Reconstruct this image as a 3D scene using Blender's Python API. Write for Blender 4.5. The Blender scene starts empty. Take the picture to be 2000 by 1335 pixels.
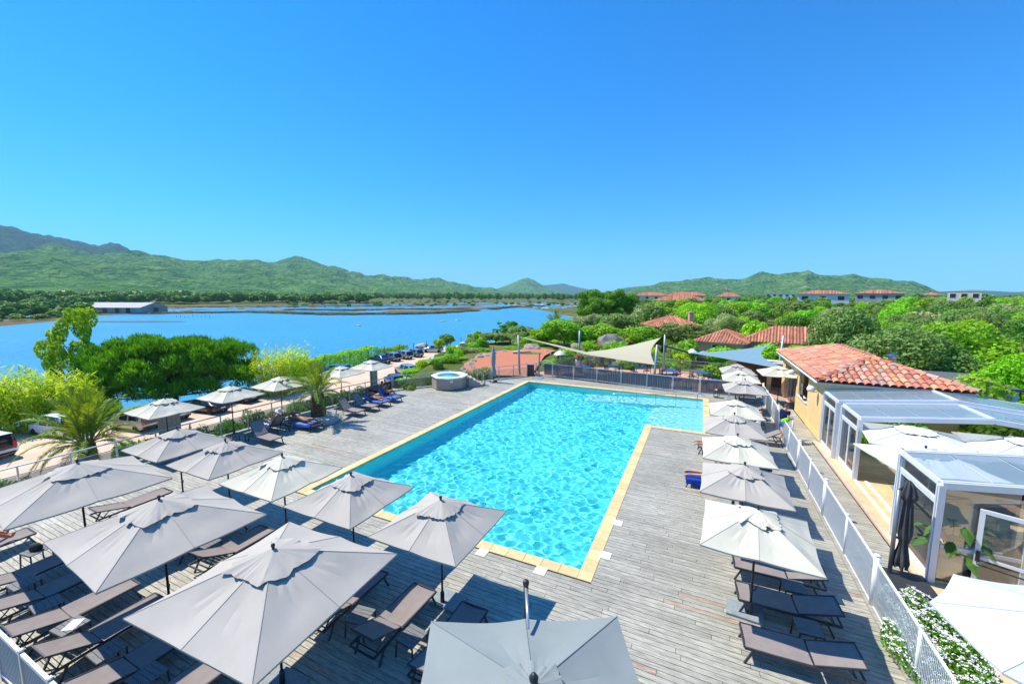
import bpy, math, random
import numpy as np
from mathutils import Vector, Matrix

R = math.radians
SC = bpy.context.scene
COL = SC.collection
RNG = np.random.default_rng(11)
random.seed(5)

# ---------------------------------------------------------------- camera
CAMZ = 7.0
F_PX, PITCH, ROLL, YAW = 788.155, 0.11583942, 0.00338914, 0.43910188
CX, CY = 1000.0, 667.5
cam_data = bpy.data.cameras.new('camera')
cam = bpy.data.objects.new('camera', cam_data)
COL.objects.link(cam)
SC.camera = cam
cam_data.sensor_width = 36.0
cam_data.lens = F_PX / 2000.0 * 36.0
cam_data.clip_start = 0.1
cam_data.clip_end = 40000.0
_fw = Vector((-math.sin(YAW) * math.cos(PITCH), math.cos(YAW) * math.cos(PITCH), -math.sin(PITCH)))
_r0 = Vector((math.cos(YAW), math.sin(YAW), 0))
_u0 = _r0.cross(_fw)
RV = math.cos(ROLL) * _r0 + math.sin(ROLL) * _u0
UV = -math.sin(ROLL) * _r0 + math.cos(ROLL) * _u0
cam.matrix_world = Matrix(((RV.x, UV.x, -_fw.x, 0), (RV.y, UV.y, -_fw.y, 0), (RV.z, UV.z, -_fw.z, CAMZ), (0, 0, 0, 1)))


def ray(u, v):
    return _fw + RV * ((u - CX) / F_PX) - UV * ((v - CY) / F_PX)


def G(u, v, z=0.0):
    """the point at height z that a photo pixel looks at (2000 x 1335 pixels)"""
    d = ray(u, v)
    t = (z - CAMZ) / d.z
    return Vector((d.x * t, d.y * t, z))


def D(u, v, dist):
    """the point at a horizontal distance along the pixel's direction"""
    d = ray(u, v)
    t = dist / math.hypot(d.x, d.y)
    return Vector((d.x * t, d.y * t, CAMZ + d.z * t))


# ---------------------------------------------------------------- sky, sun, exposure
SUN_DIR = Vector((-0.645, -0.03, 1.0)).normalized()      # towards the sun
SUN_EL = math.asin(SUN_DIR.z)
world = bpy.data.worlds.new('World')
SC.world = world
world.use_nodes = True
_nt = world.node_tree
_sky = _nt.nodes.new('ShaderNodeTexSky')
_sky.sky_type = 'NISHITA'
_sky.sun_disc = False
_sky.sun_elevation = SUN_EL
_sky.sun_rotation = math.atan2(SUN_DIR.x, SUN_DIR.y)
_sky.altitude = 0
_sky.air_density = 1.0
_sky.dust_density = 0.1
_sky.ozone_density = 1.2
_hs = _nt.nodes.new('ShaderNodeHueSaturation')
_hs.inputs['Saturation'].default_value = 1.05
_hs.inputs['Hue'].default_value = 0.49
_tint = _nt.nodes.new('ShaderNodeMix')
_tint.data_type = 'RGBA'
_tint.blend_type = 'MULTIPLY'
_tint.inputs[0].default_value = 1.0
_tint.inputs[7].default_value = (0.29, 0.89, 1.90, 1)
_nt.links.new(_sky.outputs[0], _tint.inputs[6])
_nt.links.new(_tint.outputs[2], _hs.inputs['Color'])
_nt.links.new(_hs.outputs[0], _nt.nodes['Background'].inputs[0])
_nt.nodes['Background'].inputs[1].default_value = 0.085

_sl = bpy.data.lights.new('sun', 'SUN')
_sl.energy = 4.9
_sl.angle = R(0.53)
_sl.color = (1.0, 0.94, 0.80)
_sl.cycles.is_caustics_light = True
sun = bpy.data.objects.new('sun', _sl)
COL.objects.link(sun)
sun.rotation_euler = SUN_DIR.to_track_quat('Z', 'Y').to_euler()
sun.location = (-20, 0, 60)

SC.view_settings.view_transform = 'Standard'
SC.view_settings.look = 'None'
SC.view_settings.exposure = 0.55
SC.view_settings.gamma = 1.0
SC.view_settings.use_curve_mapping = False
SC.render.engine = 'CYCLES'
SC.cycles.use_denoising = True
SC.cycles.max_bounces = 8
SC.cycles.transparent_max_bounces = 24
SC.cycles.transmission_bounces = 6
SC.cycles.volume_bounces = 0
SC.cycles.sample_clamp_indirect = 6.0


# ---------------------------------------------------------------- materials
def node(nt, kind, **kw):
    n = nt.nodes.new(kind)
    for k, v in kw.items():
        setattr(n, k, v)
    return n


def rgb(c):
    return (c[0], c[1], c[2], 1.0)


MATS = {}


def mat(name, c, rough=0.7, c2=None, scale=8.0, detail=4.0, bump=0.0, bscale=None, metal=0.0, spec=0.5,
        stretch=None, rnd=0.0, hue=0.0, coord='Object', lo=0.35, hi=0.65, emit=None, sheen=0.0, coat=0.0):
    """principled material: colour c, mixed with c2 by noise; rnd = brightness change from object to object (and island to island)"""
    if name in MATS:
        return MATS[name]
    m = bpy.data.materials.new(name)
    m.use_nodes = True
    nt = m.node_tree
    b = nt.nodes['Principled BSDF']
    L = nt.links.new
    b.inputs['Roughness'].default_value = rough
    b.inputs['Metallic'].default_value = metal
    b.inputs['Specular IOR Level'].default_value = spec
    if coat:
        b.inputs['Coat Weight'].default_value = coat
        b.inputs['Coat Roughness'].default_value = 0.05
    col = None
    tc = node(nt, 'ShaderNodeTexCoord')
    src = tc.outputs[coord]
    if stretch:
        mp = node(nt, 'ShaderNodeMapping')
        mp.inputs['Scale'].default_value = stretch
        L(src, mp.inputs[0])
        src = mp.outputs[0]
    if c2 is not None:
        nz = node(nt, 'ShaderNodeTexNoise')
        nz.inputs['Scale'].default_value = scale
        nz.inputs['Detail'].default_value = detail
        nz.inputs['Roughness'].default_value = 0.6
        L(src, nz.inputs['Vector'])
        mr = node(nt, 'ShaderNodeMapRange')
        mr.inputs[1].default_value = lo
        mr.inputs[2].default_value = hi
        L(nz.outputs['Fac'], mr.inputs[0])
        mx = node(nt, 'ShaderNodeMix', data_type='RGBA')
        mx.inputs[6].default_value = rgb(c)
        mx.inputs[7].default_value = rgb(c2)
        L(mr.outputs[0], mx.inputs[0])
        col = mx.outputs[2]
    else:
        v = node(nt, 'ShaderNodeRGB')
        v.outputs[0].default_value = rgb(c)
        col = v.outputs[0]
    if rnd or hue:
        oi = node(nt, 'ShaderNodeObjectInfo')
        ge = node(nt, 'ShaderNodeNewGeometry')
        ad = node(nt, 'ShaderNodeMath', operation='ADD')
        L(oi.outputs['Random'], ad.inputs[0])
        L(ge.outputs['Random Per Island'], ad.inputs[1])
        fr = node(nt, 'ShaderNodeMath', operation='FRACT')
        L(ad.outputs[0], fr.inputs[0])
        hs = node(nt, 'ShaderNodeHueSaturation')
        m1 = node(nt, 'ShaderNodeMapRange')
        m1.inputs[3].default_value = 1.0 - rnd
        m1.inputs[4].default_value = 1.0 + rnd
        L(fr.outputs[0], m1.inputs[0])
        L(m1.outputs[0], hs.inputs['Value'])
        if hue:
            mu = node(nt, 'ShaderNodeMath', operation='MULTIPLY')
            mu.inputs[1].default_value = 7.31
            L(fr.outputs[0], mu.inputs[0])
            f2 = node(nt, 'ShaderNodeMath', operation='FRACT')
            L(mu.outputs[0], f2.inputs[0])
            m2 = node(nt, 'ShaderNodeMapRange')
            m2.inputs[3].default_value = 0.5 - hue
            m2.inputs[4].default_value = 0.5 + hue
            L(f2.outputs[0], m2.inputs[0])
            L(m2.outputs[0], hs.inputs['Hue'])
        L(col, hs.inputs['Color'])
        col = hs.outputs[0]
    L(col, b.inputs['Base Color'])
    if bump:
        nb = node(nt, 'ShaderNodeTexNoise')
        nb.inputs['Scale'].default_value = bscale or scale * 4
        nb.inputs['Detail'].default_value = 5
        L(src, nb.inputs['Vector'])
        bp = node(nt, 'ShaderNodeBump')
        bp.inputs['Strength'].default_value = bump
        bp.inputs['Distance'].default_value = 0.05
        L(nb.outputs['Fac'], bp.inputs['Height'])
        L(bp.outputs[0], b.inputs['Normal'])
    if emit:
        b.inputs['Emission Color'].default_value = rgb(emit[0])
        b.inputs['Emission Strength'].default_value = emit[1]
    MATS[name] = m
    return m


def leaf_mat(name, c, c2, trans=0.35, hue=0.02, val=0.25, rough=0.55, scale=0.6):
    """foliage: diffuse and translucent, colour changing from clump to clump, leaf to leaf and plant to plant"""
    if name in MATS:
        return MATS[name]
    m = bpy.data.materials.new(name)
    m.use_nodes = True
    nt = m.node_tree
    L = nt.links.new
    b = nt.nodes['Principled BSDF']
    out = nt.nodes['Material Output']
    tc = node(nt, 'ShaderNodeTexCoord')
    nz = node(nt, 'ShaderNodeTexNoise')
    nz.inputs['Scale'].default_value = scale
    nz.inputs['Detail'].default_value = 3
    L(tc.outputs['Object'], nz.inputs['Vector'])
    mr = node(nt, 'ShaderNodeMapRange')
    mr.inputs[1].default_value = 0.3
    mr.inputs[2].default_value = 0.7
    L(nz.outputs['Fac'], mr.inputs[0])
    mx = node(nt, 'ShaderNodeMix', data_type='RGBA')
    mx.inputs[6].default_value = rgb(c)
    mx.inputs[7].default_value = rgb(c2)
    L(mr.outputs[0], mx.inputs[0])
    oi = node(nt, 'ShaderNodeObjectInfo')
    ge = node(nt, 'ShaderNodeNewGeometry')
    hs = node(nt, 'ShaderNodeHueSaturation')
    h1 = node(nt, 'ShaderNodeMapRange')
    h1.inputs[3].default_value = 0.5 - hue
    h1.inputs[4].default_value = 0.5 + hue
    L(oi.outputs['Random'], h1.inputs[0])
    L(h1.outputs[0], hs.inputs['Hue'])
    v1 = node(nt, 'ShaderNodeMapRange')
    v1.inputs[3].default_value = 1 - val
    v1.inputs[4].default_value = 1 + val
    L(ge.outputs['Random Per Island'], v1.inputs[0])
    L(v1.outputs[0], hs.inputs['Value'])
    L(mx.outputs[2], hs.inputs['Color'])
    L(hs.outputs[0], b.inputs['Base Color'])
    b.inputs['Roughness'].default_value = rough
    b.inputs['Specular IOR Level'].default_value = 0.3
    tr = node(nt, 'ShaderNodeBsdfTranslucent')
    g2 = node(nt, 'ShaderNodeHueSaturation')
    g2.inputs['Hue'].default_value = 0.485
    g2.inputs['Saturation'].default_value = 1.1
    g2.inputs['Value'].default_value = 1.3
    L(hs.outputs[0], g2.inputs['Color'])
    L(g2.outputs[0], tr.inputs['Color'])
    ms = node(nt, 'ShaderNodeMixShader')
    ms.inputs[0].default_value = trans
    L(b.outputs[0], ms.inputs[1])
    L(tr.outputs[0], ms.inputs[2])
    L(ms.outputs[0], out.inputs['Surface'])
    MATS[name] = m
    return m


def glass_mat(name, tint=(0.9, 0.95, 0.95), refl=1.45, rough=0.0, mixw=0.0, milk=(0.5, 0.6, 0.65)):
    """thin pane: see-through tint with a fresnel reflection, optional milky film"""
    if name in MATS:
        return MATS[name]
    m = bpy.data.materials.new(name)
    m.use_nodes = True
    nt = m.node_tree
    nt.nodes.clear()
    L = nt.links.new
    out = node(nt, 'ShaderNodeOutputMaterial')
    t = node(nt, 'ShaderNodeBsdfTransparent')
    t.inputs[0].default_value = rgb(tint)
    g = node(nt, 'ShaderNodeBsdfGlossy')
    g.inputs['Roughness'].default_value = rough
    g.inputs[0].default_value = (1, 1, 1, 1)
    fr = node(nt, 'ShaderNodeFresnel')
    fr.inputs[0].default_value = refl
    a = t.outputs[0]
    if mixw:
        d = node(nt, 'ShaderNodeBsdfDiffuse')
        d.inputs[0].default_value = rgb(milk)
        m0 = node(nt, 'ShaderNodeMixShader')
        m0.inputs[0].default_value = mixw
        L(a, m0.inputs[1])
        L(d.outputs[0], m0.inputs[2])
        a = m0.outputs[0]
    mx = node(nt, 'ShaderNodeMixShader')
    L(fr.outputs[0], mx.inputs[0])
    L(a, mx.inputs[1])
    L(g.outputs[0], mx.inputs[2])
    L(mx.outputs[0], out.inputs[0])
    MATS[name] = m
    return m


# ---------------------------------------------------------------- mesh helpers
class MB:
    """collects shapes and links them as one mesh object"""

    def __init__(self):
        self.v, self.f, self.m = [], [], []

    def add(self, vs, fs, mi=0):
        o = len(self.v)
        self.v.extend(tuple(p) for p in vs)
        self.f.extend(tuple(i + o for i in f) for f in fs)
        self.m.extend([mi] * len(fs))
        return self

    def box(self, c, s, rz=0.0, mi=0, M=None):
        x, y, z = s[0] / 2, s[1] / 2, s[2] / 2
        ps = [Vector((a * x, b * y, e * z)) for e in (-1, 1) for a, b in ((-1, -1), (1, -1), (1, 1), (-1, 1))]
        if M is None:
            M = Matrix.Rotation(rz, 3, 'Z')
        ps = [M @ p + Vector(c) for p in ps]
        return self.add(ps, [(3, 2, 1, 0), (4, 5, 6, 7), (0, 1, 5, 4), (1, 2, 6, 5), (2, 3, 7, 6), (3, 0, 4, 7)], mi)

    def beam(self, p0, p1, w, h, mi=0, up=Vector((0, 0, 1))):
        """rectangular bar from p0 to p1, w wide, h tall"""
        p0, p1 = Vector(p0), Vector(p1)
        d = (p1 - p0)
        if d.length < 1e-6:
            return self
        dn = d.normalized()
        if abs(dn.dot(up)) > 0.98:
            up = Vector((0, 1, 0))
        s = dn.cross(up).normalized()
        t = s.cross(dn).normalized()
        ps = []
        for p in (p0, p1):
            for a, b in ((-1, -1), (1, -1), (1, 1), (-1, 1)):
                ps.append(p + s * (a * w / 2) + t * (b * h / 2))
        return self.add(ps, [(0, 1, 2, 3), (7, 6, 5, 4), (1, 0, 4, 5), (2, 1, 5, 6), (3, 2, 6, 7), (0, 3, 7, 4)], mi)

    def tube(self, pts, r, n=8, mi=0, cap=True):
        pts = [Vector(p) for p in pts]
        rs = r if hasattr(r, '__len__') else [r] * len(pts)
        k = len(pts)
        ring = []
        prev = None
        for i, p in enumerate(pts):
            d = (pts[min(i + 1, k - 1)] - pts[max(i - 1, 0)])
            d = d.normalized() if d.length > 1e-9 else Vector((0, 0, 1))
            ref = prev if prev is not None else (Vector((1, 0, 0)) if abs(d.x) < 0.9 else Vector((0, 1, 0)))
            s = (ref - d * ref.dot(d))
            s = s.normalized() if s.length > 1e-6 else d.orthogonal().normalized()
            prev = s
            t = d.cross(s)
            ring.append([p + (s * math.cos(2 * math.pi * j / n) + t * math.sin(2 * math.pi * j / n)) * rs[i] for j in range(n)])
        vs = [q for rg in ring for q in rg]
        fs = []
        for i in range(k - 1):
            for j in range(n):
                a, b = i * n + j, i * n + (j + 1) % n
                fs.append((a, b, b + n, a + n))
        if cap:
            fs.append(tuple(range(n - 1, -1, -1)))
            fs.append(tuple(range((k - 1) * n, k * n)))
        return self.add(vs, fs, mi)

    def lathe(self, prof, n=16, c=(0, 0, 0), mi=0, sx=1.0, sy=1.0):
        vs, fs = [], []
        for r, z in prof:
            for j in range(n):
                a = 2 * math.pi * j / n
                vs.append((c[0] + r * math.cos(a) * sx, c[1] + r * math.sin(a) * sy, c[2] + z))
        for i in range(len(prof) - 1):
            for j in range(n):
                a, b = i * n + j, i * n + (j + 1) % n
                fs.append((a, b, b + n, a + n))
        fs.append(tuple(range(n - 1, -1, -1)))
        fs.append(tuple(range((len(prof) - 1) * n, len(prof) * n)))
        return self.add(vs, fs, mi)

    def prism(self, poly, z0, z1, mi=0):
        n = len(poly)
        vs = [(p[0], p[1], z0) for p in poly] + [(p[0], p[1], z1) for p in poly]
        fs = [tuple(range(n - 1, -1, -1)), tuple(range(n, 2 * n))]
        fs += [(i, (i + 1) % n, n + (i + 1) % n, n + i) for i in range(n)]
        return self.add(vs, fs, mi)

    def grid(self, P, mi=0, close=False):
        """P: rows x cols of points"""
        r, c = len(P), len(P[0])
        vs = [p for row in P for p in row]
        fs = []
        for i in range(r - 1):
            for j in range(c if close else c - 1):
                j2 = (j + 1) % c
                fs.append((i * c + j, i * c + j2, (i + 1) * c + j2, (i + 1) * c + j))
        return self.add(vs, fs, mi)

    def mesh(self, name, mats, smooth=False):
        me = bpy.data.meshes.new(name)
        me.from_pydata(self.v, [], self.f)
        for m in (mats if isinstance(mats, (list, tuple)) else [mats]):
            me.materials.append(m)
        if any(self.m):
            me.polygons.foreach_set('material_index', self.m)
        if smooth:
            me.polygons.foreach_set('use_smooth', [True] * len(self.f))
        me.update()
        return me

    def build(self, name, mats, parent=None, smooth=False, loc=None, rz=0.0):
        return obj(name, self.mesh(name, mats, smooth), parent, loc, rz)


def np_mesh(name, V, Fq, mats, smooth=False, mi=None):
    """mesh from numpy arrays: V (n,3), Fq (m,k)"""
    me = bpy.data.meshes.new(name)
    V = np.asarray(V, dtype=np.float32)
    Fq = np.asarray(Fq, dtype=np.int32)
    k = Fq.shape[1]
    me.vertices.add(len(V))
    me.vertices.foreach_set('co', V.ravel())
    me.loops.add(Fq.size)
    me.loops.foreach_set('vertex_index', Fq.ravel())
    me.polygons.add(len(Fq))
    me.polygons.foreach_set('loop_start', np.arange(0, Fq.size, k, dtype=np.int32))
    me.polygons.foreach_set('loop_total', np.full(len(Fq), k, dtype=np.int32))
    for m in (mats if isinstance(mats, (list, tuple)) else [mats]):
        me.materials.append(m)
    if mi is not None:
        me.polygons.foreach_set('material_index', np.asarray(mi, dtype=np.int32))
    me.polygons.foreach_set('use_smooth', np.full(len(Fq), bool(smooth)))
    me.update(calc_edges=True)
    return me


def obj(name, me, parent=None, loc=None, rz=0.0, rot=None, scale=None):
    o = bpy.data.objects.new(name, me)
    COL.objects.link(o)
    if parent is not None:
        o.parent = parent
    if loc is not None:
        o.location = loc
    if rot is not None:
        o.rotation_euler = rot
    elif rz:
        o.rotation_euler = (0, 0, rz)
    if scale is not None:
        o.scale = scale if hasattr(scale, '__len__') else (scale,) * 3
    return o


def tag(o, label=None, cat=None, group=None, kind=None):
    if label:
        o['label'] = label
    if cat:
        o['category'] = cat
    if group:
        o['group'] = group
    if kind:
        o['kind'] = kind
    return o


def thing(name, label, cat, loc=(0, 0, 0), rz=0.0, group=None, scale=None):
    o = obj(name, None, None, loc, rz, scale=scale)
    o.empty_display_size = 0.1
    return tag(o, label, cat, group)


CHILDREN = {}


def kids(o):
    return [c for c in COL.objects if c.parent == o]


def freeze(root):
    """remember a finished thing so that copies need no search through the scene"""
    def walk(o):
        return (o, [walk(c) for c in o.children])
    return walk(root)


def copy_tree(tree, loc, rz=0.0, label=None, group=None, scale=None, swap=None):
    """copy a frozen thing with its parts and sub-parts; swap = {old material name: new material} gives the copy its own meshes"""
    def walk(t, parent):
        src, ch = t
        c = src.copy()
        COL.objects.link(c)
        c.parent = parent
        if parent is not None:
            c.matrix_parent_inverse = src.matrix_parent_inverse.copy()
        for x in ch:
            walk(x, c)
        return c
    r = walk(tree, None)
    r.location = loc
    r.rotation_euler = (0, 0, rz)
    if scale is not None:
        r.scale = scale if hasattr(scale, '__len__') else (scale,) * 3
    if label:
        r['label'] = label
    if group:
        r['group'] = group
    return r


def struct(name, me, parent=None, loc=None):
    return tag(obj(name, me, parent, loc), kind='structure')


def vnoise(P, scale, seed=0):
    """cheap smooth noise in about -1..1 at points P (n,2 or 3)"""
    r = np.random.default_rng(seed)
    P = np.asarray(P, dtype=float) / scale
    out = np.zeros(len(P))
    for i in range(7):
        k = r.normal(size=P.shape[1])
        k *= (0.6 + 1.1 * r.random()) * 2 * math.pi / max(np.linalg.norm(k), 1e-6)
        out += np.sin(P @ k + r.random() * 6.28)
    return out / 4.0
# ================================================================ THE SETTING
def poly_sd(P, poly):
    """signed distance to a polygon, positive inside"""
    P = np.asarray(P, dtype=float)
    poly = np.asarray(poly, dtype=float)
    n = len(poly)
    d2 = np.full(len(P), 1e18)
    ins = np.zeros(len(P), dtype=bool)
    for i in range(n):
        a, b = poly[i], poly[(i + 1) % n]
        e = b - a
        w = P - a
        t = np.clip((w @ e) / max(e @ e, 1e-9), 0, 1)
        q = w - np.outer(t, e)
        d2 = np.minimum(d2, (q * q).sum(1))
        c = ((a[1] <= P[:, 1]) != (b[1] <= P[:, 1]))
        with np.errstate(divide='ignore', invalid='ignore'):
            xi = a[0] + (P[:, 1] - a[1]) * e[0] / (e[1] if abs(e[1]) > 1e-9 else 1e-9)
        ins ^= c & (P[:, 0] < xi)
    d = np.sqrt(d2)
    return np.where(ins, d, -d)


def sstep(x, a, b):
    t = np.clip((x - a) / (b - a), 0, 1)
    return t * t * (3 - 2 * t)


SEA_Z, LOT_Z = -6.3, -4.8
WATER = [(-57, -400), (-57, -20), (-58, 5), (-57.5, 12), (-55, 20), (-52.5, 28), (-53, 37), (-55, 48), (-56, 62), (-55, 74),
         (-53, 86), (-50, 97), (-47, 112), (-47, 135), (-52, 157), (-58, 190), (-62, 224), (-80, 255), (-125, 330), (-150, 370),
         (-186, 400), (-185, 350), (-176, 301), (-187, 228), (-230, 195), (-302, 192), (-345, 150), (-330, 112), (-280, 80),
         (-257, 59), (-235, 0), (-240, -400)]
PLATEAU = [(-22.0, -300), (-22.0, 18), (-21.2, 23), (-19.5, 26), (-21, 30), (-24.5, 33), (-27, 38), (-29, 46), (-30, 54), (-27, 62),
           (-18, 75), (-12, 90), (-10, 120), (-15, 170), (-30, 220), (-60, 290), (-100, 400), (-100, 1500), (4000, 4000), (4000, -300)]


def ground_h(P):
    P = np.asarray(P, dtype=float)
    r = np.hypot(P[:, 0], P[:, 1])
    sw = -poly_sd(P, WATER)                                 # positive on land
    near = sstep(P[:, 0] * 0.35 + P[:, 1] * 0.0 + 60, -10, 10)   # near shore against far shore
    sp = poly_sd(P, PLATEAU)
    h = SEA_Z + np.clip(sw * 0.45, -1.2, 1.5)
    far_side = (P[:, 0] < -120)
    # far shore: low marsh with salt pans, rising slowly
    hm = SEA_Z + np.clip(sw * 0.25, -1.2, 0.35)
    ca, sa = math.cos(0.35), math.sin(0.35)
    px, py = (P[:, 0] * ca + P[:, 1] * sa), (-P[:, 0] * sa + P[:, 1] * ca)
    wob = vnoise(P, 60, 3) * 9
    cell = np.minimum(np.abs(((px + wob) / 62) % 1 - 0.5), np.abs(((py + wob * 0.7) / 34) % 1 - 0.5) * 0.9)
    pan = sstep(cell, 0.02, 0.09) * sstep(vnoise(P, 150, 8), -0.9, -0.5) * sstep(sw, 16, 26)
    inland = sstep(sw, 250, 330) + sstep(-(P[:, 0] * 0.94 - P[:, 1] * 0.34), 500, 580)
    hm = hm - pan * 0.62 * (1 - np.clip(inland, 0, 1)) + np.clip(inland, 0, 1) * 0.9
    h = np.where(far_side, hm, h)
    rise = sstep(sp, -7.0, 0.0) * np.where(far_side, 0, 1)
    h = h + rise * (-0.45 - h)
    h = h + vnoise(P, 14, 5) * 0.12 * np.clip((r - 45) / 30, 0, 1) * (sw > 3) * np.where(far_side, 0.0, 1.0)
    dk = poly_sd(P, [(-20.6, 1.5), (-20.0, 22), (-14, 31), (4.5, 31), (4.5, 1.5)])
    h = np.where(dk > 0, -2.4, h)
    east = sstep(P[:, 0] * 0.9 + P[:, 1] * 0.43, 60, 400) * (1 - far_side)
    h = h + east * 1.5
    return h


def terrain():
    na, rad = 420, np.concatenate([np.linspace(0.5, 100, 110), np.geomspace(101, 1200, 190), np.geomspace(1230, 26000, 26)])
    # the compass in view is sampled finer than the rest
    base = math.atan2(_fw.y, _fw.x)
    a_in = np.linspace(-R(62), R(62), 360)
    a_out = np.linspace(R(62), R(298), 61)[1:-1]
    ang = base + np.concatenate([a_in, a_out])
    na = len(ang)
    A, RR = np.meshgrid(ang, rad)
    X, Y = RR * np.cos(A), RR * np.sin(A)
    P = np.stack([X.ravel(), Y.ravel()], 1)
    Z = ground_h(P)
    V = np.column_stack([P, Z])
    idx = np.arange(len(rad) * na).reshape(len(rad), na)
    nx = np.roll(idx, -1, 1)
    Fq = np.stack([idx[:-1], idx[1:], nx[1:], nx[:-1]], -1).reshape(-1, 4)
    m = bpy.data.materials.new('scrub_ground')
    m.use_nodes = True
    nt = m.node_tree
    L = nt.links.new
    b = nt.nodes['Principled BSDF']
    b.inputs['Roughness'].default_value = 0.95
    b.inputs['Specular IOR Level'].default_value = 0.1
    ge = node(nt, 'ShaderNodeNewGeometry')
    n1 = node(nt, 'ShaderNodeTexNoise')
    n1.inputs['Scale'].default_value = 0.06
    n1.inputs['Detail'].default_value = 9
    n1.inputs['Roughness'].default_value = 0.7
    L(ge.outputs['Position'], n1.inputs['Vector'])
    cr = node(nt, 'ShaderNodeValToRGB')
    e = cr.color_ramp.elements
    e[0].position, e[0].color = 0.36, (0.035, 0.075, 0.012, 1)
    e[1].position, e[1].color = 0.62, (0.20, 0.17, 0.07, 1)
    e2 = cr.color_ramp.elements.new(0.5)
    e2.color = (0.10, 0.12, 0.03, 1)
    L(n1.outputs['Fac'], cr.inputs[0])
    n2 = node(nt, 'ShaderNodeTexNoise')
    n2.inputs['Scale'].default_value = 0.025
    n2.inputs['Detail'].default_value = 8
    L(ge.outputs['Position'], n2.inputs['Vector'])
    c2 = node(nt, 'ShaderNodeValToRGB')
    f = c2.color_ramp.elements
    f[0].position, f[0].color = 0.4, (0.085, 0.10, 0.022, 1)
    f[1].position, f[1].color = 0.62, (0.15, 0.10, 0.055, 1)
    L(n2.outputs['Fac'], c2.inputs[0])
    sx = node(nt, 'ShaderNodeSeparateXYZ')
    L(ge.outputs['Position'], sx.inputs[0])
    mr = node(nt, 'ShaderNodeMapRange')
    mr.inputs[1].default_value = -5.95
    mr.inputs[2].default_value = -5.2
    L(sx.outputs[2], mr.inputs[0])
    mx = node(nt, 'ShaderNodeMix', data_type='RGBA')
    L(mr.outputs[0], mx.inputs[0])
    L(c2.outputs[0], mx.inputs[6])
    L(cr.outputs[0], mx.inputs[7])
    L(mx.outputs[2], b.inputs['Base Color'])
    bp = node(nt, 'ShaderNodeBump')
    bp.inputs['Strength'].default_value = 0.6
    bp.inputs['Distance'].default_value = 0.3
    L(n1.outputs['Fac'], bp.inputs['Height'])
    L(bp.outputs[0], b.inputs['Normal'])
    struct('ground', np_mesh('ground', V, Fq, m, smooth=True))


terrain()


def water_mat(name, base, rough, waves, strength, dist):
    m = bpy.data.materials.new(name)
    m.use_nodes = True
    nt = m.node_tree
    L = nt.links.new
    b = nt.nodes['Principled BSDF']
    b.inputs['Base Color'].default_value = rgb(base)
    b.inputs['Roughness'].default_value = rough
    b.inputs['IOR'].default_value = 1.33
    ge = node(nt, 'ShaderNodeNewGeometry')
    prev = None
    for sc_, st in waves:
        mp = node(nt, 'ShaderNodeMapping')
        mp.inputs['Scale'].default_value = (sc_, sc_ * 0.55, sc_)
        mp.inputs['Rotation'].default_value = (0, 0, 0.5)
        L(ge.outputs['Position'], mp.inputs[0])
        nz = node(nt, 'ShaderNodeTexNoise')
        nz.inputs['Scale'].default_value = 1.0
        nz.inputs['Detail'].default_value = 3
        L(mp.outputs[0], nz.inputs['Vector'])
        bp = node(nt, 'ShaderNodeBump')
        bp.inputs['Strength'].default_value = strength * st
        bp.inputs['Distance'].default_value = dist
        L(nz.outputs['Fac'], bp.inputs['Height'])
        if prev is not None:
            L(prev, bp.inputs['Normal'])
        prev = bp.outputs[0]
    L(prev, b.inputs['Normal'])
    # slow wind streaks change the water's own colour a little
    n2 = node(nt, 'ShaderNodeTexNoise')
    n2.inputs['Scale'].default_value = 0.02
    n2.inputs['Detail'].default_value = 4
    L(ge.outputs['Position'], n2.inputs['Vector'])
    mx = node(nt, 'ShaderNodeMix', data_type='RGBA')
    mx.inputs[6].default_value = rgb([c * 0.85 for c in base])
    mx.inputs[7].default_value = rgb([c * 1.15 for c in base])
    L(n2.outputs['Fac'], mx.inputs[0])
    L(mx.outputs[2], b.inputs['Base Color'])
    return m


SEA = [(-900, -500, SEA_Z), (200, -500, SEA_Z), (200, 900, SEA_Z), (-900, 900, SEA_Z)]
struct('sea', np_mesh('sea', SEA, [(0, 1, 2, 3)], water_mat('sea_water', (0.045, 0.26, 0.42), 0.3, ((0.9, 1.0), (0.22, 0.9), (0.06, 0.5)), 0.6, 0.7)))

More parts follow.
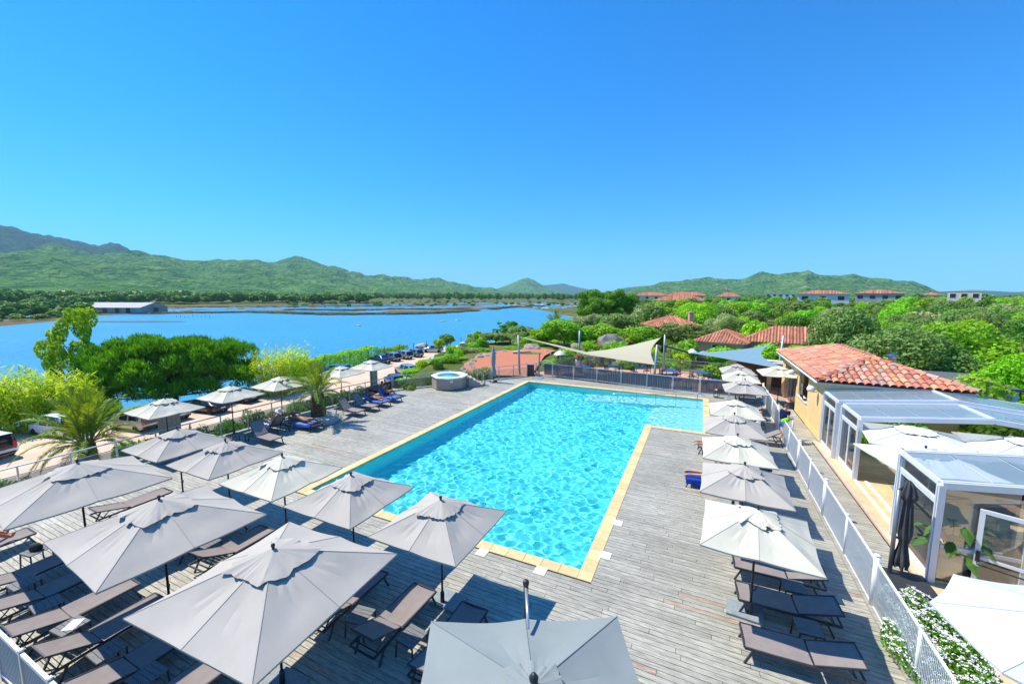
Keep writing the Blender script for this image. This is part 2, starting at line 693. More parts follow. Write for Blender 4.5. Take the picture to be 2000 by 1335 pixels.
# ---- hills: ridge lines read from the photograph, built as solid ranges at their distance
def hill_mat(name, g1, g2, rock, rk):
    m = bpy.data.materials.new(name)
    m.use_nodes = True
    nt = m.node_tree
    L = nt.links.new
    b = nt.nodes['Principled BSDF']
    b.inputs['Roughness'].default_value = 1.0
    b.inputs['Specular IOR Level'].default_value = 0.0
    ge = node(nt, 'ShaderNodeNewGeometry')
    vo = node(nt, 'ShaderNodeTexVoronoi')
    vo.inputs['Scale'].default_value = 0.055
    vo.inputs['Randomness'].default_value = 1.0
    L(ge.outputs['Position'], vo.inputs['Vector'])
    n1 = node(nt, 'ShaderNodeTexNoise')
    n1.inputs['Scale'].default_value = 0.012
    n1.inputs['Detail'].default_value = 8
    n1.inputs['Roughness'].default_value = 0.7
    L(ge.outputs['Position'], n1.inputs['Vector'])
    mr = node(nt, 'ShaderNodeMapRange')
    mr.inputs[1].default_value = 0.38
    mr.inputs[2].default_value = 0.62
    L(n1.outputs['Fac'], mr.inputs[0])
    mx = node(nt, 'ShaderNodeMix', data_type='RGBA')
    mx.inputs[6].default_value = rgb(g1)
    mx.inputs[7].default_value = rgb(g2)
    L(mr.outputs[0], mx.inputs[0])
    n2 = node(nt, 'ShaderNodeTexNoise')
    n2.inputs['Scale'].default_value = 0.009
    n2.inputs['Detail'].default_value = 10
    n2.inputs['Roughness'].default_value = 0.75
    L(ge.outputs['Position'], n2.inputs['Vector'])
    mk = node(nt, 'ShaderNodeMapRange')
    mk.inputs[1].default_value = rk
    mk.inputs[2].default_value = rk + 0.05
    L(n2.outputs['Fac'], mk.inputs[0])
    m2 = node(nt, 'ShaderNodeMix', data_type='RGBA')
    L(mk.outputs[0], m2.inputs[0])
    L(mx.outputs[2], m2.inputs[6])
    m2.inputs[7].default_value = rgb(rock)
    L(m2.outputs[2], b.inputs['Base Color'])
    bp = node(nt, 'ShaderNodeBump')
    bp.inputs['Strength'].default_value = 1.0
    bp.inputs['Distance'].default_value = 34.0
    bp.invert = True
    L(vo.outputs['Distance'], bp.inputs['Height'])
    b2 = node(nt, 'ShaderNodeBump')
    b2.inputs['Strength'].default_value = 0.8
    b2.inputs['Distance'].default_value = 40.0
    L(n1.outputs['Fac'], b2.inputs['Height'])
    L(bp.outputs[0], b2.inputs['Normal'])
    L(b2.outputs[0], b.inputs['Normal'])
    return m


def hill(name, prof, dist0, dist1, m, front=0.5, back=1.35, amp=1.0, seed=1, n=320, rows=46):
    """prof = [(u, v)] skyline; the ridge stands dist0..dist1 metres away (left..right)"""
    us = np.linspace(prof[0][0], prof[-1][0], n)
    vs = np.interp(us, [p[0] for p in prof], [p[1] for p in prof])
    rows_t = np.concatenate([np.linspace(front, 1.0, rows), np.linspace(1.0, back, 8)[1:]])
    V = np.zeros((len(rows_t), n, 3))
    for j, (u, v) in enumerate(zip(us, vs)):
        dd = dist0 + (dist1 - dist0) * (j / (n - 1))
        top = D(u, v, dd)
        dr = Vector((top.x, top.y, 0)).normalized()
        for i, t in enumerate(rows_t):
            s = (t - front) / (1 - front)
            k = (s ** 1.15 * 0.75 + 0.25 * s * s * (3 - 2 * s)) if s <= 1 else max(0.0, 1 - (t - 1) / (back - 1)) ** 1.3
            V[i, j] = (dr.x * dd * t, dr.y * dd * t, -9 + (top.z + 9) * k)
    Pf = V.reshape(-1, 3)
    H = np.clip((Pf[:, 2] + 9) / 120.0, 0, 1)
    rt = np.repeat(rows_t, n)
    edge = 1 - np.exp(-((rt - 1) / 0.03) ** 2)
    Pf[:, 2] += (vnoise(Pf[:, :2], 420, seed) * 26 + vnoise(Pf[:, :2], 170, seed + 1) * 11) * amp * H * edge
    Pf[:, 2] += vnoise(Pf[:, :2], 60, seed + 2) * 3.2 * amp * H
    idx = np.arange(len(rows_t) * n).reshape(len(rows_t), n)
    Fq = np.stack([idx[:-1, :-1], idx[:-1, 1:], idx[1:, 1:], idx[1:, :-1]], -1).reshape(-1, 4)
    return struct(name, np_mesh(name, Pf, Fq, m, smooth=True))


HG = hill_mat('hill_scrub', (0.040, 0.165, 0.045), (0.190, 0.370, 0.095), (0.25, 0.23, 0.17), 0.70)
HB = hill_mat('hill_far_hazed_scrub', (0.010, 0.05, 0.09), (0.05, 0.13, 0.10), (0.08, 0.11, 0.18), 0.66)  # blue of the distance haze put into the far scrub and rock colours
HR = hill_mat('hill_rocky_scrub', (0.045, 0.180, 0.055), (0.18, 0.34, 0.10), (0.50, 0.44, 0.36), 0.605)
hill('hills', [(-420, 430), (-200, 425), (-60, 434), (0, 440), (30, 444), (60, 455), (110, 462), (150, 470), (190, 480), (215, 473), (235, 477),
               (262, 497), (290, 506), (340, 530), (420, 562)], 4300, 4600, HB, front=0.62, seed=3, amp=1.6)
hill('hills', [(-420, 520), (-200, 512), (0, 500), (60, 491), (95, 482), (125, 487), (160, 490), (180, 496), (240, 499), (300, 498), (330, 501), (362, 509),
               (430, 510), (500, 508), (535, 514), (560, 507), (583, 505), (612, 509), (640, 520), (655, 522), (680, 531), (712, 540), (746, 539), (800, 546),
               (840, 549), (886, 552), (905, 557), (950, 563), (1000, 570), (1040, 574)], 2500, 3900, HG, front=0.36, seed=9, n=420)
hill('hills', [(930, 574), (960, 568), (1000, 553), (1018, 545), (1030, 542), (1042, 546), (1060, 557), (1085, 566), (1110, 573)], 4700, 4800, HG, front=0.8, seed=14, n=120, amp=0.5)
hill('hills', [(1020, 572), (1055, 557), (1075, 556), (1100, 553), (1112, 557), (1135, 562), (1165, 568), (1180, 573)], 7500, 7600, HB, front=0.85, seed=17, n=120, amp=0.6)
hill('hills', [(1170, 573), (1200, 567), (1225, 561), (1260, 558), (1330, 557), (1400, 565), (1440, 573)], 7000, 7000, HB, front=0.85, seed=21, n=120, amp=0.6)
hill('hills', [(1190, 574), (1215, 567), (1240, 561), (1265, 558), (1290, 555), (1308, 553), (1330, 551), (1360, 546), (1390, 543), (1420, 546), (1450, 546),
               (1475, 540), (1490, 536), (1520, 540), (1560, 536), (1578, 531), (1600, 539), (1640, 538), (1665, 536), (1700, 543), (1730, 544), (1750, 548),
               (1782, 549), (1800, 555), (1830, 568), (1850, 573)], 2700, 2500, HR, front=0.42, seed=27, n=360)
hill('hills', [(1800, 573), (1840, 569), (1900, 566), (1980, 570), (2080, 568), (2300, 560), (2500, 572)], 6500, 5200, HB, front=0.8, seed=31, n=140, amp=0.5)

# ---- car park, gravel court, terrace
M_LOT = mat('sandy_ground', (0.56, 0.40, 0.29), 0.95, (0.66, 0.50, 0.38), scale=0.6, detail=8, bump=0.5, bscale=6, coord='Object', spec=0.1)
M_RED = mat('red_gravel', (0.40, 0.135, 0.075), 0.95, (0.56, 0.24, 0.15), scale=9, detail=8, bump=0.6, bscale=30, spec=0.1)


def sheet(name, poly, z, m):
    V = [(p[0], p[1], z) for p in poly]
    return struct(name, MB().add(V, [tuple(range(len(V)))]).mesh(name, m))


sheet('car_park', [(-54.5, -30), (-29, -30), (-29, 20), (-28, 26), (-28, 33), (-33, 38), (-36.5, 44), (-37.5, 55), (-37, 62), (-39, 71), (-44, 84),
                   (-48, 86), (-51, 80), (-52.3, 68), (-52.3, 58), (-51.5, 47), (-49.5, 37), (-49.5, 29), (-52, 20), (-54.5, 12)], LOT_Z + 0.14, M_LOT)
sheet('gravel_court', [(-19.5, 31), (-13.6, 33.0), (-15.5, 40), (-16.8, 45), (-17.3, 50), (-19.5, 51.5), (-23, 50), (-24, 45), (-23.5, 40), (-22.5, 36)], -0.22, M_RED)
sheet('terrace', [(-13.6, 33.6), (-11, 38.5), (-4, 41), (5, 40), (9.5, 37.5), (9.5, 30), (5.2, 30), (4.2, 32.2), (-13, 32.9)], -0.06,
      mat('terracotta_paving', (0.46, 0.24, 0.16), 0.8, (0.60, 0.36, 0.25), scale=3, bump=0.2, spec=0.3))

# ---- pool
PX0, PX1, PX2, PY0, PY2, PY1 = -12.5, -2.45, 0.40, 9.45, 22.4, 29.85
WZ, PD = -0.13, -1.45
M_BASIN = mat('pool_liner', (0.19, 0.72, 0.72), 0.6, (0.23, 0.77, 0.77), scale=1.2, coord='Object', spec=0.2)
M_STEP = mat('pool_step_stone', (0.50, 0.70, 0.72), 0.7, (0.56, 0.76, 0.77), scale=5, spec=0.2)
bm = MB()
a = [(PX0, PY0), (PX1, PY0), (PX1, PY2), (PX2, PY2), (PX2, PY1), (PX0, PY1)]
for i in range(6):
    p, q = a[i], a[(i + 1) % 6]
    bm.add([(*p, PD), (*q, PD), (*q, -0.03), (*p, -0.03)], [(0, 3, 2, 1)])
bm.add([(PX0, PY0, PD), (PX1, PY0, PD), (PX1, PY2, PD), (PX1, PY1, PD), (PX0, PY1, PD), (PX2, PY2, PD), (PX2, PY1, PD)], [(0, 1, 2, 3, 4), (2, 5, 6, 3)])
pool = struct('pool', bm.mesh('pool', M_BASIN))
pool.cycles.is_caustics_receiver = True
for k in range(6):
    x1 = PX2 - 0.32 - 0.46 * k
    x0 = PX2 - 0.32 - 0.46 * (k + 1)
    z1 = -0.28 - 0.18 * k
    s = MB().box(((x0 + x1) / 2, (PY2 + PY1 - 1.9) / 2, (z1 + PD) / 2), (x1 - x0, PY1 - 1.9 - PY2 - 0.02, z1 - PD - 0.002)).build('step', M_STEP, pool)
    s.cycles.is_caustics_receiver = True
s = MB().box((PX2 - 0.16, (PY2 + PY1) / 2, (PD - 0.2) / 2), (0.318, PY1 - PY2 - 0.02, -0.2 - PD)).build('step', M_STEP, pool)
s.cycles.is_caustics_receiver = True
# entry ramp along the back wall
rb = MB()
ra, rbx = PX2 - 0.33, -7.4
rb.add([(ra, PY1 - 1.85, -0.26), (ra, PY1 - 0.01, -0.26), (rbx, PY1 - 0.01, PD), (rbx, PY1 - 1.85, PD), (ra, PY1 - 1.85, PD), (ra, PY1 - 0.01, PD)],
       [(0, 1, 2, 3), (0, 3, 4), (0, 4, 5, 1)])
s = rb.build('ramp', M_STEP, pool)
s.cycles.is_caustics_receiver = True

# water: a real rippled surface that refracts the sun on to the floor
def pool_water():
    st = 0.06
    xs = np.linspace(PX0, PX2, int((PX2 - PX0) / st))
    ys = np.linspace(PY0, PY1, int((PY1 - PY0) / st))
    X, Y = np.meshgrid(xs, ys)
    r = np.random.default_rng(4)
    Z = np.zeros_like(X)
    for i in range(44):
        lam = 0.30 * 2.6 ** r.uniform(-0.5, 1.0)
        th = r.uniform(0, 2 * math.pi)
        k = 2 * math.pi / lam
        Z += 0.0038 * lam * np.sin(k * (math.cos(th) * X + math.sin(th) * Y) + r.uniform(0, 7))
    V = np.stack([X, Y, WZ + Z], -1).reshape(-1, 3)
    ny, nx = X.shape
    idx = np.arange(nx * ny).reshape(ny, nx)
    Fq = np.stack([idx[:-1, :-1], idx[:-1, 1:], idx[1:, 1:], idx[1:, :-1]], -1)
    cx = (xs[:-1] + xs[1:]) / 2
    cy = (ys[:-1] + ys[1:]) / 2
    CXg, CYg = np.meshgrid(cx, cy)
    keep = ~((CXg > PX1 + 0.03) & (CYg < PY2 - 0.03))
    Fq = Fq[keep]
    m = bpy.data.materials.new('pool_water')
    m.use_nodes = True
    nt = m.node_tree
    nt.nodes.clear()
    g = node(nt, 'ShaderNodeBsdfGlass')
    g.inputs['IOR'].default_value = 1.33
    g.inputs['Roughness'].default_value = 0.0
    g.inputs['Color'].default_value = (0.72, 0.97, 1.0, 1)
    out = node(nt, 'ShaderNodeOutputMaterial')
    nt.links.new(g.outputs[0], out.inputs[0])
    o = struct('pool_water', np_mesh('pool_water', V, Fq, m, smooth=True))
    o.cycles.is_caustics_caster = True


pool_water()

# coping stones, one by one
M_COPE = mat('yellow_coping_stone', (0.60, 0.44, 0.21), 0.75, (0.69, 0.53, 0.29), scale=7, bump=0.15, rnd=0.11, spec=0.3)
CW = 0.36


def tile_mesh(name, sx, sy, sz, m, bev=0.006):
    x, y = sx / 2, sy / 2
    b = MB()
    vs = [(-x, -y, -sz), (x, -y, -sz), (x, y, -sz), (-x, y, -sz), (-x, -y, -bev), (x, -y, -bev), (x, y, -bev), (-x, y, -bev),
          (-x + bev, -y + bev, 0), (x - bev, -y + bev, 0), (x - bev, y - bev, 0), (-x + bev, y - bev, 0)]
    b.add(vs, [(0, 1, 5, 4), (1, 2, 6, 5), (2, 3, 7, 6), (3, 0, 4, 7), (4, 5, 9, 8), (5, 6, 10, 9), (6, 7, 11, 10), (7, 4, 8, 11), (8, 9, 10, 11)])
    return b.mesh(name, m)


TL = 0.49
t_x, t_y, t_c = tile_mesh('coping_stone', TL - 0.006, CW, 0.09, M_COPE), tile_mesh('coping_stone', CW, TL - 0.006, 0.09, M_COPE), tile_mesh('coping_stone', CW, CW, 0.09, M_COPE)


def cope(x, y, me, sx=1, sy=1):
    obj('coping_stone', me, pool, (x, y, 0.012), scale=(sx, sy, 1))


def cope_run(p0, p1, fixed, axis):
    n = max(1, round(abs(p1 - p0) / TL))
    st = (p1 - p0) / n
    for i in range(n):
        c = p0 + st * (i + 0.5)
        if axis == 'x':
            cope(c, fixed, t_x, sx=abs(st) / TL)
        else:
            cope(fixed, c, t_y, sy=abs(st) / TL)


h = CW / 2
OV = 0.03                                                  # stones overhang the water a little
cope_run(PX0 + OV, PX1 - OV, PY0 - h + OV, 'x')
cope_run(PY0 + OV, PY1 - OV, PX0 - h + OV, 'y')
cope_run(PX0 + OV, PX2 - OV, PY1 + h - OV, 'x')
cope_run(PY0 + OV, PY2 - CW + OV, PX1 + h - OV, 'y')
cope_run(PX1 - OV + CW, PX2 - OV, PY2 - h + OV, 'x')
cope_run(PY2 + OV, PY1 - OV, PX2 + h - OV, 'y')
for x, y in ((PX0 - h + OV, PY0 - h + OV), (PX1 + h - OV, PY0 - h + OV), (PX0 - h + OV, PY1 + h - OV), (PX2 + h - OV, PY1 + h - OV), (PX2 + h - OV, PY2 - h + OV),
             (PX1 + h - OV, PY2 - h + OV)):
    cope(x, y, t_c)
M_LID = mat('white_plastic', (0.78, 0.79, 0.78), 0.4)
lid = tile_mesh('skimmer_lid', 0.30, 0.30, 0.03, M_LID)
for u, v in ((637, 927), (942, 1078), (1057, 1112), (1179, 1083), (1204, 1020), (690, 1002)):
    p = G(u, v)
    if v < 1000 and u < 660:
        p.x = PX0 - CW - 0.10
    elif v > 1070 and u < 1100:
        p.y = PY0 - CW - 0.10
    elif u > 1100:
        p.x = PX1 + CW + 0.06
    else:
        continue
    l = obj('skimmer_lid', lid, pool, (p.x, p.y, 0.016))

# hand rail standing in the shallow water
M_STEEL = mat('brushed_steel', (0.62, 0.64, 0.66), 0.25, metal=1.0)
rail = thing('hand_rail', 'steel hand rail standing in the shallow water along the back pool wall', 'handrail')
ry = 27.95
rb = MB()
rb.tube([(-5.6, ry, 0.12), (-5.2, ry, 0.2), (0.0, ry, 0.72), (0.32, ry, 0.74), (0.42, ry, 0.66)], 0.022, 8)
rb.build('rail', M_STEEL, rail, smooth=True)
for i, x in enumerate((-5.0, -3.75, -2.5, -1.25, 0.02)):
    MB().tube([(x, ry, -0.9 + 0.16 * i), (x, ry, 0.2 + (x + 5.2) * 0.1 + 0.0)], 0.02, 8).build('post', M_STEEL, rail, smooth=True)

# ---- deck: single planks
DECK_EDGE = [(-21.35, 0.6), (-21.35, 15.2), (-20.6, 20.1), (-20.5, 22.7), (-19.2, 24.5), (-17.3, 27.3), (-16.2, 28.3), (-15.3, 29.6), (-13.6, 32.0)]


def deck_left(y):
    return float(np.interp(y, [p[1] for p in DECK_EDGE], [p[0] for p in DECK_EDGE]))


def wood_mat(name, ca, cb, cc, rnd=0.11, grain=(1.6, 22.0, 4.0), rough=0.55):
    m = bpy.data.materials.new(name)
    m.use_nodes = True
    nt = m.node_tree
    L = nt.links.new
    b = nt.nodes['Principled BSDF']
    b.inputs['Roughness'].default_value = rough
    b.inputs['Specular IOR Level'].default_value = 0.45
    ge = node(nt, 'ShaderNodeNewGeometry')
    oi = node(nt, 'ShaderNodeObjectInfo')
    ad = node(nt, 'ShaderNodeMath', operation='ADD')
    L(oi.outputs['Random'], ad.inputs[0])
    L(ge.outputs['Random Per Island'], ad.inputs[1])
    fr = node(nt, 'ShaderNodeMath', operation='FRACT')
    L(ad.outputs[0], fr.inputs[0])
    mp = node(nt, 'ShaderNodeMapping')
    mp.inputs['Scale'].default_value = grain
    L(ge.outputs['Position'], mp.inputs[0])
    n1 = node(nt, 'ShaderNodeTexNoise', noise_dimensions='4D')
    n1.inputs['Scale'].default_value = 2.2
    n1.inputs['Detail'].default_value = 7
    n1.inputs['Roughness'].default_value = 0.72
    n1.inputs['Distortion'].default_value = 0.6
    L(mp.outputs[0], n1.inputs['Vector'])
    w = node(nt, 'ShaderNodeMath', operation='MULTIPLY')
    w.inputs[1].default_value = 37.0
    L(fr.outputs[0], w.inputs[0])
    L(w.outputs[0], n1.inputs['W'])
    cr = node(nt, 'ShaderNodeValToRGB')
    e = cr.color_ramp.elements
    e[0].position, e[0].color = 0.33, rgb(ca)
    e[1].position, e[1].color = 0.66, rgb(cc)
    k = cr.color_ramp.elements.new(0.5)
    k.color = rgb(cb)
    L(n1.outputs['Fac'], cr.inputs[0])
    n3 = node(nt, 'ShaderNodeTexNoise')
    n3.inputs['Scale'].default_value = 0.5
    n3.inputs['Detail'].default_value = 5
    L(ge.outputs['Position'], n3.inputs['Vector'])
    mv = node(nt, 'ShaderNodeMapRange')
    mv.inputs[1].default_value, mv.inputs[2].default_value = 0.3, 0.7
    mv.inputs[3].default_value, mv.inputs[4].default_value = 0.84, 1.12
    L(n3.outputs['Fac'], mv.inputs[0])
    hs = node(nt, 'ShaderNodeHueSaturation')
    m1 = node(nt, 'ShaderNodeMapRange')
    m1.inputs[3].default_value = 1.0 - rnd
    m1.inputs[4].default_value = 1.0 + rnd
    L(fr.outputs[0], m1.inputs[0])
    mm = node(nt, 'ShaderNodeMath', operation='MULTIPLY')
    L(m1.outputs[0], mm.inputs[0])
    L(mv.outputs[0], mm.inputs[1])
    L(mm.outputs[0], hs.inputs['Value'])
    L(cr.outputs[0], hs.inputs['Color'])
    # a few boards are newer and redder
    th = node(nt, 'ShaderNodeMath', operation='GREATER_THAN')
    th.inputs[1].default_value = 0.975
    w2 = node(nt, 'ShaderNodeMath', operation='MULTIPLY')
    w2.inputs[1].default_value = 13.7
    L(fr.outputs[0], w2.inputs[0])
    f2 = node(nt, 'ShaderNodeMath', operation='FRACT')
    L(w2.outputs[0], f2.inputs[0])
    L(f2.outputs[0], th.inputs[0])
    mx = node(nt, 'ShaderNodeMix', data_type='RGBA', blend_type='MULTIPLY')
    mx.inputs[7].default_value = (1.0, 0.80, 0.72, 1)
    L(th.outputs[0], mx.inputs[0])
    L(hs.outputs[0], mx.inputs[6])
    L(mx.outputs[2], b.inputs['Base Color'])
    bp = node(nt, 'ShaderNodeBump')
    bp.inputs['Strength'].default_value = 0.35
    bp.inputs['Distance'].default_value = 0.01
    L(n1.outputs['Fac'], bp.inputs['Height'])
    L(bp.outputs[0], b.inputs['Normal'])
    MATS[name] = m
    return m


M_DECK = wood_mat('weathered_deck_wood', (0.165, 0.155, 0.13), (0.35, 0.335, 0.28), (0.53, 0.51, 0.43))
M_UNDER = mat('deck_joists', (0.05, 0.045, 0.04), 0.9)
PITCH_Y, PW = 0.132, 0.122


def build_deck():
    ed = [(deck_left(y), y) for y in np.linspace(0.6, 32.0, 60)]
    b = MB()
    # dark structure under the boards, with the pool left out
    def rect(x0, x1, y0, y1):
        b.box(((x0 + x1) / 2, (y0 + y1) / 2, -0.11), (x1 - x0, y1 - y0, 0.1))
    rect(-13.0, 5.15, 0.6, PY0 - 0.33)
    rect(PX1 + 0.33, 5.15, PY0 - 0.33, PY2 - 0.33)
    rect(PX2 + 0.33, 5.15, PY2 - 0.33, PY1 + 0.33)
    rect(-13.0, 5.15, PY1 + 0.33, 32.6)
    b.prism([(-13.0, 0.6), (-13.0, 32.6)] + [(x + 0.02, y) for x, y in reversed(ed)], -0.16, -0.06)
    b.prism([(-13.0 + 0.002, PY0 - 0.33), (PX0 - 0.002, PY0 - 0.33), (PX0 - 0.002, PY1 + 0.33), (-13.0 + 0.002, PY1 + 0.33)], -0.15, -0.061)
    # fascia down the slope side
    for (x0, y0), (x1, y1) in zip(DECK_EDGE, DECK_EDGE[1:]):
        b.beam((x0, y0, -0.35), (x1, y1, -0.35), 0.05, 0.55)
    deck = struct('deck', b.mesh('deck', M_UNDER))
    boards = []
    r = random.Random(3)
    k = 0
    y = 0.7
    while y < 32.5:
        k += 1
        spans = []
        xl = deck_left(y)
        xr = 5.12 if y < 23.2 else 5.42
        pl, pr = None, None
        hw = CW - OV
        if PY0 - hw - PW / 2 < y < PY2 - hw:
            pl, pr = PX0 - hw, PX1 + hw
        if PY2 - hw - PW / 2 <= y < PY1 + hw + PW / 2:
            pl, pr = PX0 - hw, PX2 + hw
        if pl is None:
            spans = [(xl, xr)]
        else:
            spans = [(xl, pl - 0.004), (pr + 0.004, xr)]
        for s0, s1 in spans:
            x = s0
            first = True
            while x < s1 - 0.02:
                ln = r.uniform(1.4, 3.4) * (r.uniform(0.3, 1) if first else 1)
                first = False
                e = min(s1, x + ln)
                if s1 - e < 0.5:
                    e = s1
                boards.append((x, e, y))
                x = e + 0.004
        y += PITCH_Y
    inv = cam.matrix_world.inverted()

    def seen(bd):
        best = 0
        for x in (bd[0], (bd[0] + bd[1]) / 2, bd[1]):
            q = inv @ Vector((x, bd[2], 0))
            if q.z < -0.5:
                uu, vv = CX + F_PX * q.x / -q.z, CY - F_PX * q.y / -q.z
                if 0 < uu < 2000 and vv < 1335:
                    best = max(best, (bd[1] - bd[0]) / (q.z * q.z) ** 1.5 * 100)
        return best
    vis = sorted(boards, key=seen, reverse=True)
    near = vis[:300]
    rest = vis[300:]
    unit = tile_mesh('plank', 1.0, PW, 0.03, M_DECK, bev=0.003)
    for x0, x1, y in near:
        obj('plank', unit, deck, ((x0 + x1) / 2, y, r.uniform(-0.002, 0.002)), scale=(x1 - x0 - 0.004, 1, 1))
    V, Fq = [], []
    base = np.array([(-1, -1, -1), (1, -1, -1), (1, 1, -1), (-1, 1, -1), (-1, -1, 0), (1, -1, 0), (1, 1, 0), (-1, 1, 0)], dtype=float)
    fb = np.array([(0, 1, 5, 4), (1, 2, 6, 5), (2, 3, 7, 6), (3, 0, 4, 7), (4, 5, 6, 7)])
    for i, (x0, x1, y) in enumerate(rest):
        q = base * np.array([(x1 - x0 - 0.004) / 2, PW / 2, 0.03]) + np.array([(x0 + x1) / 2, y, r.uniform(-0.002, 0.002)])
        V.append(q)
        Fq.append(fb + 8 * i)
    o = obj('plank', np_mesh('plank', np.concatenate(V), np.concatenate(Fq), M_DECK), deck)
    tag(o, kind='stuff')


build_deck()
# ================================================================ THINGS ON THE DECK
M_TAUPE = mat('taupe_canvas', (0.40, 0.37, 0.33), 0.85, (0.43, 0.40, 0.36), scale=2.0, detail=6, bump=0.08, bscale=120, spec=0.15)
M_CREAM = mat('cream_canvas', (0.54, 0.515, 0.42), 0.85, (0.58, 0.555, 0.455), scale=2.0, detail=6, bump=0.08, bscale=120, spec=0.15)
M_WHITEC = mat('white_canvas', (0.58, 0.575, 0.55), 0.85, (0.62, 0.615, 0.59), scale=2.0, bump=0.06, bscale=120, spec=0.15)
M_GREYC = mat('grey_canvas', (0.225, 0.255, 0.255), 0.85, (0.25, 0.28, 0.28), scale=1.5, detail=6, bump=0.06, bscale=100, spec=0.15)
M_DARKC = mat('charcoal_canvas', (0.055, 0.055, 0.06), 0.8, (0.075, 0.075, 0.08), scale=5, bump=0.1, spec=0.2)
M_SLATEC = mat('slate_canvas', (0.25, 0.28, 0.31), 0.8, (0.30, 0.33, 0.36), scale=5, bump=0.1, spec=0.2)
M_POLE = mat('dark_bronze_metal', (0.035, 0.035, 0.038), 0.4, metal=0.3)
M_ALU = mat('aluminium', (0.55, 0.58, 0.60), 0.35, (0.60, 0.62, 0.64), scale=3, metal=0.7)
M_WMET = mat('white_lacquered_metal', (0.78, 0.79, 0.79), 0.35, (0.74, 0.75, 0.75), scale=2, spec=0.5)
M_SLAB = mat('grey_concrete_slab', (0.20, 0.24, 0.26), 0.8, (0.26, 0.30, 0.32), scale=10, bump=0.1)
M_ANTH = mat('anthracite_metal', (0.045, 0.048, 0.055), 0.45, metal=0.2)
M_SLING = mat('taupe_sling_mesh', (0.235, 0.20, 0.195), 0.8, (0.265, 0.23, 0.222), scale=4, bump=0.15, bscale=300, spec=0.2)
M_SLATW = mat('grey_table_slats', (0.13, 0.135, 0.14), 0.6, (0.19, 0.19, 0.19), scale=6, stretch=(1, 8, 1), spec=0.3)


def sq(th):
    return 1.0 / max(abs(math.cos(th)), abs(math.sin(th)))


def octa(th):
    return math.cos(math.pi / 8) / math.cos(th % (math.pi / 4) - math.pi / 8)


def seam_of(m):
    n = m.name + '_seam'
    if n not in MATS:
        c = m.node_tree.nodes['Mix'].inputs[6].default_value
        mat(n, tuple(x * 0.86 for x in c[:3]), 0.85)
    return MATS[n]


def canopy_meshes(half, ze, za, m, seed, vent=0.38, wrinkle=1.0, sq=sq):
    r = np.random.default_rng(seed)
    n = 64
    ph = [r.uniform(0, 6.28) for _ in range(8)]
    rows = []
    for t in np.concatenate([np.linspace(0.16, 1.0, 13), [1.0]]):
        last = len(rows) == 13
        row = []
        for j in range(n):
            th = 2 * math.pi * j / n
            fr = (j % 8) / 8.0
            s = math.sin(math.pi * fr)
            k = j // 8
            inset = 1 - 0.018 * s * t * t
            x, y = half * t * sq(th) * math.cos(th) * inset, half * t * sq(th) * math.sin(th) * inset
            z = za - (za - ze) * t - 0.045 * s * math.sin(math.pi * min(t, 1) * 0.75)
            z += wrinkle * 0.011 * math.sin(th * 31 + ph[k] + 5.0 * t) * s * (1 - abs(2 * t - 1.1)) + wrinkle * 0.008 * math.sin(14 * t + 2 * th + ph[(k + 3) % 8]) * s
            if last:
                z -= 0.035
                x *= 0.998
                y *= 0.998
            row.append((x, y, z))
        rows.append(row)
    cb = MB().grid(rows, close=True)
    for k in range(8):                                    # stitched seams over the ribs
        st = [Vector(rw_[k * 8]) + Vector((0, 0, 0.004)) for rw_ in rows[:13]]
        sdv = Vector((-math.sin(k * math.pi / 4), math.cos(k * math.pi / 4), 0)) * 0.006
        cb.grid([[p - sdv, p + Vector((0, 0, 0.005)), p + sdv] for p in st], mi=1)
    cm = cb.mesh('canopy', [m, seam_of(m)], smooth=False)
    cm.polygons.foreach_set('use_smooth', [True] * len(cm.polygons))
    cm.set_sharp_from_angle(angle=R(11))
    rows = []
    n2 = 80
    ang = np.linspace(0, 2 * math.pi, n2, endpoint=False)
    circ = np.column_stack([np.cos(ang), np.sin(ang)])
    e1 = vnoise(circ, 0.9, seed + 7)                      # uneven hem, deep folds, fine creases
    e2 = vnoise(circ, 0.34, seed + 8)
    e3 = vnoise(circ, 0.15, seed + 9)
    for t in np.linspace(0.0, 1.0, 12):
        row = []
        for j in range(n2):
            th = ang[j]
            tw = th + 0.18 * t * e1[j]
            q = half * vent * t * (1 + 0.10 * e1[j] * t + 0.05 * e2[j] * t) * (0.25 + 0.75 * sq(th))
            z = za + 0.020 - (za - ze) * (q / (half * sq(th))) * 0.97
            z += t * (0.030 * e2[j] * t + 0.020 * e3[j] + 0.012 * e2[(j + int(9 * t)) % n2]) + 0.004 * t * t
            row.append((q * math.cos(tw), q * math.sin(tw), z))
        rows.append(row)
    vm = MB().grid(rows, close=True).mesh('vent_cap', m, smooth=True)
    return cm, vm


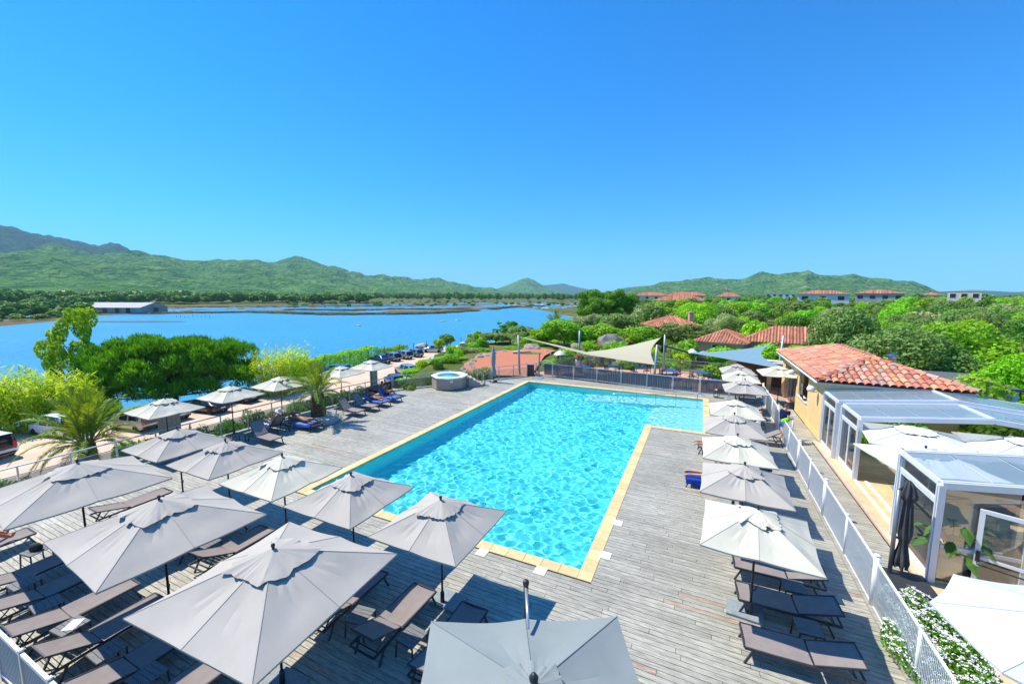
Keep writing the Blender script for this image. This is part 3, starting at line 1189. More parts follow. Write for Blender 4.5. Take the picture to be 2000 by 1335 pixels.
def parasol(label, half, ze, za, m, loc, group, seed, rz=0.0, plate=(0.72, 0.52), plate_off=(0.0, 0.0), base=True, name='parasol', pole_m=None):
    o = thing(name, label, 'parasol', loc, rz, group)
    cm, vm = canopy_meshes(half, ze, za, m, seed)
    obj('canopy', cm, o)
    obj('vent_cap', vm, o)
    pm = pole_m or M_POLE
    MB().tube([(0, 0, 0.05), (0, 0, za + 0.03)], 0.024, 10).build('pole', pm, o, smooth=True)
    f = MB()
    f.lathe([(0.015, 0), (0.03, 0.02), (0.034, 0.045), (0.028, 0.07), (0.006, 0.085)], 12, (0, 0, za + 0.03))
    f.build('finial', pm, o, smooth=True)
    MB().lathe([(0.045, 0), (0.05, 0.03), (0.045, 0.09)], 10, (0, 0, za - 0.12)).build('hub', pm, o, smooth=True)
    for k in range(8):
        th = k * math.pi / 4
        e = half * sq(th) * 0.985
        MB().beam((0.05 * math.cos(th), 0.05 * math.sin(th), za - 0.07), (e * math.cos(th), e * math.sin(th), ze - 0.015), 0.014, 0.02).build('rib', pm, o)
    if base:
        px, py = plate_off
        MB().box((px, py, 0.03), (plate[0], plate[1], 0.04)).build('base_plate', M_SLAB, o)
        MB().lathe([(0.05, 0.05), (0.045, 0.28), (0.032, 0.30)], 10).build('pole_sleeve', pm, o, smooth=True)
        h = MB()
        h.tube([(0, 0, 0.62), (0.07, 0, 0.62)], 0.012, 6)
        h.tube([(0.07, 0, 0.62), (0.09, 0, 0.72)], 0.01, 6)
        h.build('crank', pm, o)
    return o


GP = 'parasols standing on the pool deck'
ZE, ZA = 1.95, 2.48
SMALL = 1.09
# second row, taupe and cream
parasol('small taupe parasol by the left railing, the farthest left of the second row', SMALL, ZE, ZA, M_TAUPE, (-15.76, 7.1, 0), GP, 1)
parasol('small taupe parasol just left of the cream parasol, beside the left palm', SMALL, ZE, ZA, M_TAUPE, (-13.08, 7.1, 0), GP, 2)
parasol('cream parasol at the left corner of the pool, between taupe parasols', SMALL, ZE, ZA, M_CREAM, (-10.42, 7.08, 0), GP, 3)
parasol('taupe parasol over the near left corner of the pool', SMALL, ZE, ZA, M_TAUPE, (-7.76, 7.04, 0), GP, 4)
parasol('taupe parasol on a bare pole at the near edge of the pool', SMALL, ZE, ZA, M_TAUPE, (-5.02, 7.0, 0), GP, 5, plate_off=(0.1, 0.12))
# first row, larger
parasol('big pale grey parasol cut by the left edge of the picture', 1.46, 2.0, 2.62, M_TAUPE, (-14.5, 4.3, 0), GP, 6, rz=R(-6))
parasol('big pale grey parasol in the lower left with its corner over the loungers', 1.42, 2.0, 2.62, M_TAUPE, (-10.3, 4.2, 0), GP, 7, rz=R(-4))
parasol('biggest pale grey parasol in the foreground, left of the bottom centre', 1.46, 2.0, 2.62, M_TAUPE, (-6.5, 4.15, 0), GP, 8, rz=R(3))
# left row along the railing
for k, (y, lb) in enumerate(((9.05, 'cream parasol over the railing nearest the left palm'), (11.75, 'cream parasol over the railing above the reader with the hat'),
                             (14.35, 'cream parasol over the railing just left of the planted palm'), (18.2, 'cream parasol over the empty pair of loungers by the railing'),
                             (20.8, 'cream parasol over the woman in the pink bikini'))):
    parasol(lb, 1.03, ZE + 0.05, ZA + 0.02, M_CREAM, (-20.85 + (0.3 if k > 2 else 0), y, 0), GP, 20 + k, rz=R((0, 2, -2, 1, 3)[k]), plate=(0.5, 0.5))
# right row along the white fence
for k, (x, y, m, lb) in enumerate(((1.30, 9.62, M_CREAM, 'nearest cream parasol of the row along the white fence'), (1.26, 12.1, M_TAUPE, 'nearest taupe parasol of the row along the white fence'),
                                   (1.26, 14.6, M_CREAM, 'second cream parasol of the row along the white fence'), (1.33, 17.25, M_TAUPE, 'second taupe parasol of the row along the white fence'),
                                   (1.55, 19.85, M_CREAM, 'third cream parasol of the row, beside the pool steps'), (2.3, 24.8, M_TAUPE, 'third taupe parasol of the row, over the folded-up loungers'),
                                   (2.35, 27.9, M_CREAM, 'white parasol tucked between two taupe parasols at the back of the row'), (2.35, 30.6, M_TAUPE, 'farthest taupe parasol of the row, by the back fence'))):
    parasol(lb, 1.04 if k < 2 else 1.01, ZE, ZA - 0.02, m, (x, y, 0), GP, 30 + k, rz=R((-3, -2, 1, 1, 2, 2, 0, 4)[k]), plate_off=(-0.1, 0.05))
parasol('white parasol beside the entrance of the tiled building', 1.12, 2.0, 2.5, M_CREAM, (4.75, 30.6, 0), GP, 45, rz=R(4))


def closed_parasol(label, loc, h, m, name='closed_parasol', base='round', lean=0.0):
    o = thing(name, label, 'parasol', loc)
    pm = M_POLE
    r = np.random.default_rng(int(h * 100))
    MB().tube([(0, 0, 0.03), (0, 0, h)], 0.026, 10).build('pole', pm, o, smooth=True)
    rows = []
    n = 24
    zs = np.linspace(0, 1, 16)
    for t in zs:
        z = h - 0.02 - t * (h - 0.55)
        prof = 0.045 + 0.13 * math.sin(math.pi * min(1, t * 1.25)) ** 0.8 * (1 - 0.25 * t)
        if t > 0.68:
            prof = 0.085 + 0.12 * math.sin(math.pi * (t - 0.66) / 0.5)
        row = []
        for j in range(n):
            a = 2 * math.pi * j / n
            q = prof * (1 + 0.20 * math.cos(8 * a + 0.8 * math.sin(5 * t)) + 0.08 * math.sin(3 * a + 4 * t))
            row.append((q * math.cos(a), q * math.sin(a), z))
        rows.append(row)
    MB().grid(rows, close=True).build('folded_canopy', m, o, smooth=True)
    MB().lathe([(0.10, 0), (0.105, 0.03), (0.10, 0.06)], 16, (0, 0, 0.55 + (h - 0.55) * 0.32)).build('tie_strap', m, o, smooth=True)
    MB().lathe([(0.03, 0), (0.035, 0.03), (0.005, 0.08)], 10, (0, 0, h)).build('finial', pm, o, smooth=True)
    if base == 'round':
        MB().lathe([(0.31, 0.012), (0.32, 0.05), (0.27, 0.11), (0.06, 0.14), (0.045, 0.3), (0.03, 0.3)], 24).build('base', M_ANTH, o, smooth=True)
    else:
        MB().box((0.25, -0.2, 0.05), (0.95, 0.7, 0.06)).build('base', M_ANTH, o)
    return o


pc = G(964, 746)
closed_parasol('closed slate grey parasol on a round base beside the hot tub', (pc.x, pc.y, 0), 2.82, M_SLATEC)
dc = thing('closed_parasol', 'closed charcoal cantilever parasol standing in front of the glass veranda', 'parasol', (4.62, 12.6, 0))
MB().tube([(0, 0, 0.05), (0, 0, 2.28)], 0.045, 12).build('pole', mat('grey_metal', (0.25, 0.27, 0.29), 0.4, metal=0.6), dc, smooth=True)
rows = []
for t in np.linspace(0, 1, 26):
    z = 2.55 - 2.25 * t
    pr = float(np.interp(t, (0, 0.02, 0.10, 0.17, 0.20, 0.24, 0.45, 0.62, 0.72, 0.78, 0.92, 1.0), (0.02, 0.07, 0.105, 0.145, 0.135, 0.075, 0.10, 0.115, 0.075, 0.085, 0.145, 0.12)))
    rows.append([(0.17 + 0.03 * math.sin(3 * t) + pr * (1 + 0.28 * math.cos(7 * a + 2.5 * math.sin(4 * t))) * math.cos(a), pr * (1 + 0.28 * math.cos(7 * a + 2.5 * math.sin(4 * t))) * math.sin(a),
                  z + (0.05 * math.sin(5 * a) if t > 0.95 else 0)) for a in np.linspace(0, 2 * math.pi, 43)[:-1]])
MB().grid(rows, close=True).build('folded_canopy', M_DARKC, dc, smooth=True)
MB().beam((0, 0, 2.26), (0.2, 0, 2.54), 0.05, 0.05).build('arm', M_ANTH, dc)
MB().box((0.2, -0.25, 0.06), (1.0, 0.9, 0.07)).build('base_plate', M_ANTH, dc)
MB().tube([(0, 0, 1.05), (0.14, 0, 1.05)], 0.03, 8).build('crank', M_ANTH, dc)


def cantilever(label, c, half, rz, ze, za, m, post, seed, post_top, sq=sq):
    o = thing('cantilever_parasol', label, 'parasol', (c[0], c[1], 0), rz)
    cm, vm = canopy_meshes(half, ze, za, m, seed, vent=0.24, wrinkle=0.5, sq=sq)
    obj('canopy', cm, o)
    obj('vent_cap', vm, o)
    MB().lathe([(0.02, 0), (0.05, 0.02), (0.055, 0.06), (0.03, 0.10), (0.005, 0.115)], 14, (0, 0, za + 0.05)).build('finial', M_POLE, o, smooth=True)
    q = Matrix.Rotation(-rz, 3, 'Z') @ (Vector((post[0], post[1], 0)) - Vector((c[0], c[1], 0)))
    MB().tube([(q.x, q.y, 0.05), (q.x, q.y, post_top)], 0.038, 12).build('post', M_POLE, o, smooth=True)
    MB().tube([(q.x, q.y, post_top - 0.04), (q.x * 0.62, q.y * 0.62, za - (za - ze) * 0.60 + 0.03)], 0.022, 10).build('strut', M_ALU, o, smooth=True)
    MB().lathe([(0.045, 0), (0.05, 0.05), (0.03, 0.08)], 12, (q.x, q.y, post_top - 0.02)).build('cap', M_POLE, o, smooth=True)
    MB().box((q.x, q.y, 0.035), (0.9, 0.9, 0.05)).build('base_plate', M_SLAB, o)
    for k in range(8):
        th = k * math.pi / 4
        e = half * sq(th) * 0.985
        MB().beam((0.05 * math.cos(th), 0.05 * math.sin(th), za - 0.06), (e * math.cos(th), e * math.sin(th), ze - 0.015), 0.016, 0.022).build('rib', M_POLE, o)
    return o


cantilever('weathered grey cantilever parasol with a post, cut by the bottom edge', (-1.50, 3.80), 1.38, R(27.3), 2.25, 2.62, M_GREYC, (-2.22, 5.26), 61, 2.62)
cantilever('white cantilever parasol over the flower bed in the lower right corner', (5.10, 7.82), 1.63, R(33.5), 2.2, 2.72, mat('blue_shaded_white_canvas', (0.50, 0.55, 0.58), 0.85, (0.54, 0.59, 0.62), scale=2, spec=0.15), (6.9, 6.6), 62, 2.75, octa)  # white canvas with its bluish shade put into the colour
GR = 'white parasols in the glass veranda'
parasol('large white parasol at the back left under the veranda', 1.42, 2.0, 2.42, M_WHITEC, (7.05, 18.55, 0), GR, 63, rz=R(-8), plate=(0.9, 0.9))
parasol('white parasol in the middle of the open part of the veranda', 1.25, 1.95, 2.34, M_WHITEC, (6.45, 16.25, 0), GR, 64, rz=R(12), plate=(0.9, 0.9))
parasol('large white parasol under the veranda at the right edge', 1.42, 2.0, 2.42, M_WHITEC, (9.9, 18.6, 0), GR, 65, rz=R(-6), plate=(0.9, 0.9))


# ---------------------------------------------------------------- loungers
def lounger(back):
    o = thing('sun_lounger', 'x', 'sun lounger')
    W, zs = 0.60, 0.33
    b = MB()
    rows = []
    for t in np.linspace(0, 1, 7):
        x = -0.93 + 1.08 * t
        rows.append([(x, y, zs - 0.022 * (1 - (2 * y / W) ** 2)) for y in np.linspace(-W / 2, W / 2, 7)])
    b.grid(rows)
    n = len(b.v)
    b.build('seat_sling', M_SLING, o, smooth=True)
    ca, sa = math.cos(back), math.sin(back)
    rows = []
    for t in np.linspace(0, 1, 6):
        l = 0.77 * t + 0.02
        rows.append([(0.16 + l * ca, y, zs + l * sa - 0.02 * (1 - (2 * y / W) ** 2) * math.sin(math.pi * t)) for y in np.linspace(-W / 2, W / 2, 7)])
    MB().grid(rows).build('back_sling', M_SLING, o, smooth=True)
    f = MB()
    for s in (-1, 1):
        y = s * (W / 2 + 0.015)
        f.beam((-0.95, y, zs - 0.012), (0.92, y, zs - 0.05), 0.03, 0.045)
    f.beam((-0.95, -W / 2, zs - 0.012), (-0.95, W / 2, zs - 0.012), 0.03, 0.04)
    f.beam((0.16, -W / 2, zs - 0.04), (0.16, W / 2, zs - 0.04), 0.03, 0.03)
    f.beam((0.92, -W / 2, zs - 0.05), (0.92, W / 2, zs - 0.05), 0.03, 0.03)
    f.build('frame', M_ANTH, o)
    g = MB()
    for s in (-1, 1):
        y = s * (W / 2 - 0.004)
        g.beam((0.17, y, zs - 0.01), (0.16 + 0.80 * ca, y, zs + 0.80 * sa), 0.025, 0.03)
    g.beam((0.16 + 0.80 * ca, -W / 2, zs + 0.80 * sa), (0.16 + 0.80 * ca, W / 2, zs + 0.80 * sa), 0.025, 0.03)
    g.build('back_frame', M_ANTH, o)
    for s in (-1, 1):
        y = s * (W / 2 + 0.02)
        MB().beam((-0.80, y, zs - 0.03), (-0.94, y, 0.0), 0.035, 0.035).build('leg', M_ANTH, o)
        MB().beam((0.66, y, zs - 0.05), (0.80, y, 0.0), 0.035, 0.035).build('leg', M_ANTH, o)
    k = MB()
    for s in (-1, 1):
        y = s * (W / 2 - 0.05)
        k.beam((0.16 + 0.5 * ca, y, zs + 0.5 * sa - 0.02), (0.16 + 0.5 * ca + 0.16, y, zs - 0.06), 0.02, 0.02)
    k.beam((0.16 + 0.5 * ca + 0.16, -W / 2, zs - 0.06), (0.16 + 0.5 * ca + 0.16, W / 2, zs - 0.06), 0.02, 0.02)
    k.build('back_stay', M_ANTH, o)
    return o


PROTO_USED = {}


def place(kind, make, loc, rz, label, group=None):
    """first call builds the thing, later calls copy it with all its parts"""
    if kind not in PROTO_USED:
        o = make()
        PROTO_USED[kind] = freeze(o)
        o.location = loc
        o.rotation_euler = (0, 0, rz)
        o['label'] = label
        if group:
            o['group'] = group
        return o
    return copy_tree(PROTO_USED[kind], loc, rz, label, group)


def sun_lounger(loc, rz, label, back=14, group='sun loungers on the pool deck'):
    return place('lounger%d' % back, lambda: lounger(R(back)), loc, rz, label, group)


HEAD_DN = R(-90)
FR = ('in the row at the lower left edge, first from the left', 'in the row at the lower left, second from the left edge', 'in the row at the lower left, third from the left edge',
      'fourth from the left in the lower left row, mostly sunlit', 'fifth from the left in the lower left row, half under a parasol',
      'under the biggest parasol at the bottom edge')
for k, x in enumerate((-14.44, -13.12, -11.79, -10.47, -9.07, -7.72)):
    sun_lounger((x, 3.22, 0), HEAD_DN + R((2, 0, -1, 1, 0, -2)[k]), 'taupe sling lounger ' + FR[k], 14 if k != 3 else 22)
sun_lounger((-16.9, 3.0, 0), HEAD_DN, 'taupe sling lounger cut by the left picture edge, under the person in red', 14)
MR = ('at the right end of the middle row, behind the grey cantilever parasol', 'beside the bare parasol pole in the middle row, its back raised', 'hidden mostly by the biggest parasol, in the middle row',
      'between the biggest parasol and the pool, in the middle row', 'in the middle row, in the shade right of the second big parasol', 'in the middle row with a sunlit headrest beside a slatted table',
      'in the middle row, showing behind the second big parasol', 'in the middle row, left of the second big parasol tip', 'in the middle row, its pink headrest showing between two big parasols')
for k, x in enumerate((-4.10, -5.47, -6.85, -8.2, -9.6, -10.98, -12.3, -14.6, -16.3)):
    sun_lounger((x, 5.97, 0), HEAD_DN + R((1, -2, 0, 2, -1, 2, 0, 1, -1)[k]), 'taupe sling lounger ' + MR[k], 22 if k in (1, 5) else 14)
for k, (y, lb) in enumerate(((8.62, 'nearest lounger of the right row, half in sun under the cream parasol'), (9.95, 'second lounger of the right row, in the shade of the cream parasol'),
                             (11.12, 'third lounger of the right row, its end tucked under the cream parasol'))):
    sun_lounger((2.0, y, 0), R((4, 3, 2)[k]), 'taupe ' + lb, 14)
sun_lounger((0.72, 15.9, 0), R(2), 'lounger with a royal blue towel and a sunbather lying face down', 14)
sun_lounger((1.1, 19.5, 0), R(2), 'dark lounger under the third cream parasol with bare feet at its end', 14)
sun_lounger((1.75, 17.45, 0), R(-4), 'dark lounger with the sunbather in pink between two parasols', 14)
sun_lounger((2.35, 23.9, 0), R(-8), 'lounger with a white towel over its raised back, by the white fence', 48)
for k, (x, y) in enumerate(((2.6, 25.3), (2.5, 26.3), (2.6, 27.3), (2.7, 28.6), (2.75, 21.9))):
    sun_lounger((x, y, 0), R((2, -3, 3, 1, 4)[k]), ('dark empty lounger, nearest of the raised-back group under the far taupe parasol', 'dark empty lounger, second of the raised-back group at the back right',
                'dark empty lounger, third of the raised-back group at the back right', 'dark empty lounger at the far end of the raised-back group by the back fence',
                'dark lounger behind the third cream parasol beside the fence gate')[k], 28)
HL = R(180)
sun_lounger((-18.55, 11.8, 0), HL + R(-3), 'empty dark lounger, nearest on the left side by the railing, back raised', 48)
sun_lounger((-19.62, 12.95, 0), R(4), 'lounger turned to the sea carrying the reader in a sun hat', 48)
sun_lounger((-18.55, 14.0, 0), HL + R(3), 'lounger with a sleeping woman left of the planted palm', 14)
sun_lounger((-18.45, 16.85, 0), HL, 'empty dark lounger right of the planted palm', 48)
sun_lounger((-18.45, 17.95, 0), HL + R(2), 'empty dark lounger next to the woman in the pink bikini', 48)
sun_lounger((-18.5, 19.05, 0), HL + R(-2), 'lounger with a blue towel under the woman in the pink bikini', 28)
sun_lounger((-18.6, 20.25, 0), HL + R(-6), 'lounger with a blue towel under the man reading, near the hot tub', 48)
for k, (x, y) in enumerate(((-19.3, 8.6), (-19.2, 9.8))):
    sun_lounger((x, y, 0), HL + R((3, -2)[k]), ('dark lounger near the railing behind the leftmost small taupe parasol', 'dark lounger by the railing under the white parasol above the taupe ones')[k], 28)


def side_table():
    o = thing('side_table', 'x', 'side table')
    t = MB()
    for k in range(5):
        t.box((0, -0.176 + 0.088 * k, 0.39), (0.44, 0.080, 0.018))
    t.build('tabletop', M_SLATW, o)
    f = MB()
    for s in (-1, 1):
        f.beam((-0.22, s * 0.21, 0.372), (0.22, s * 0.21, 0.372), 0.02, 0.025)
    f.beam((0, -0.2, 0.372), (0, 0.2, 0.372), 0.02, 0.02)
    f.build('frame', M_ANTH, o)
    for sx in (-1, 1):
        for sy in (-1, 1):
            MB().beam((sx * 0.20, sy * 0.2, 0.37), (sx * 0.225, sy * 0.215, 0), 0.025, 0.025).build('leg', M_ANTH, o)
    return o


TB = 'slatted side tables between the loungers'
for k, (x, y, lb) in enumerate(((-13.8, 3.0, 'between the first two loungers at the lower left edge'), (-12.4, 2.96, 'between the second and third lounger at the lower left'),
                                (-11.14, 2.92, 'carrying a magazine at the lower left'), (-9.72, 2.96, 'beside the sunlit lounger at the lower left'),
                                (-8.45, 3.03, 'at the bottom edge left of the biggest parasol'), (-6.1, 5.62, 'left of the bare parasol pole in the middle row'),
                                (-4.8, 5.66, 'in front of the bare parasol pole, right of a lounger'), (-11.65, 5.7, 'between two loungers behind the second big parasol'),
                                (-15.3, 3.6, 'with a black bag on it by the left edge'), (2.24, 10.51, 'between the second and third lounger of the right row'),
                                (2.27, 9.25, 'between the two nearest loungers of the right row'), (-19.3, 13.5, 'between the sun-hat reader and the sleeping woman'),
                                (-18.95, 17.4, 'between the two empty loungers right of the palm'), (-18.85, 18.5, 'beside the lounger of the woman in the pink bikini'),
                                (-19.6, 11.2, 'with a blue cloth by the nearest left lounger'))):
    place('table', side_table, (x, y, 0), R((3, -4, 6, 0, 2, 8, -5, 3, 10, 4, 6, 0, 5, -3, 2)[k]), 'dark slatted side table ' + lb, TB)

mg = MB()
mg.box((0, 0, 0.003), (0.21, 0.29, 0.006))
o = mg.build('magazine', mat('magazine_paper', (0.45, 0.6, 0.85), 0.5, (0.8, 0.82, 0.85), scale=14, lo=0.45, hi=0.55), loc=(-11.1, 2.95, 0.401), rz=R(35))
tag(o, 'open pale blue magazine lying on the slatted table at the lower left', 'magazine')
bg = MB()
bg.lathe([(0.04, 0), (0.15, 0.02), (0.16, 0.1), (0.10, 0.17), (0.05, 0.19), (0.01, 0.2)], 10, sx=1.0, sy=0.6)
o = bg.build('bag', mat('black_fabric', (0.02, 0.02, 0.022), 0.8, (0.035, 0.035, 0.04), scale=9), smooth=True, loc=(-15.3, 3.6, 0.40), rz=0.5)
tag(o, 'black cloth bag on the side table by the left edge', 'bag')


def towel(label, cx, cy, ln, wd, rz, m, z=0.345, drop=0.16, back=0.0, fold=0.0, flip=1):
    """cloth laid over a lounger, hanging down both sides"""
    r = np.random.default_rng(int(abs(cx * 100)) % 97)
    rows = []
    ph = r.uniform(0, 6, 4)
    for x in np.linspace(-ln / 2, ln / 2, 22):
        row = []
        for s in np.linspace(-1, 1, 19):
            a = abs(s)
            if a < 0.66:
                y = s / 0.66 * wd / 2
                zz = z + 0.006 * math.sin(9 * x + ph[0]) * math.sin(7 * s + ph[1]) - 0.012 * (1 - (s / 0.66) ** 2)
            else:
                k = (a - 0.66) / 0.34
                y = math.copysign(wd / 2 + 0.025 + 0.012 * math.sin(11 * x + ph[2] + (1 if s > 0 else 0)), s)
                zz = z - drop * k * (1 + 0.12 * math.sin(5 * x + ph[3])) + 0.004
            xb = x
            if back and x * flip > 0.15:
                l = x * flip - 0.15
                xb = flip * (0.15 + l * math.cos(back))
                zz += l * math.sin(back)
            row.append((xb, y, zz + 0.012))
        rows.append(row)
    o = MB().grid(rows).build('beach_towel', m, smooth=True, loc=(cx, cy, 0), rz=rz)
    return tag(o, label, 'towel')


M_TBLUE = mat('royal_blue_towel', (0.015, 0.05, 0.33), 0.95, (0.025, 0.075, 0.42), scale=12, bump=0.4, bscale=90, spec=0.1)
M_TLIGHT = mat('sky_blue_towel', (0.10, 0.18, 0.52), 0.95, (0.16, 0.26, 0.62), scale=12, bump=0.4, bscale=90, spec=0.1)
M_TWHITE = mat('white_towel', (0.78, 0.79, 0.80), 0.95, (0.70, 0.72, 0.74), scale=8, bump=0.4, bscale=90, spec=0.1)
M_TPRINT = mat('printed_towel', (0.75, 0.76, 0.78), 0.95, (0.10, 0.13, 0.30), scale=7, lo=0.52, hi=0.56, bump=0.3, bscale=90, spec=0.1)
towel('royal blue towel spread on the lounger under the face-down sunbather', 0.55, 15.9, 1.55, 0.66, R(2), M_TBLUE, drop=0.24)
towel('light blue towel on the lounger under the woman in the pink bikini', -18.5, 19.05, 1.6, 0.66, HL + R(-2), M_TLIGHT, back=R(28))
towel('light blue towel on the lounger of the man reading near the hot tub', -18.6, 20.25, 1.5, 0.66, HL + R(-6), M_TLIGHT, back=R(48))
towel('white towel hanging over the raised lounger back by the white fence', 2.5, 23.9, 1.5, 0.68, R(-8), M_TWHITE, drop=0.3, back=R(48))
towel('white and navy printed towel under the reader with the sun hat', -19.72, 12.95, 1.3, 0.66, R(4), M_TPRINT, back=R(48))
towel('blue towel under the sleeping woman left of the planted palm', -18.45, 14.0, 1.2, 0.66, HL + R(3), M_TLIGHT)


# ---------------------------------------------------------------- hot tub
def hot_tub():
    c = Vector((-17.15, 25.35, 0))
    o = thing('hot_tub', 'octagonal wood clad hot tub with white rim and turquoise water', 'hot tub', c, R(10))
    rr, h = 1.32, 0.92
    wood = wood_mat('hot_tub_cladding', (0.24, 0.19, 0.15), (0.42, 0.34, 0.27), (0.55, 0.46, 0.38), rnd=0.05, grain=(1.5, 1.5, 20))
    for k in range(8):
        a0, a1 = 2 * math.pi * (k - 0.5) / 8, 2 * math.pi * (k + 0.5) / 8
        p0, p1 = Vector((rr * math.cos(a0), rr * math.sin(a0), 0)), Vector((rr * math.cos(a1), rr * math.sin(a1), 0))
        for q in range(5):
            z = 0.06 + q * 0.165
            MB().beam(p0 * 0.998 + Vector((0, 0, z + 0.08)), p1 * 0.998 + Vector((0, 0, z + 0.08)), 0.03, 0.156).build('cladding_board', wood, o)
    white = mat('white_acrylic', (0.80, 0.81, 0.82), 0.25, (0.76, 0.78, 0.80), scale=3)
    prof = [(1.22, 0.80), (1.36, 0.885), (1.37, 0.94), (1.33, 0.965), (0.98, 0.955), (0.93, 0.91), (0.90, 0.62), (0.60, 0.56), (0.56, 0.25), (0.01, 0.22)]
    b = MB()
    rows = []
    for rad, z in prof:
        row = []
        for j in range(32):
            a = 2 * math.pi * j / 32
            oct_ = math.cos(math.pi / 8) / math.cos(((a + math.pi / 8) % (math.pi / 4)) - math.pi / 8)
            mixk = min(1, max(0, (rad - 0.9) / 0.4))
            q = rad * (mixk * oct_ * 1.03 + (1 - mixk))
            row.append((q * math.cos(a), q * math.sin(a), z))
        rows.append(row)
    b.grid(rows, close=True)
    b.build('shell', white, o, smooth=False)
    m = mat('tub_water', (0.12, 0.72, 0.70), 0.06, (0.20, 0.80, 0.78), scale=4, bump=0.25, bscale=7)
    MB().lathe([(0.91, 0.80), (0.01, 0.801)], 32).build('water', m, o, smooth=True)
    s = MB()
    s.box((0, 0, 0), (0.005, 0.16, 0.20))
    sg = s.build('sign', M_LID, o)
    a = R(-60)
    sg.location = (1.36 * math.cos(a) * 0.96, 1.36 * math.sin(a) * 0.96, 0.70)
    sg.rotation_euler = (0, 0, a)
    MB().box((0.004, 0, 0.02), (0.004, 0.06, 0.06)).build('pictogram', mat('dark_blue_print', (0.02, 0.04, 0.15), 0.6), sg)
    # steps on the pool side
    d = Vector((math.cos(R(15)), math.sin(R(15)), 0))
    n = Vector((-d.y, d.x, 0))
    for k in range(4):
        hh = 0.72 - 0.18 * k
        s = MB()
        s.box((1.40 + 0.15 + 0.28 * k, 0.1, hh / 2), (0.279, 0.95, hh))
        st = s.build('step', wood, o)
        st.rotation_euler = (0, 0, R(28))
    rl = MB()
    for y in (-0.36, 0.56):
        rl.tube([(1.36, y, 1.02), (1.45, y, 1.72), (2.55, y, 0.95), (2.62, y, 0.05)], 0.02, 8)
    for x, z0, z1 in ((1.75, 0.55, 1.5), (2.1, 0.35, 1.26)):
        for y in (-0.36, 0.56):
            rl.tube([(x, y, z0), (x, y, z1)], 0.016, 8)
    ro = rl.build('hand_rail', M_STEEL, o, smooth=True)
    ro.rotation_euler = (0, 0, R(28))
    return o


hot_tub()


# ---------------------------------------------------------------- palms
def frond_mesh(name, ln, droop, m, seed, w=0.36, nl=46, spread=1.0):
    """rachis along +X, rising then drooping, with a leaflet pair at every node"""
    r = np.random.default_rng(seed)
    b = MB()
    pts = []
    for t in np.linspace(0, 1, 12):
        x = ln * (math.sin(t * 1.15) / math.sin(1.15)) * (1 - 0.12 * t * droop)
        z = ln * (0.30 * t - droop * 0.62 * t * t)
        pts.append(Vector((x, 0, z)))
    b.tube(pts, [0.022 * (1 - 0.8 * i / 11) for i in range(12)], 4, mi=1, cap=False)
    for i in range(nl):
        t = 0.16 + 0.84 * (i + 0.5) / nl
        k = t * 11
        i0 = min(10, int(k))
        p = pts[i0].lerp(pts[i0 + 1], k - i0)
        d = (pts[i0 + 1] - pts[i0]).normalized()
        ll = w * ln / 2.2 * (math.sin(math.pi * (0.18 + 0.80 * t)) * 0.9 + 0.25) * r.uniform(0.85, 1.1)
        for s in (-1, 1):
            fa = R(48 - 18 * t) * spread
            dirv = d * math.cos(fa) + Vector((0, s, 0)) * math.sin(fa)
            dirv = (dirv + Vector((0, 0, 0.42 - 0.5 * r.random()))).normalized()
            tip = p + dirv * ll + Vector((0, 0, -0.10 * ll * (1 + droop)))
            mid = p + dirv * ll * 0.5 + Vector((0, 0, 0.02 * ll))
            wv = d * 0.022 * (ln / 2.2)
            b.add([p - wv * 0.6, p + wv * 0.6, mid + wv, tip, mid - wv], [(0, 1, 2, 4), (4, 2, 3)], 0)
    return b.mesh(name, m)


M_FROND = leaf_mat('palm_frond', (0.13, 0.24, 0.02), (0.26, 0.36, 0.045), trans=0.35, scale=1.5)
M_RACHIS = mat('palm_rachis', (0.22, 0.22, 0.05), 0.6)
FRONDS = [frond_mesh('frond', 2.0, dr, [M_FROND, M_RACHIS], 70 + i) for i, dr in enumerate((0.25, 0.55, 0.9, 1.3, 1.7))]
M_PTRUNK = mat('palm_trunk', (0.07, 0.035, 0.015), 0.95, (0.20, 0.115, 0.05), scale=14, bump=0.8, bscale=20)


def palm(label, loc, h, r0, r1, n, size, seed, name='palm_tree', straight=False):
    o = thing(name, label, 'palm tree', loc)
    r = np.random.default_rng(seed)
    b = MB()
    rows = []
    k = 26
    for i in range(k + 1):
        t = i / k
        rad = r0 + (r1 - r0) * t + 0.03 * math.sin(math.pi * t)
        rows.append([((rad * (1 + 0.10 * ((i + j) % 2))) * math.cos(2 * math.pi * j / 14), (rad * (1 + 0.10 * ((i + j) % 2))) * math.sin(2 * math.pi * j / 14), h * t) for j in range(14)])
    b.grid(rows, close=True)
    b.build('trunk', M_PTRUNK, o)
    for i in range(n):
        t = i / (n - 1)
        el = R(80 - 84 * t ** 1.15 + r.uniform(-6, 6))
        az = i * 2.399 + r.uniform(-0.2, 0.2)
        q = min(4, int(t * 5))
        f = obj('frond', FRONDS[q], o, (0.5 * r1 * math.cos(az), 0.5 * r1 * math.sin(az), h - 0.02))
        f.rotation_euler = (r.uniform(-0.3, 0.3), -el, az)
        s = size * r.uniform(0.85, 1.1) * (0.8 + 0.3 * math.sin(math.pi * min(1, t + 0.25)))
        f.scale = (s, s, s)
    return o


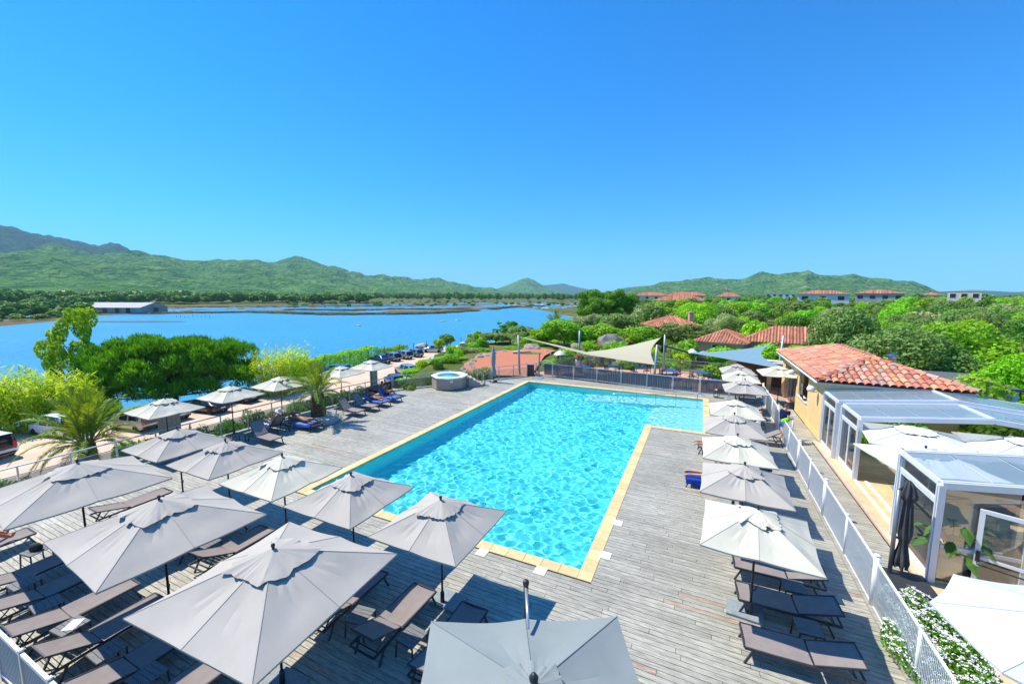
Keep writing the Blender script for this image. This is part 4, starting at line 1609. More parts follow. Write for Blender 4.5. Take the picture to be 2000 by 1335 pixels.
palm('short palm with a fat brown trunk growing in the white pebble planter', (-18.95, 15.15, 0.2), 1.35, 0.36, 0.29, 30, 0.95, 5)
pl = G(152, 905, -1.2)
palm('low palm with spreading yellow-green fronds beyond the left railing', (-23.6, 7.35, -1.6), 2.2, 0.32, 0.26, 42, 1.18, 8)
pl = thing('planter', 'oval grey stone planter with white pebbles around the short palm', 'planter', (-18.85, 15.15, 0))
MB().lathe([(0.98, 0.0), (1.06, 0.02), (1.08, 0.32), (1.02, 0.34), (0.98, 0.27)], 26, sx=1.0, sy=0.8).build('rim', mat('grey_render', (0.33, 0.35, 0.36), 0.85, (0.40, 0.41, 0.41), scale=9, bump=0.2), pl)
pb = MB()
rr_ = np.random.default_rng(2)
for i in range(420):
    a, q = rr_.uniform(0, 6.283), 0.98 * math.sqrt(rr_.random())
    s = rr_.uniform(0.025, 0.05)
    x, y, z = q * math.cos(a), q * math.sin(a) * 0.8, 0.30 + rr_.uniform(-0.01, 0.025)
    pb.add([(x + s, y, z), (x, y + s, z), (x - s, y, z), (x, y - s, z), (x, y, z + s * 0.8), (x, y, z - s)], [(0, 1, 4), (1, 2, 4), (2, 3, 4), (3, 0, 4), (1, 0, 5), (2, 1, 5), (3, 2, 5), (0, 3, 5)])
o = pb.build('pebbles', mat('white_pebbles', (0.62, 0.62, 0.60), 0.8, (0.75, 0.75, 0.73), scale=20), pl)
tag(o, kind='stuff')


# ---------------------------------------------------------------- fences
def balustrade(name, label, pts, step, h, post_m, glass_m, top=0.028, mid=0.74, panel='glass', rz=0.0, glass_top=None):
    o = thing(name, label, 'railing', (0, 0, 0))
    path = [Vector((p[0], p[1], p[2] if len(p) > 2 else 0)) for p in pts]
    nodes = []
    for a, b in zip(path, path[1:]):
        n = max(1, round((b - a).length / step))
        nodes += [a.lerp(b, i / n) for i in range(n)]
    nodes.append(path[-1])
    for p in nodes:
        MB().box((p.x, p.y, p.z + h / 2), (0.045, 0.045, h)).build('post', post_m, o)
    for a, b in zip(path, path[1:]):
        MB().tube([(a.x, a.y, a.z + h + 0.02), (b.x, b.y, b.z + h + 0.02)], top, 8).build('top_rail', post_m, o)
        if mid:
            MB().tube([(a.x, a.y, a.z + mid), (b.x, b.y, b.z + mid)], 0.016, 6).build('middle_rail', post_m, o)
    for a, b in zip(nodes, nodes[1:]):
        d = (b - a).normalized()
        p, q = a + d * 0.04, b - d * 0.04
        if panel == 'glass':
            g = MB()
            g.beam((p.x, p.y, p.z + (0.08 + mid - 0.03) / 2), (q.x, q.y, q.z + (0.08 + mid - 0.03) / 2), 0.008, mid - 0.11)
            g.build('pane', glass_m, o)
        elif panel == 'bars':
            g = MB()
            n = max(2, int((q - p).length / 0.11))
            for i in range(n + 1):
                c = p.lerp(q, i / n)
                g.tube([(c.x, c.y, c.z + 0.08), (c.x, c.y, c.z + h)], 0.009, 4, cap=False)
            g.beam((p.x, p.y, p.z + 0.09), (q.x, q.y, q.z + 0.09), 0.03, 0.03)
            g.build('bar_panel', post_m, o)
    return o


M_SMOKED = glass_mat('smoked_glass', (0.62, 0.68, 0.66), mixw=0.10, milk=(0.3, 0.36, 0.36))
balustrade('glass_railing', 'aluminium railing with smoked glass panes along the left edge of the deck',
           [(-21.2, 0.9), (-21.2, 15.3), (-20.45, 20.1), (-20.35, 22.6), (-19.1, 24.35), (-17.25, 27.1)], 1.32, 1.03, M_ALU, M_SMOKED)
balustrade('glass_railing', 'aluminium railing with glass panes behind the closed slate parasol',
           [(-15.9, 28.4), (-15.1, 29.6), (-13.5, 31.9)], 1.3, 1.03, M_ALU, glass_mat('clear_glass', (0.86, 0.92, 0.92), mixw=0.06))

# white wire fence on the right
M_WIRE = mat('white_wire', (0.76, 0.77, 0.77), 0.4)


def wire_panel_mesh(ln, h, sp=0.05):
    b = MB()
    n = int(ln / sp)
    for i in range(n + 1):
        y = -ln / 2 + ln * i / n
        b.box((0, y, 0.06 + h / 2), (0.010, 0.011, h))
    for z in (0.30, 0.72):
        b.box((0.009, 0, z), (0.006, ln, 0.006))
    b.box((0, 0, 0.05), (0.03, ln, 0.03))
    b.box((0, 0, h + 0.06), (0.035, ln, 0.04))
    return b


def wire_fence(label, pts, thick=()):
    o = thing('wire_fence', label, 'fence')
    for i, p in enumerate(pts):
        rad = 0.062 if i in thick else 0.036
        hh = 1.24 if i in thick else 1.16
        ps = obj('post', MB().tube([(0, 0, 0.0), (0, 0, hh)], rad, 14).lathe([(rad + 0.006, hh), (rad + 0.004, hh + 0.02), (0.01, hh + 0.04)], 14).mesh('post', M_WMET, True), o, (p[0], p[1], 0))
        MB().lathe([(rad + 0.035, 0.0), (rad + 0.03, 0.02), (rad, 0.025)], 14).build('foot_plate', M_WMET, ps)
    for a, b in zip(pts, pts[1:]):
        a, b = Vector((*a, 0)), Vector((*b, 0))
        d = b - a
        pm = wire_panel_mesh(d.length - 0.14, 1.03)
        q = pm.build('wire_panel', M_WIRE, o)
        q.location = (a + b) / 2
        q.rotation_euler = (0, 0, math.atan2(d.y, d.x) - math.pi / 2)
    return o


FX = 3.84
wire_fence('white vertical wire fence along the right side of the pool deck', [(FX, y) for y in (6.9, 9.05, 11.1, 13.12, 15.25, 17.2, 19.1, 21.1, 22.9)] + [(4.35, 23.35)], thick=(2, 4, 6, 8))
wire_fence('white fence of the back right corner, beyond the open gate', [(3.95, y) for y in (24.9, 26.9, 28.9, 30.9)], thick=(0, 3))
MB().box((3.98, 15, -0.0), (0.10, 17.5, 0.05))
k = MB()
k.box((FX - 0.02, 15.0, 0.03), (0.16, 16.6, 0.06))
kb = k.build('kerb_board', M_DECK)
tag(kb, kind='structure')

# back fence with grey windbreak screens
M_SCREEN = glass_mat('grey_screen_mesh', (0.45, 0.47, 0.50), refl=1.02, mixw=0.80, milk=(0.17, 0.19, 0.215))
BF = [(-12.9, 32.45), (-11.35, 32.35), (-9.45, 32.2), (-7.42, 31.95), (-5.46, 31.7), (-3.5, 31.45), (-1.67, 31.2), (0.13, 31.1), (1.99, 31.15), (3.6, 31.35)]
bfo = thing('screen_fence', 'grey post fence with pleated windbreak screens along the back of the pool', 'fence')
r_ = np.random.default_rng(12)
for i, p in enumerate(BF):
    MB().box((p[0], p[1], 0.58), (0.07, 0.07, 1.16)).build('post', mat('light_grey_metal', (0.55, 0.57, 0.58), 0.45), bfo)
for i, (a, b) in enumerate(zip(BF, BF[1:])):
    a, b = Vector((*a, 0)), Vector((*b, 0))
    MB().beam(a + Vector((0, 0, 1.13)), b + Vector((0, 0, 1.13)), 0.06, 0.04).build('top_rail', MATS['light_grey_metal'], bfo)
    MB().beam(a + Vector((0, 0, 0.14)), b + Vector((0, 0, 0.14)), 0.06, 0.05).build('bottom_rail', MATS['light_grey_metal'], bfo)
    n = 46
    rows = []
    torn = (i == 6)
    for z in np.linspace(0.18, 1.10, 5):
        row = []
        for j in range(n + 1):
            t = 0.03 + 0.94 * j / n
            if i == 0:
                t = 0.5 + 0.47 * j / n
            if torn and 0:
                pass
            c = a.lerp(b, t)
            w = 0.02 * math.sin(j * 1.9 + i) + r_.uniform(-0.006, 0.006)
            row.append((c.x + 0.0, c.y + w, z))
        rows.append(row)
    MB().grid(rows).build('screen', M_SCREEN, bfo, smooth=False)

# terrace railing further back
balustrade('bar_railing', 'thin grey bar railing around the garden terrace behind the pool fence', [(-13.0, 34.2), (-10.6, 38.4), (-3.8, 40.6), (4.8, 39.6)], 2.4, 1.0, mat('grey_iron', (0.30, 0.33, 0.36), 0.5), None, top=0.02, mid=0, panel='bars')

# ---------------------------------------------------------------- shade sails and their posts
M_SAILB = mat('beige_sail_cloth', (0.42, 0.385, 0.275), 0.9, (0.46, 0.425, 0.315), scale=1.2, stretch=(1, 12, 1), spec=0.05)
M_SAILU = mat('blue_sail_cloth', (0.15, 0.25, 0.32), 0.9, (0.17, 0.28, 0.35), scale=1.2, stretch=(1, 12, 1), spec=0.05)
M_SAILPOST = mat('galvanised_post', (0.30, 0.35, 0.42), 0.5, (0.36, 0.41, 0.47), scale=4, metal=0.4)


def sail_post(label, x, y, h, lean=(0, 0)):
    o = thing('sail_post', label, 'post', (x, y, 0), 0, 'posts of the shade sails')
    MB().tube([(0, 0, 0), (lean[0], lean[1], h)], 0.085, 14).build('post', M_SAILPOST, o, smooth=True)
    MB().box((0, 0, 0.015), (0.34, 0.34, 0.03)).build('foot_plate', M_SAILPOST, o)
    MB().lathe([(0.09, 0), (0.092, 0.03), (0.02, 0.06)], 14, (lean[0], lean[1], h - 0.01)).build('cap', M_ALU, o, smooth=True)
    return o


pA, pB, pC, pD = G(1015, 731), G(1276, 758), G(1294, 722), G(1136, 704)
pE = G(1512, 740, 0)
sail_post('tall grey post at the left end of the beige shade sail', pA.x, pA.y, 3.45, (-0.15, 0))
sail_post('grey post in front of the back fence holding the beige shade sail', pB.x, pB.y - 0.1, 3.3, (0.15, 0))
sail_post('grey post behind the beige shade sail, beside the blue one', -3.0, 39.8, 3.35)
sail_post('lone grey post in the garden behind the beige shade sail', -11.6, 41.5, 3.25)
sail_post('grey post between the blue shade sail and the tiled roof', 5.6, 37.2, 3.9, (0.25, 0.1))


def sail(label, pts, m, pulls=(0.1, 0.1, 0.1), drop=0.0):
    """cloth between the corner points, edges curved inwards"""
    A, B, C = [Vector(p) for p in pts]
    cen = (A + B + C) / 3
    n = 18
    vs, ids = [], {}
    for i in range(n + 1):
        for j in range(n + 1 - i):
            a, b = i / n, j / n
            c = 1 - a - b
            p = A * a + B * b + C * c
            p = p + (C - (A + B) / 2) * (pulls[0] * 4 * a * b * math.exp(-3 * c))
            p = p + (A - (B + C) / 2) * (pulls[1] * 4 * b * c * math.exp(-3 * a))
            p = p + (B - (C + A) / 2) * (pulls[2] * 4 * c * a * math.exp(-3 * b))
            p.z -= drop * 27 * a * b * c
            ids[(i, j)] = len(vs)
            vs.append(p)
    fs = []
    for i in range(n):
        for j in range(n - i):
            fs.append((ids[(i, j)], ids[(i + 1, j)], ids[(i, j + 1)]))
            if j < n - i - 1:
                fs.append((ids[(i + 1, j)], ids[(i + 1, j + 1)], ids[(i, j + 1)]))
    o = thing('shade_sail', label, 'shade sail')
    MB().add(vs, fs).build('cloth', m, o, smooth=True)
    return o


def on_plane(u, v, P, Q):
    """where the pixel's ray meets the upright plane through P and Q"""
    d = ray(u, v)
    n = Vector((-(Q.y - P.y), Q.x - P.x, 0))
    c = Vector((0, 0, CAMZ))
    return c + d * ((P - c).dot(n) / d.dot(n))


def beige_sail():
    A, B, C = Vector((pA.x - 0.1, pA.y, 0)), Vector((-3.1, 39.6, 0)), Vector((pB.x - 0.08, pB.y, 0))
    up = [(1015, 657), (1060, 667), (1100, 676), (1145, 687), (1190, 682), (1240, 672), (1291, 659)]
    dn = [(1015, 658), (1060, 669.5), (1100, 680), (1145, 692), (1190, 699), (1235, 706), (1279, 712)]
    rows = []
    n = 36
    for i in range(n + 1):
        k = i / n * 6
        i0 = min(5, int(k))
        f = k - i0
        pu = [up[i0][q] * (1 - f) + up[i0 + 1][q] * f for q in (0, 1)]
        pd = [dn[i0][q] * (1 - f) + dn[i0 + 1][q] * f for q in (0, 1)]
        T, D_ = on_plane(pu[0], pu[1], A, B), on_plane(pd[0], pd[1], A, C)
        row = []
        for t in np.linspace(0, 1, 12):
            p = T.lerp(D_, t)
            p.x -= 0.55 * math.sin(math.pi * t) * max(0, (i / n - 0.5) * 2) ** 3
            row.append(p)
        rows.append(row)
    o = thing('shade_sail', 'triangular beige shade sail stretched between grey posts behind the pool', 'shade sail')
    MB().grid(rows).build('cloth', M_SAILB, o, smooth=True)
    return o


s1 = beige_sail()
s2 = sail('triangular blue shade sail beside the tiled roof', [(-0.95, 38.6, 2.0), (5.1, 36.3, 3.33), (5.9, 31.1, 2.08)], M_SAILU, pulls=(0.08, 0.20, 0.03))
MB().beam((-3.0, 39.7, 2.35), (-0.9, 38.6, 2.0), 0.05, 0.16).build('strap', M_ANTH, s2)
MB().beam((5.05, 36.3, 3.32), (5.75, 37.2, 3.6), 0.03, 0.03).build('strap', M_ANTH, s2)

# white slatted screen fence at the lower left corner
o = thing('panel_fence', 'grey and white panel fence in the lower left corner behind the loungers', 'fence')
for k in range(5):
    x = -12.4 + 1.16 * k
    MB().box((x, 2.05, 0.53), (0.06, 0.06, 1.06)).build('post', M_ALU, o)
    if k < 4:
        MB().box((x + 0.58, 2.05, 0.98), (1.08, 0.05, 0.06)).build('rail', M_WMET, o)
        MB().box((x + 0.58, 2.05, 0.10), (1.08, 0.05, 0.05)).build('rail', M_WMET, o)
        b = MB()
        for q in range(14):
            b.box((x + 0.09 + q * 0.0755, 2.05, 0.54), (0.05, 0.02, 0.82))
        b.build('slat_infill', mat('grey_slat', (0.36, 0.38, 0.40), 0.6), o)
# ================================================================ RESTAURANT, VERANDA, RIGHT SIDE
M_OCHRE = mat('ochre_render', (0.72, 0.49, 0.22), 0.9, (0.78, 0.56, 0.28), scale=1.5, detail=6, bump=0.1, bscale=60, spec=0.1)
M_WOODT = mat('painted_eaves', (0.52, 0.50, 0.44), 0.7)
M_FLOOR = mat('terracotta_floor', (0.62, 0.42, 0.23), 0.55, (0.72, 0.52, 0.31), scale=2.2, detail=7, bump=0.06, bscale=9, spec=0.4)
M_KERB = mat('salmon_kerb', (0.60, 0.40, 0.28), 0.8, (0.68, 0.48, 0.35), scale=5, bump=0.15)


def clay_mat(name):
    m = bpy.data.materials.new(name)
    m.use_nodes = True
    nt = m.node_tree
    L = nt.links.new
    b = nt.nodes['Principled BSDF']
    b.inputs['Roughness'].default_value = 0.85
    b.inputs['Specular IOR Level'].default_value = 0.2
    oi = node(nt, 'ShaderNodeObjectInfo')
    ge = node(nt, 'ShaderNodeNewGeometry')
    ad = node(nt, 'ShaderNodeMath', operation='ADD')
    L(oi.outputs['Random'], ad.inputs[0])
    L(ge.outputs['Random Per Island'], ad.inputs[1])
    fr = node(nt, 'ShaderNodeMath', operation='FRACT')
    L(ad.outputs[0], fr.inputs[0])
    cr = node(nt, 'ShaderNodeValToRGB')
    e = cr.color_ramp.elements
    e[0].position, e[0].color = 0.0, (0.52, 0.15, 0.075, 1)
    e[1].position, e[1].color = 1.0, (0.42, 0.10, 0.06, 1)
    for p, c in ((0.15, (0.62, 0.34, 0.24)), (0.3, (0.44, 0.15, 0.10)), (0.45, (0.64, 0.38, 0.18)), (0.6, (0.36, 0.25, 0.22)), (0.72, (0.60, 0.20, 0.10)), (0.86, (0.56, 0.36, 0.30))):
        k = cr.color_ramp.elements.new(p)
        k.color = rgb(c)
    L(fr.outputs[0], cr.inputs[0])
    nz = node(nt, 'ShaderNodeTexNoise')
    nz.inputs['Scale'].default_value = 6
    nz.inputs['Detail'].default_value = 6
    L(ge.outputs['Position'], nz.inputs['Vector'])
    mx = node(nt, 'ShaderNodeMix', data_type='RGBA', blend_type='MULTIPLY')
    mr = node(nt, 'ShaderNodeMapRange')
    mr.inputs[3].default_value, mr.inputs[4].default_value = 0.7, 1.25
    L(nz.outputs['Fac'], mr.inputs[0])
    mx.inputs[0].default_value = 1.0
    L(cr.outputs[0], mx.inputs[6])
    L(mr.outputs[0], mx.inputs[7])
    L(mx.outputs[2], b.inputs['Base Color'])
    bp = node(nt, 'ShaderNodeBump')
    bp.inputs['Strength'].default_value = 0.3
    bp.inputs['Distance'].default_value = 0.01
    L(nz.outputs['Fac'], bp.inputs['Height'])
    L(bp.outputs[0], b.inputs['Normal'])
    MATS[name] = m
    return m


M_CLAY = clay_mat('clay_roof_tile')
M_CLAYPAN = mat('clay_pan', (0.22, 0.09, 0.06), 0.9, (0.30, 0.14, 0.09), scale=5)


def barrel_mesh(name, ln, r0, r1, seg=6, th=0.014):
    """canal tile: half pipe along +Y, wide end at the bottom (y = 0)"""
    b = MB()
    vs, fs = [], []
    for y, r in ((0, r0), (ln, r1)):
        for q in (r, r - th):
            for j in range(seg + 1):
                a = math.pi * j / seg
                vs.append((q * math.cos(a), y, q * math.sin(a) * 0.85))
    n = seg + 1
    for j in range(seg):
        fs.append((j, 2 * n + j, 2 * n + j + 1, j + 1))
        fs.append((j, j + 1, n + j + 1, n + j))
    b.add(vs, fs)
    me = b.mesh(name, M_CLAY, smooth=True)
    me.set_sharp_from_angle(angle=R(50))
    return me


TILE = barrel_mesh('roof_tile', 0.54, 0.138, 0.116)
CAP = barrel_mesh('ridge_tile', 0.52, 0.15, 0.13)


def building():
    o = thing('tiled_building', 'ochre building with a hipped clay tile roof beside the veranda', 'building', (0, 0, 0))
    x0, x1, y0, y1, ze, zr = 5.12, 10.6, 23.1, 34.6, 3.0, 3.86
    xm = (x0 + x1) / 2
    ya, yb = y0 + 2.95, y1 - 2.95
    wl = 5.46
    MB().box((wl + 0.1, 24.85, 1.42), (0.2, 3.2, 2.84)).build('wall', M_OCHRE, o)
    MB().box((wl + 0.1, 27.55, 0.55), (0.2, 2.2, 1.1)).build('wall', M_OCHRE, o)
    MB().box((wl + 0.08, 27.55, 1.13), (0.3, 2.2, 0.05)).build('sill', mat('white_sill', (0.7, 0.7, 0.68), 0.6), o)
    MB().box((wl + 0.12, 29.0, 1.42), (0.24, 0.7, 2.84)).build('wall', M_OCHRE, o)
    MB().box((7.9, 23.36, 1.42), (4.6, 0.2, 2.84)).build('wall', M_OCHRE, o)
    MB().box((10.3, 28.8, 1.42), (0.2, 10.8, 2.84)).build('wall', M_OCHRE, o)
    MB().box((7.9, 34.2, 1.42), (4.7, 0.2, 2.84)).build('wall', M_OCHRE, o)
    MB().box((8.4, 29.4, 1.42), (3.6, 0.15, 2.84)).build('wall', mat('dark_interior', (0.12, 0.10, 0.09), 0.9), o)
    MB().box((wl + 0.1, 33.6, 1.42), (0.22, 1.0, 2.84)).build('wall', M_OCHRE, o)
    MB().box((wl + 0.1, 31.2, 2.6), (0.2, 3.7, 0.45)).build('lintel', M_OCHRE, o)
    dg = glass_mat('door_glass', (0.35, 0.42, 0.5), mixw=0.35, milk=(0.05, 0.09, 0.16))
    for k in range(3):
        d = MB().box((wl + 0.15, 30.0 + 1.05 * k, 1.18), (0.03, 0.98, 2.3)).build('glass_door', dg, o)
        f = MB()
        for s in (-1, 1):
            f.box((wl + 0.15, 30.0 + 1.05 * k + s * 0.49, 1.18), (0.06, 0.05, 2.34))
        f.build('frame', M_ALU, d)
    MB().box((wl + 0.03, 24.85, 0.14), (0.10, 3.2, 0.28)).build('plinth', M_OCHRE, o)
    # eaves
    e = MB()
    e.box(((x0 + x1) / 2, (y0 + y1) / 2, ze - 0.10), (x1 - x0 - 0.06, y1 - y0 - 0.06, 0.10))
    e.build('eaves', M_WOODT, o)
    # roof planes under the tiles
    A, B, C, Dd = Vector((x0, y0, ze)), Vector((x1, y0, ze)), Vector((x1, y1, ze)), Vector((x0, y1, ze))
    E1, E2 = Vector((xm, ya, zr)), Vector((xm, yb, zr))
    rb = MB().add([A, B, C, Dd, E1, E2], [(0, 1, 4), (1, 2, 5, 4), (2, 3, 5), (3, 0, 4, 5), (3, 2, 1, 0)])
    roof = rb.build('roof', M_CLAYPAN, o)
    spots = []

    def slope(P, Q, ridge_inside, pitch_dir, length_fn):
        """P->Q eave; pitch_dir = up-slope unit vector; length_fn(s) = up-slope length at s metres along the eave"""
        d = (Q - P)
        L_ = d.length
        dn = d / L_
        n = int(L_ / 0.285)
        nrm = dn.cross(pitch_dir).normalized()
        if nrm.z < 0:
            nrm = -nrm
        for i in range(n):
            s = (i + 0.5) * L_ / n
            ll = length_fn(s)
            k = 0
            y = -0.06
            while y < ll - 0.10:
                p = P + dn * s + pitch_dir * y + nrm * (0.035 + 0.004 * (k % 2))
                M = Matrix((dn if True else dn, pitch_dir, nrm)).transposed().to_4x4()
                M = M @ Matrix.Rotation(R(-2.0), 4, 'X')
                M.translation = p
                spots.append(M)
                y += 0.44
                k += 1
    up_l = (Vector((xm, ya, zr)) - Vector((x0, ya, ze)))
    ll_l = up_l.length
    run = xm - x0
    slope(Vector((x0, y1, ze)), Vector((x0, y0, ze)), None, up_l.normalized(), lambda s: ll_l * min(1, s / 2.95, (y1 - y0 - s) / 2.95))
    up_f = (Vector((xm, ya, zr)) - Vector((xm, y0, ze)))
    slope(Vector((x0, y0, ze)), Vector((x1, y0, ze)), None, up_f.normalized(), lambda s: up_f.length * min(1, s / run, (x1 - x0 - s) / run))
    spots.sort(key=lambda M: (M.translation - Vector((0, 0, CAMZ))).length)
    r = random.Random(8)
    for M in spots[:300]:
        t = obj('roof_tile', TILE, roof)
        J = Matrix.Rotation(R(r.uniform(-1.5, 1.5)), 4, 'Z')
        t.matrix_local = M @ J
    if len(spots) > 300:
        tv = np.array([v.co[:] for v in TILE.vertices])
        tf = np.array([list(p.vertices) for p in TILE.polygons])
        V, Fq = [], []
        for i, M in enumerate(spots[300:]):
            A_ = np.array(M)
            V.append(tv @ A_[:3, :3].T + A_[:3, 3])
            Fq.append(tf + i * len(tv))
        st = obj('roof_tile', np_mesh('roof_tile', np.concatenate(V), np.concatenate(Fq), M_CLAY, smooth=True), roof)
        tag(st, kind='stuff')
    for P, Q in ((A, E1), (B, E1), (E1, E2), (Dd, E2), (C, E2)):
        d = Q - P
        n = max(1, int(d.length / 0.45))
        dn = d.normalized()
        sx = dn.cross(Vector((0, 0, 1))).normalized()
        nz = sx.cross(dn)
        for i in range(n):
            M = Matrix((sx, dn, nz)).transposed().to_4x4() @ Matrix.Rotation(R(-2), 4, 'X')
            M.translation = P + d * (i / n) + nz * 0.07
            t = obj('ridge_tile', CAP, roof)
            t.matrix_local = M
    # flue
    c = MB()
    c.lathe([(0.16, 0), (0.16, 0.42), (0.15, 0.42)], 16, (8.95, 26.8, 3.45))
    c.lathe([(0.02, 0.58), (0.24, 0.50), (0.25, 0.54), (0.02, 0.66)], 16, (8.95, 26.8, 3.45))
    for a in (0, 2.1, 4.2):
        c.box((8.95 + 0.14 * math.cos(a), 26.8 + 0.14 * math.sin(a), 3.92), (0.02, 0.02, 0.16))
    c.build('flue', M_STEEL, o, smooth=False)
    # gutter on the left side
    MB().tube([(x0 - 0.04, y0, ze - 0.06), (x0 - 0.04, y1, ze - 0.06)], 0.05, 8).build('gutter', M_WMET, o, smooth=True)
    for y in (24.3, 29.2):
        w = MB()
        w.lathe([(0.02, -0.14), (0.15, -0.10), (0.19, 0.02), (0.14, 0.14), (0.03, 0.19)], 16, (wl - 0.32, y, 2.36))
        wo = w.build('wall_lamp', mat('lamp_globe', (0.75, 0.76, 0.74), 0.3), o, smooth=True)
        MB().tube([(wl, y, 2.30), (wl - 0.2, y, 2.22), (wl - 0.32, y, 2.24)], 0.018, 6).build('bracket', M_ALU, wo)
    return o


building()
bd = thing('menu_board', 'black chalk menu board hanging in the opening of the ochre building', 'board', (5.36, 27.3, 1.75), R(90))
MB().box((0, 0, 0), (0.62, 0.03, 0.85)).build('board', mat('blackboard', (0.012, 0.013, 0.014), 0.7, (0.02, 0.021, 0.022), scale=6), bd)
f = MB()
for s in (-1, 1):
    f.box((s * 0.325, 0, 0), (0.03, 0.045, 0.91))
    f.box((0, 0, s * 0.44), (0.62, 0.045, 0.03))
f.build('frame', mat('dark_wood', (0.05, 0.03, 0.02), 0.6), bd)
ck = MB()
rr_ = np.random.default_rng(4)
for row in range(6):
    x = -0.25
    while x < 0.22:
        w = rr_.uniform(0.03, 0.10)
        ck.box((x + w / 2, 0.017, 0.30 - 0.11 * row + rr_.uniform(-0.008, 0.008)), (w, 0.002, 0.022))
        x += w + rr_.uniform(0.015, 0.03)
ck.build('chalk_writing', mat('chalk', (0.7, 0.7, 0.68), 0.9), bd)

# ground of the veranda and the kerb along the walkway
sheet('restaurant_floor', [(5.30, 5.0), (16, 5.0), (16, 23.2), (5.30, 23.2)], 0.03, M_FLOOR)
kb = MB()
for i in range(15):
    kb.box((5.24, 11.6 + 0.8 * i, 0.03), (0.16, 0.79, 0.09))
tag(kb.build('kerb', M_KERB), kind='structure')
sheet('planting_bed', [(3.95, 5.0), (5.28, 5.0), (5.28, 11.5), (3.95, 11.5)], 0.02, mat('bed_soil', (0.06, 0.04, 0.025), 0.95, (0.10, 0.07, 0.04), scale=6, bump=0.4))

M_PVC = mat('white_aluminium_frame', (0.66, 0.69, 0.72), 0.35, (0.70, 0.73, 0.75), scale=2, metal=0.1)
M_POLY = glass_mat('polycarbonate_roof', (0.85, 0.92, 0.97), rough=0.25, mixw=0.52, milk=(0.46, 0.60, 0.70))
_t = node(M_POLY.node_tree, 'ShaderNodeBsdfTranslucent')
_t.inputs[0].default_value = (0.75, 0.85, 0.92, 1)
_m0 = [n for n in M_POLY.node_tree.nodes if n.type == 'MIX_SHADER' and not n.inputs[0].is_linked][0]
_m9 = node(M_POLY.node_tree, 'ShaderNodeMixShader')
_m9.inputs[0].default_value = 0.4
_d0 = [n for n in M_POLY.node_tree.nodes if n.type == 'BSDF_DIFFUSE'][0]
M_POLY.node_tree.links.new(_d0.outputs[0], _m9.inputs[1])
M_POLY.node_tree.links.new(_t.outputs[0], _m9.inputs[2])
M_POLY.node_tree.links.new(_m9.outputs[0], _m0.inputs[2])
M_PANE = glass_mat('window_pane', (0.94, 0.97, 0.97), refl=1.75, mixw=0.05, milk=(0.4, 0.5, 0.5))


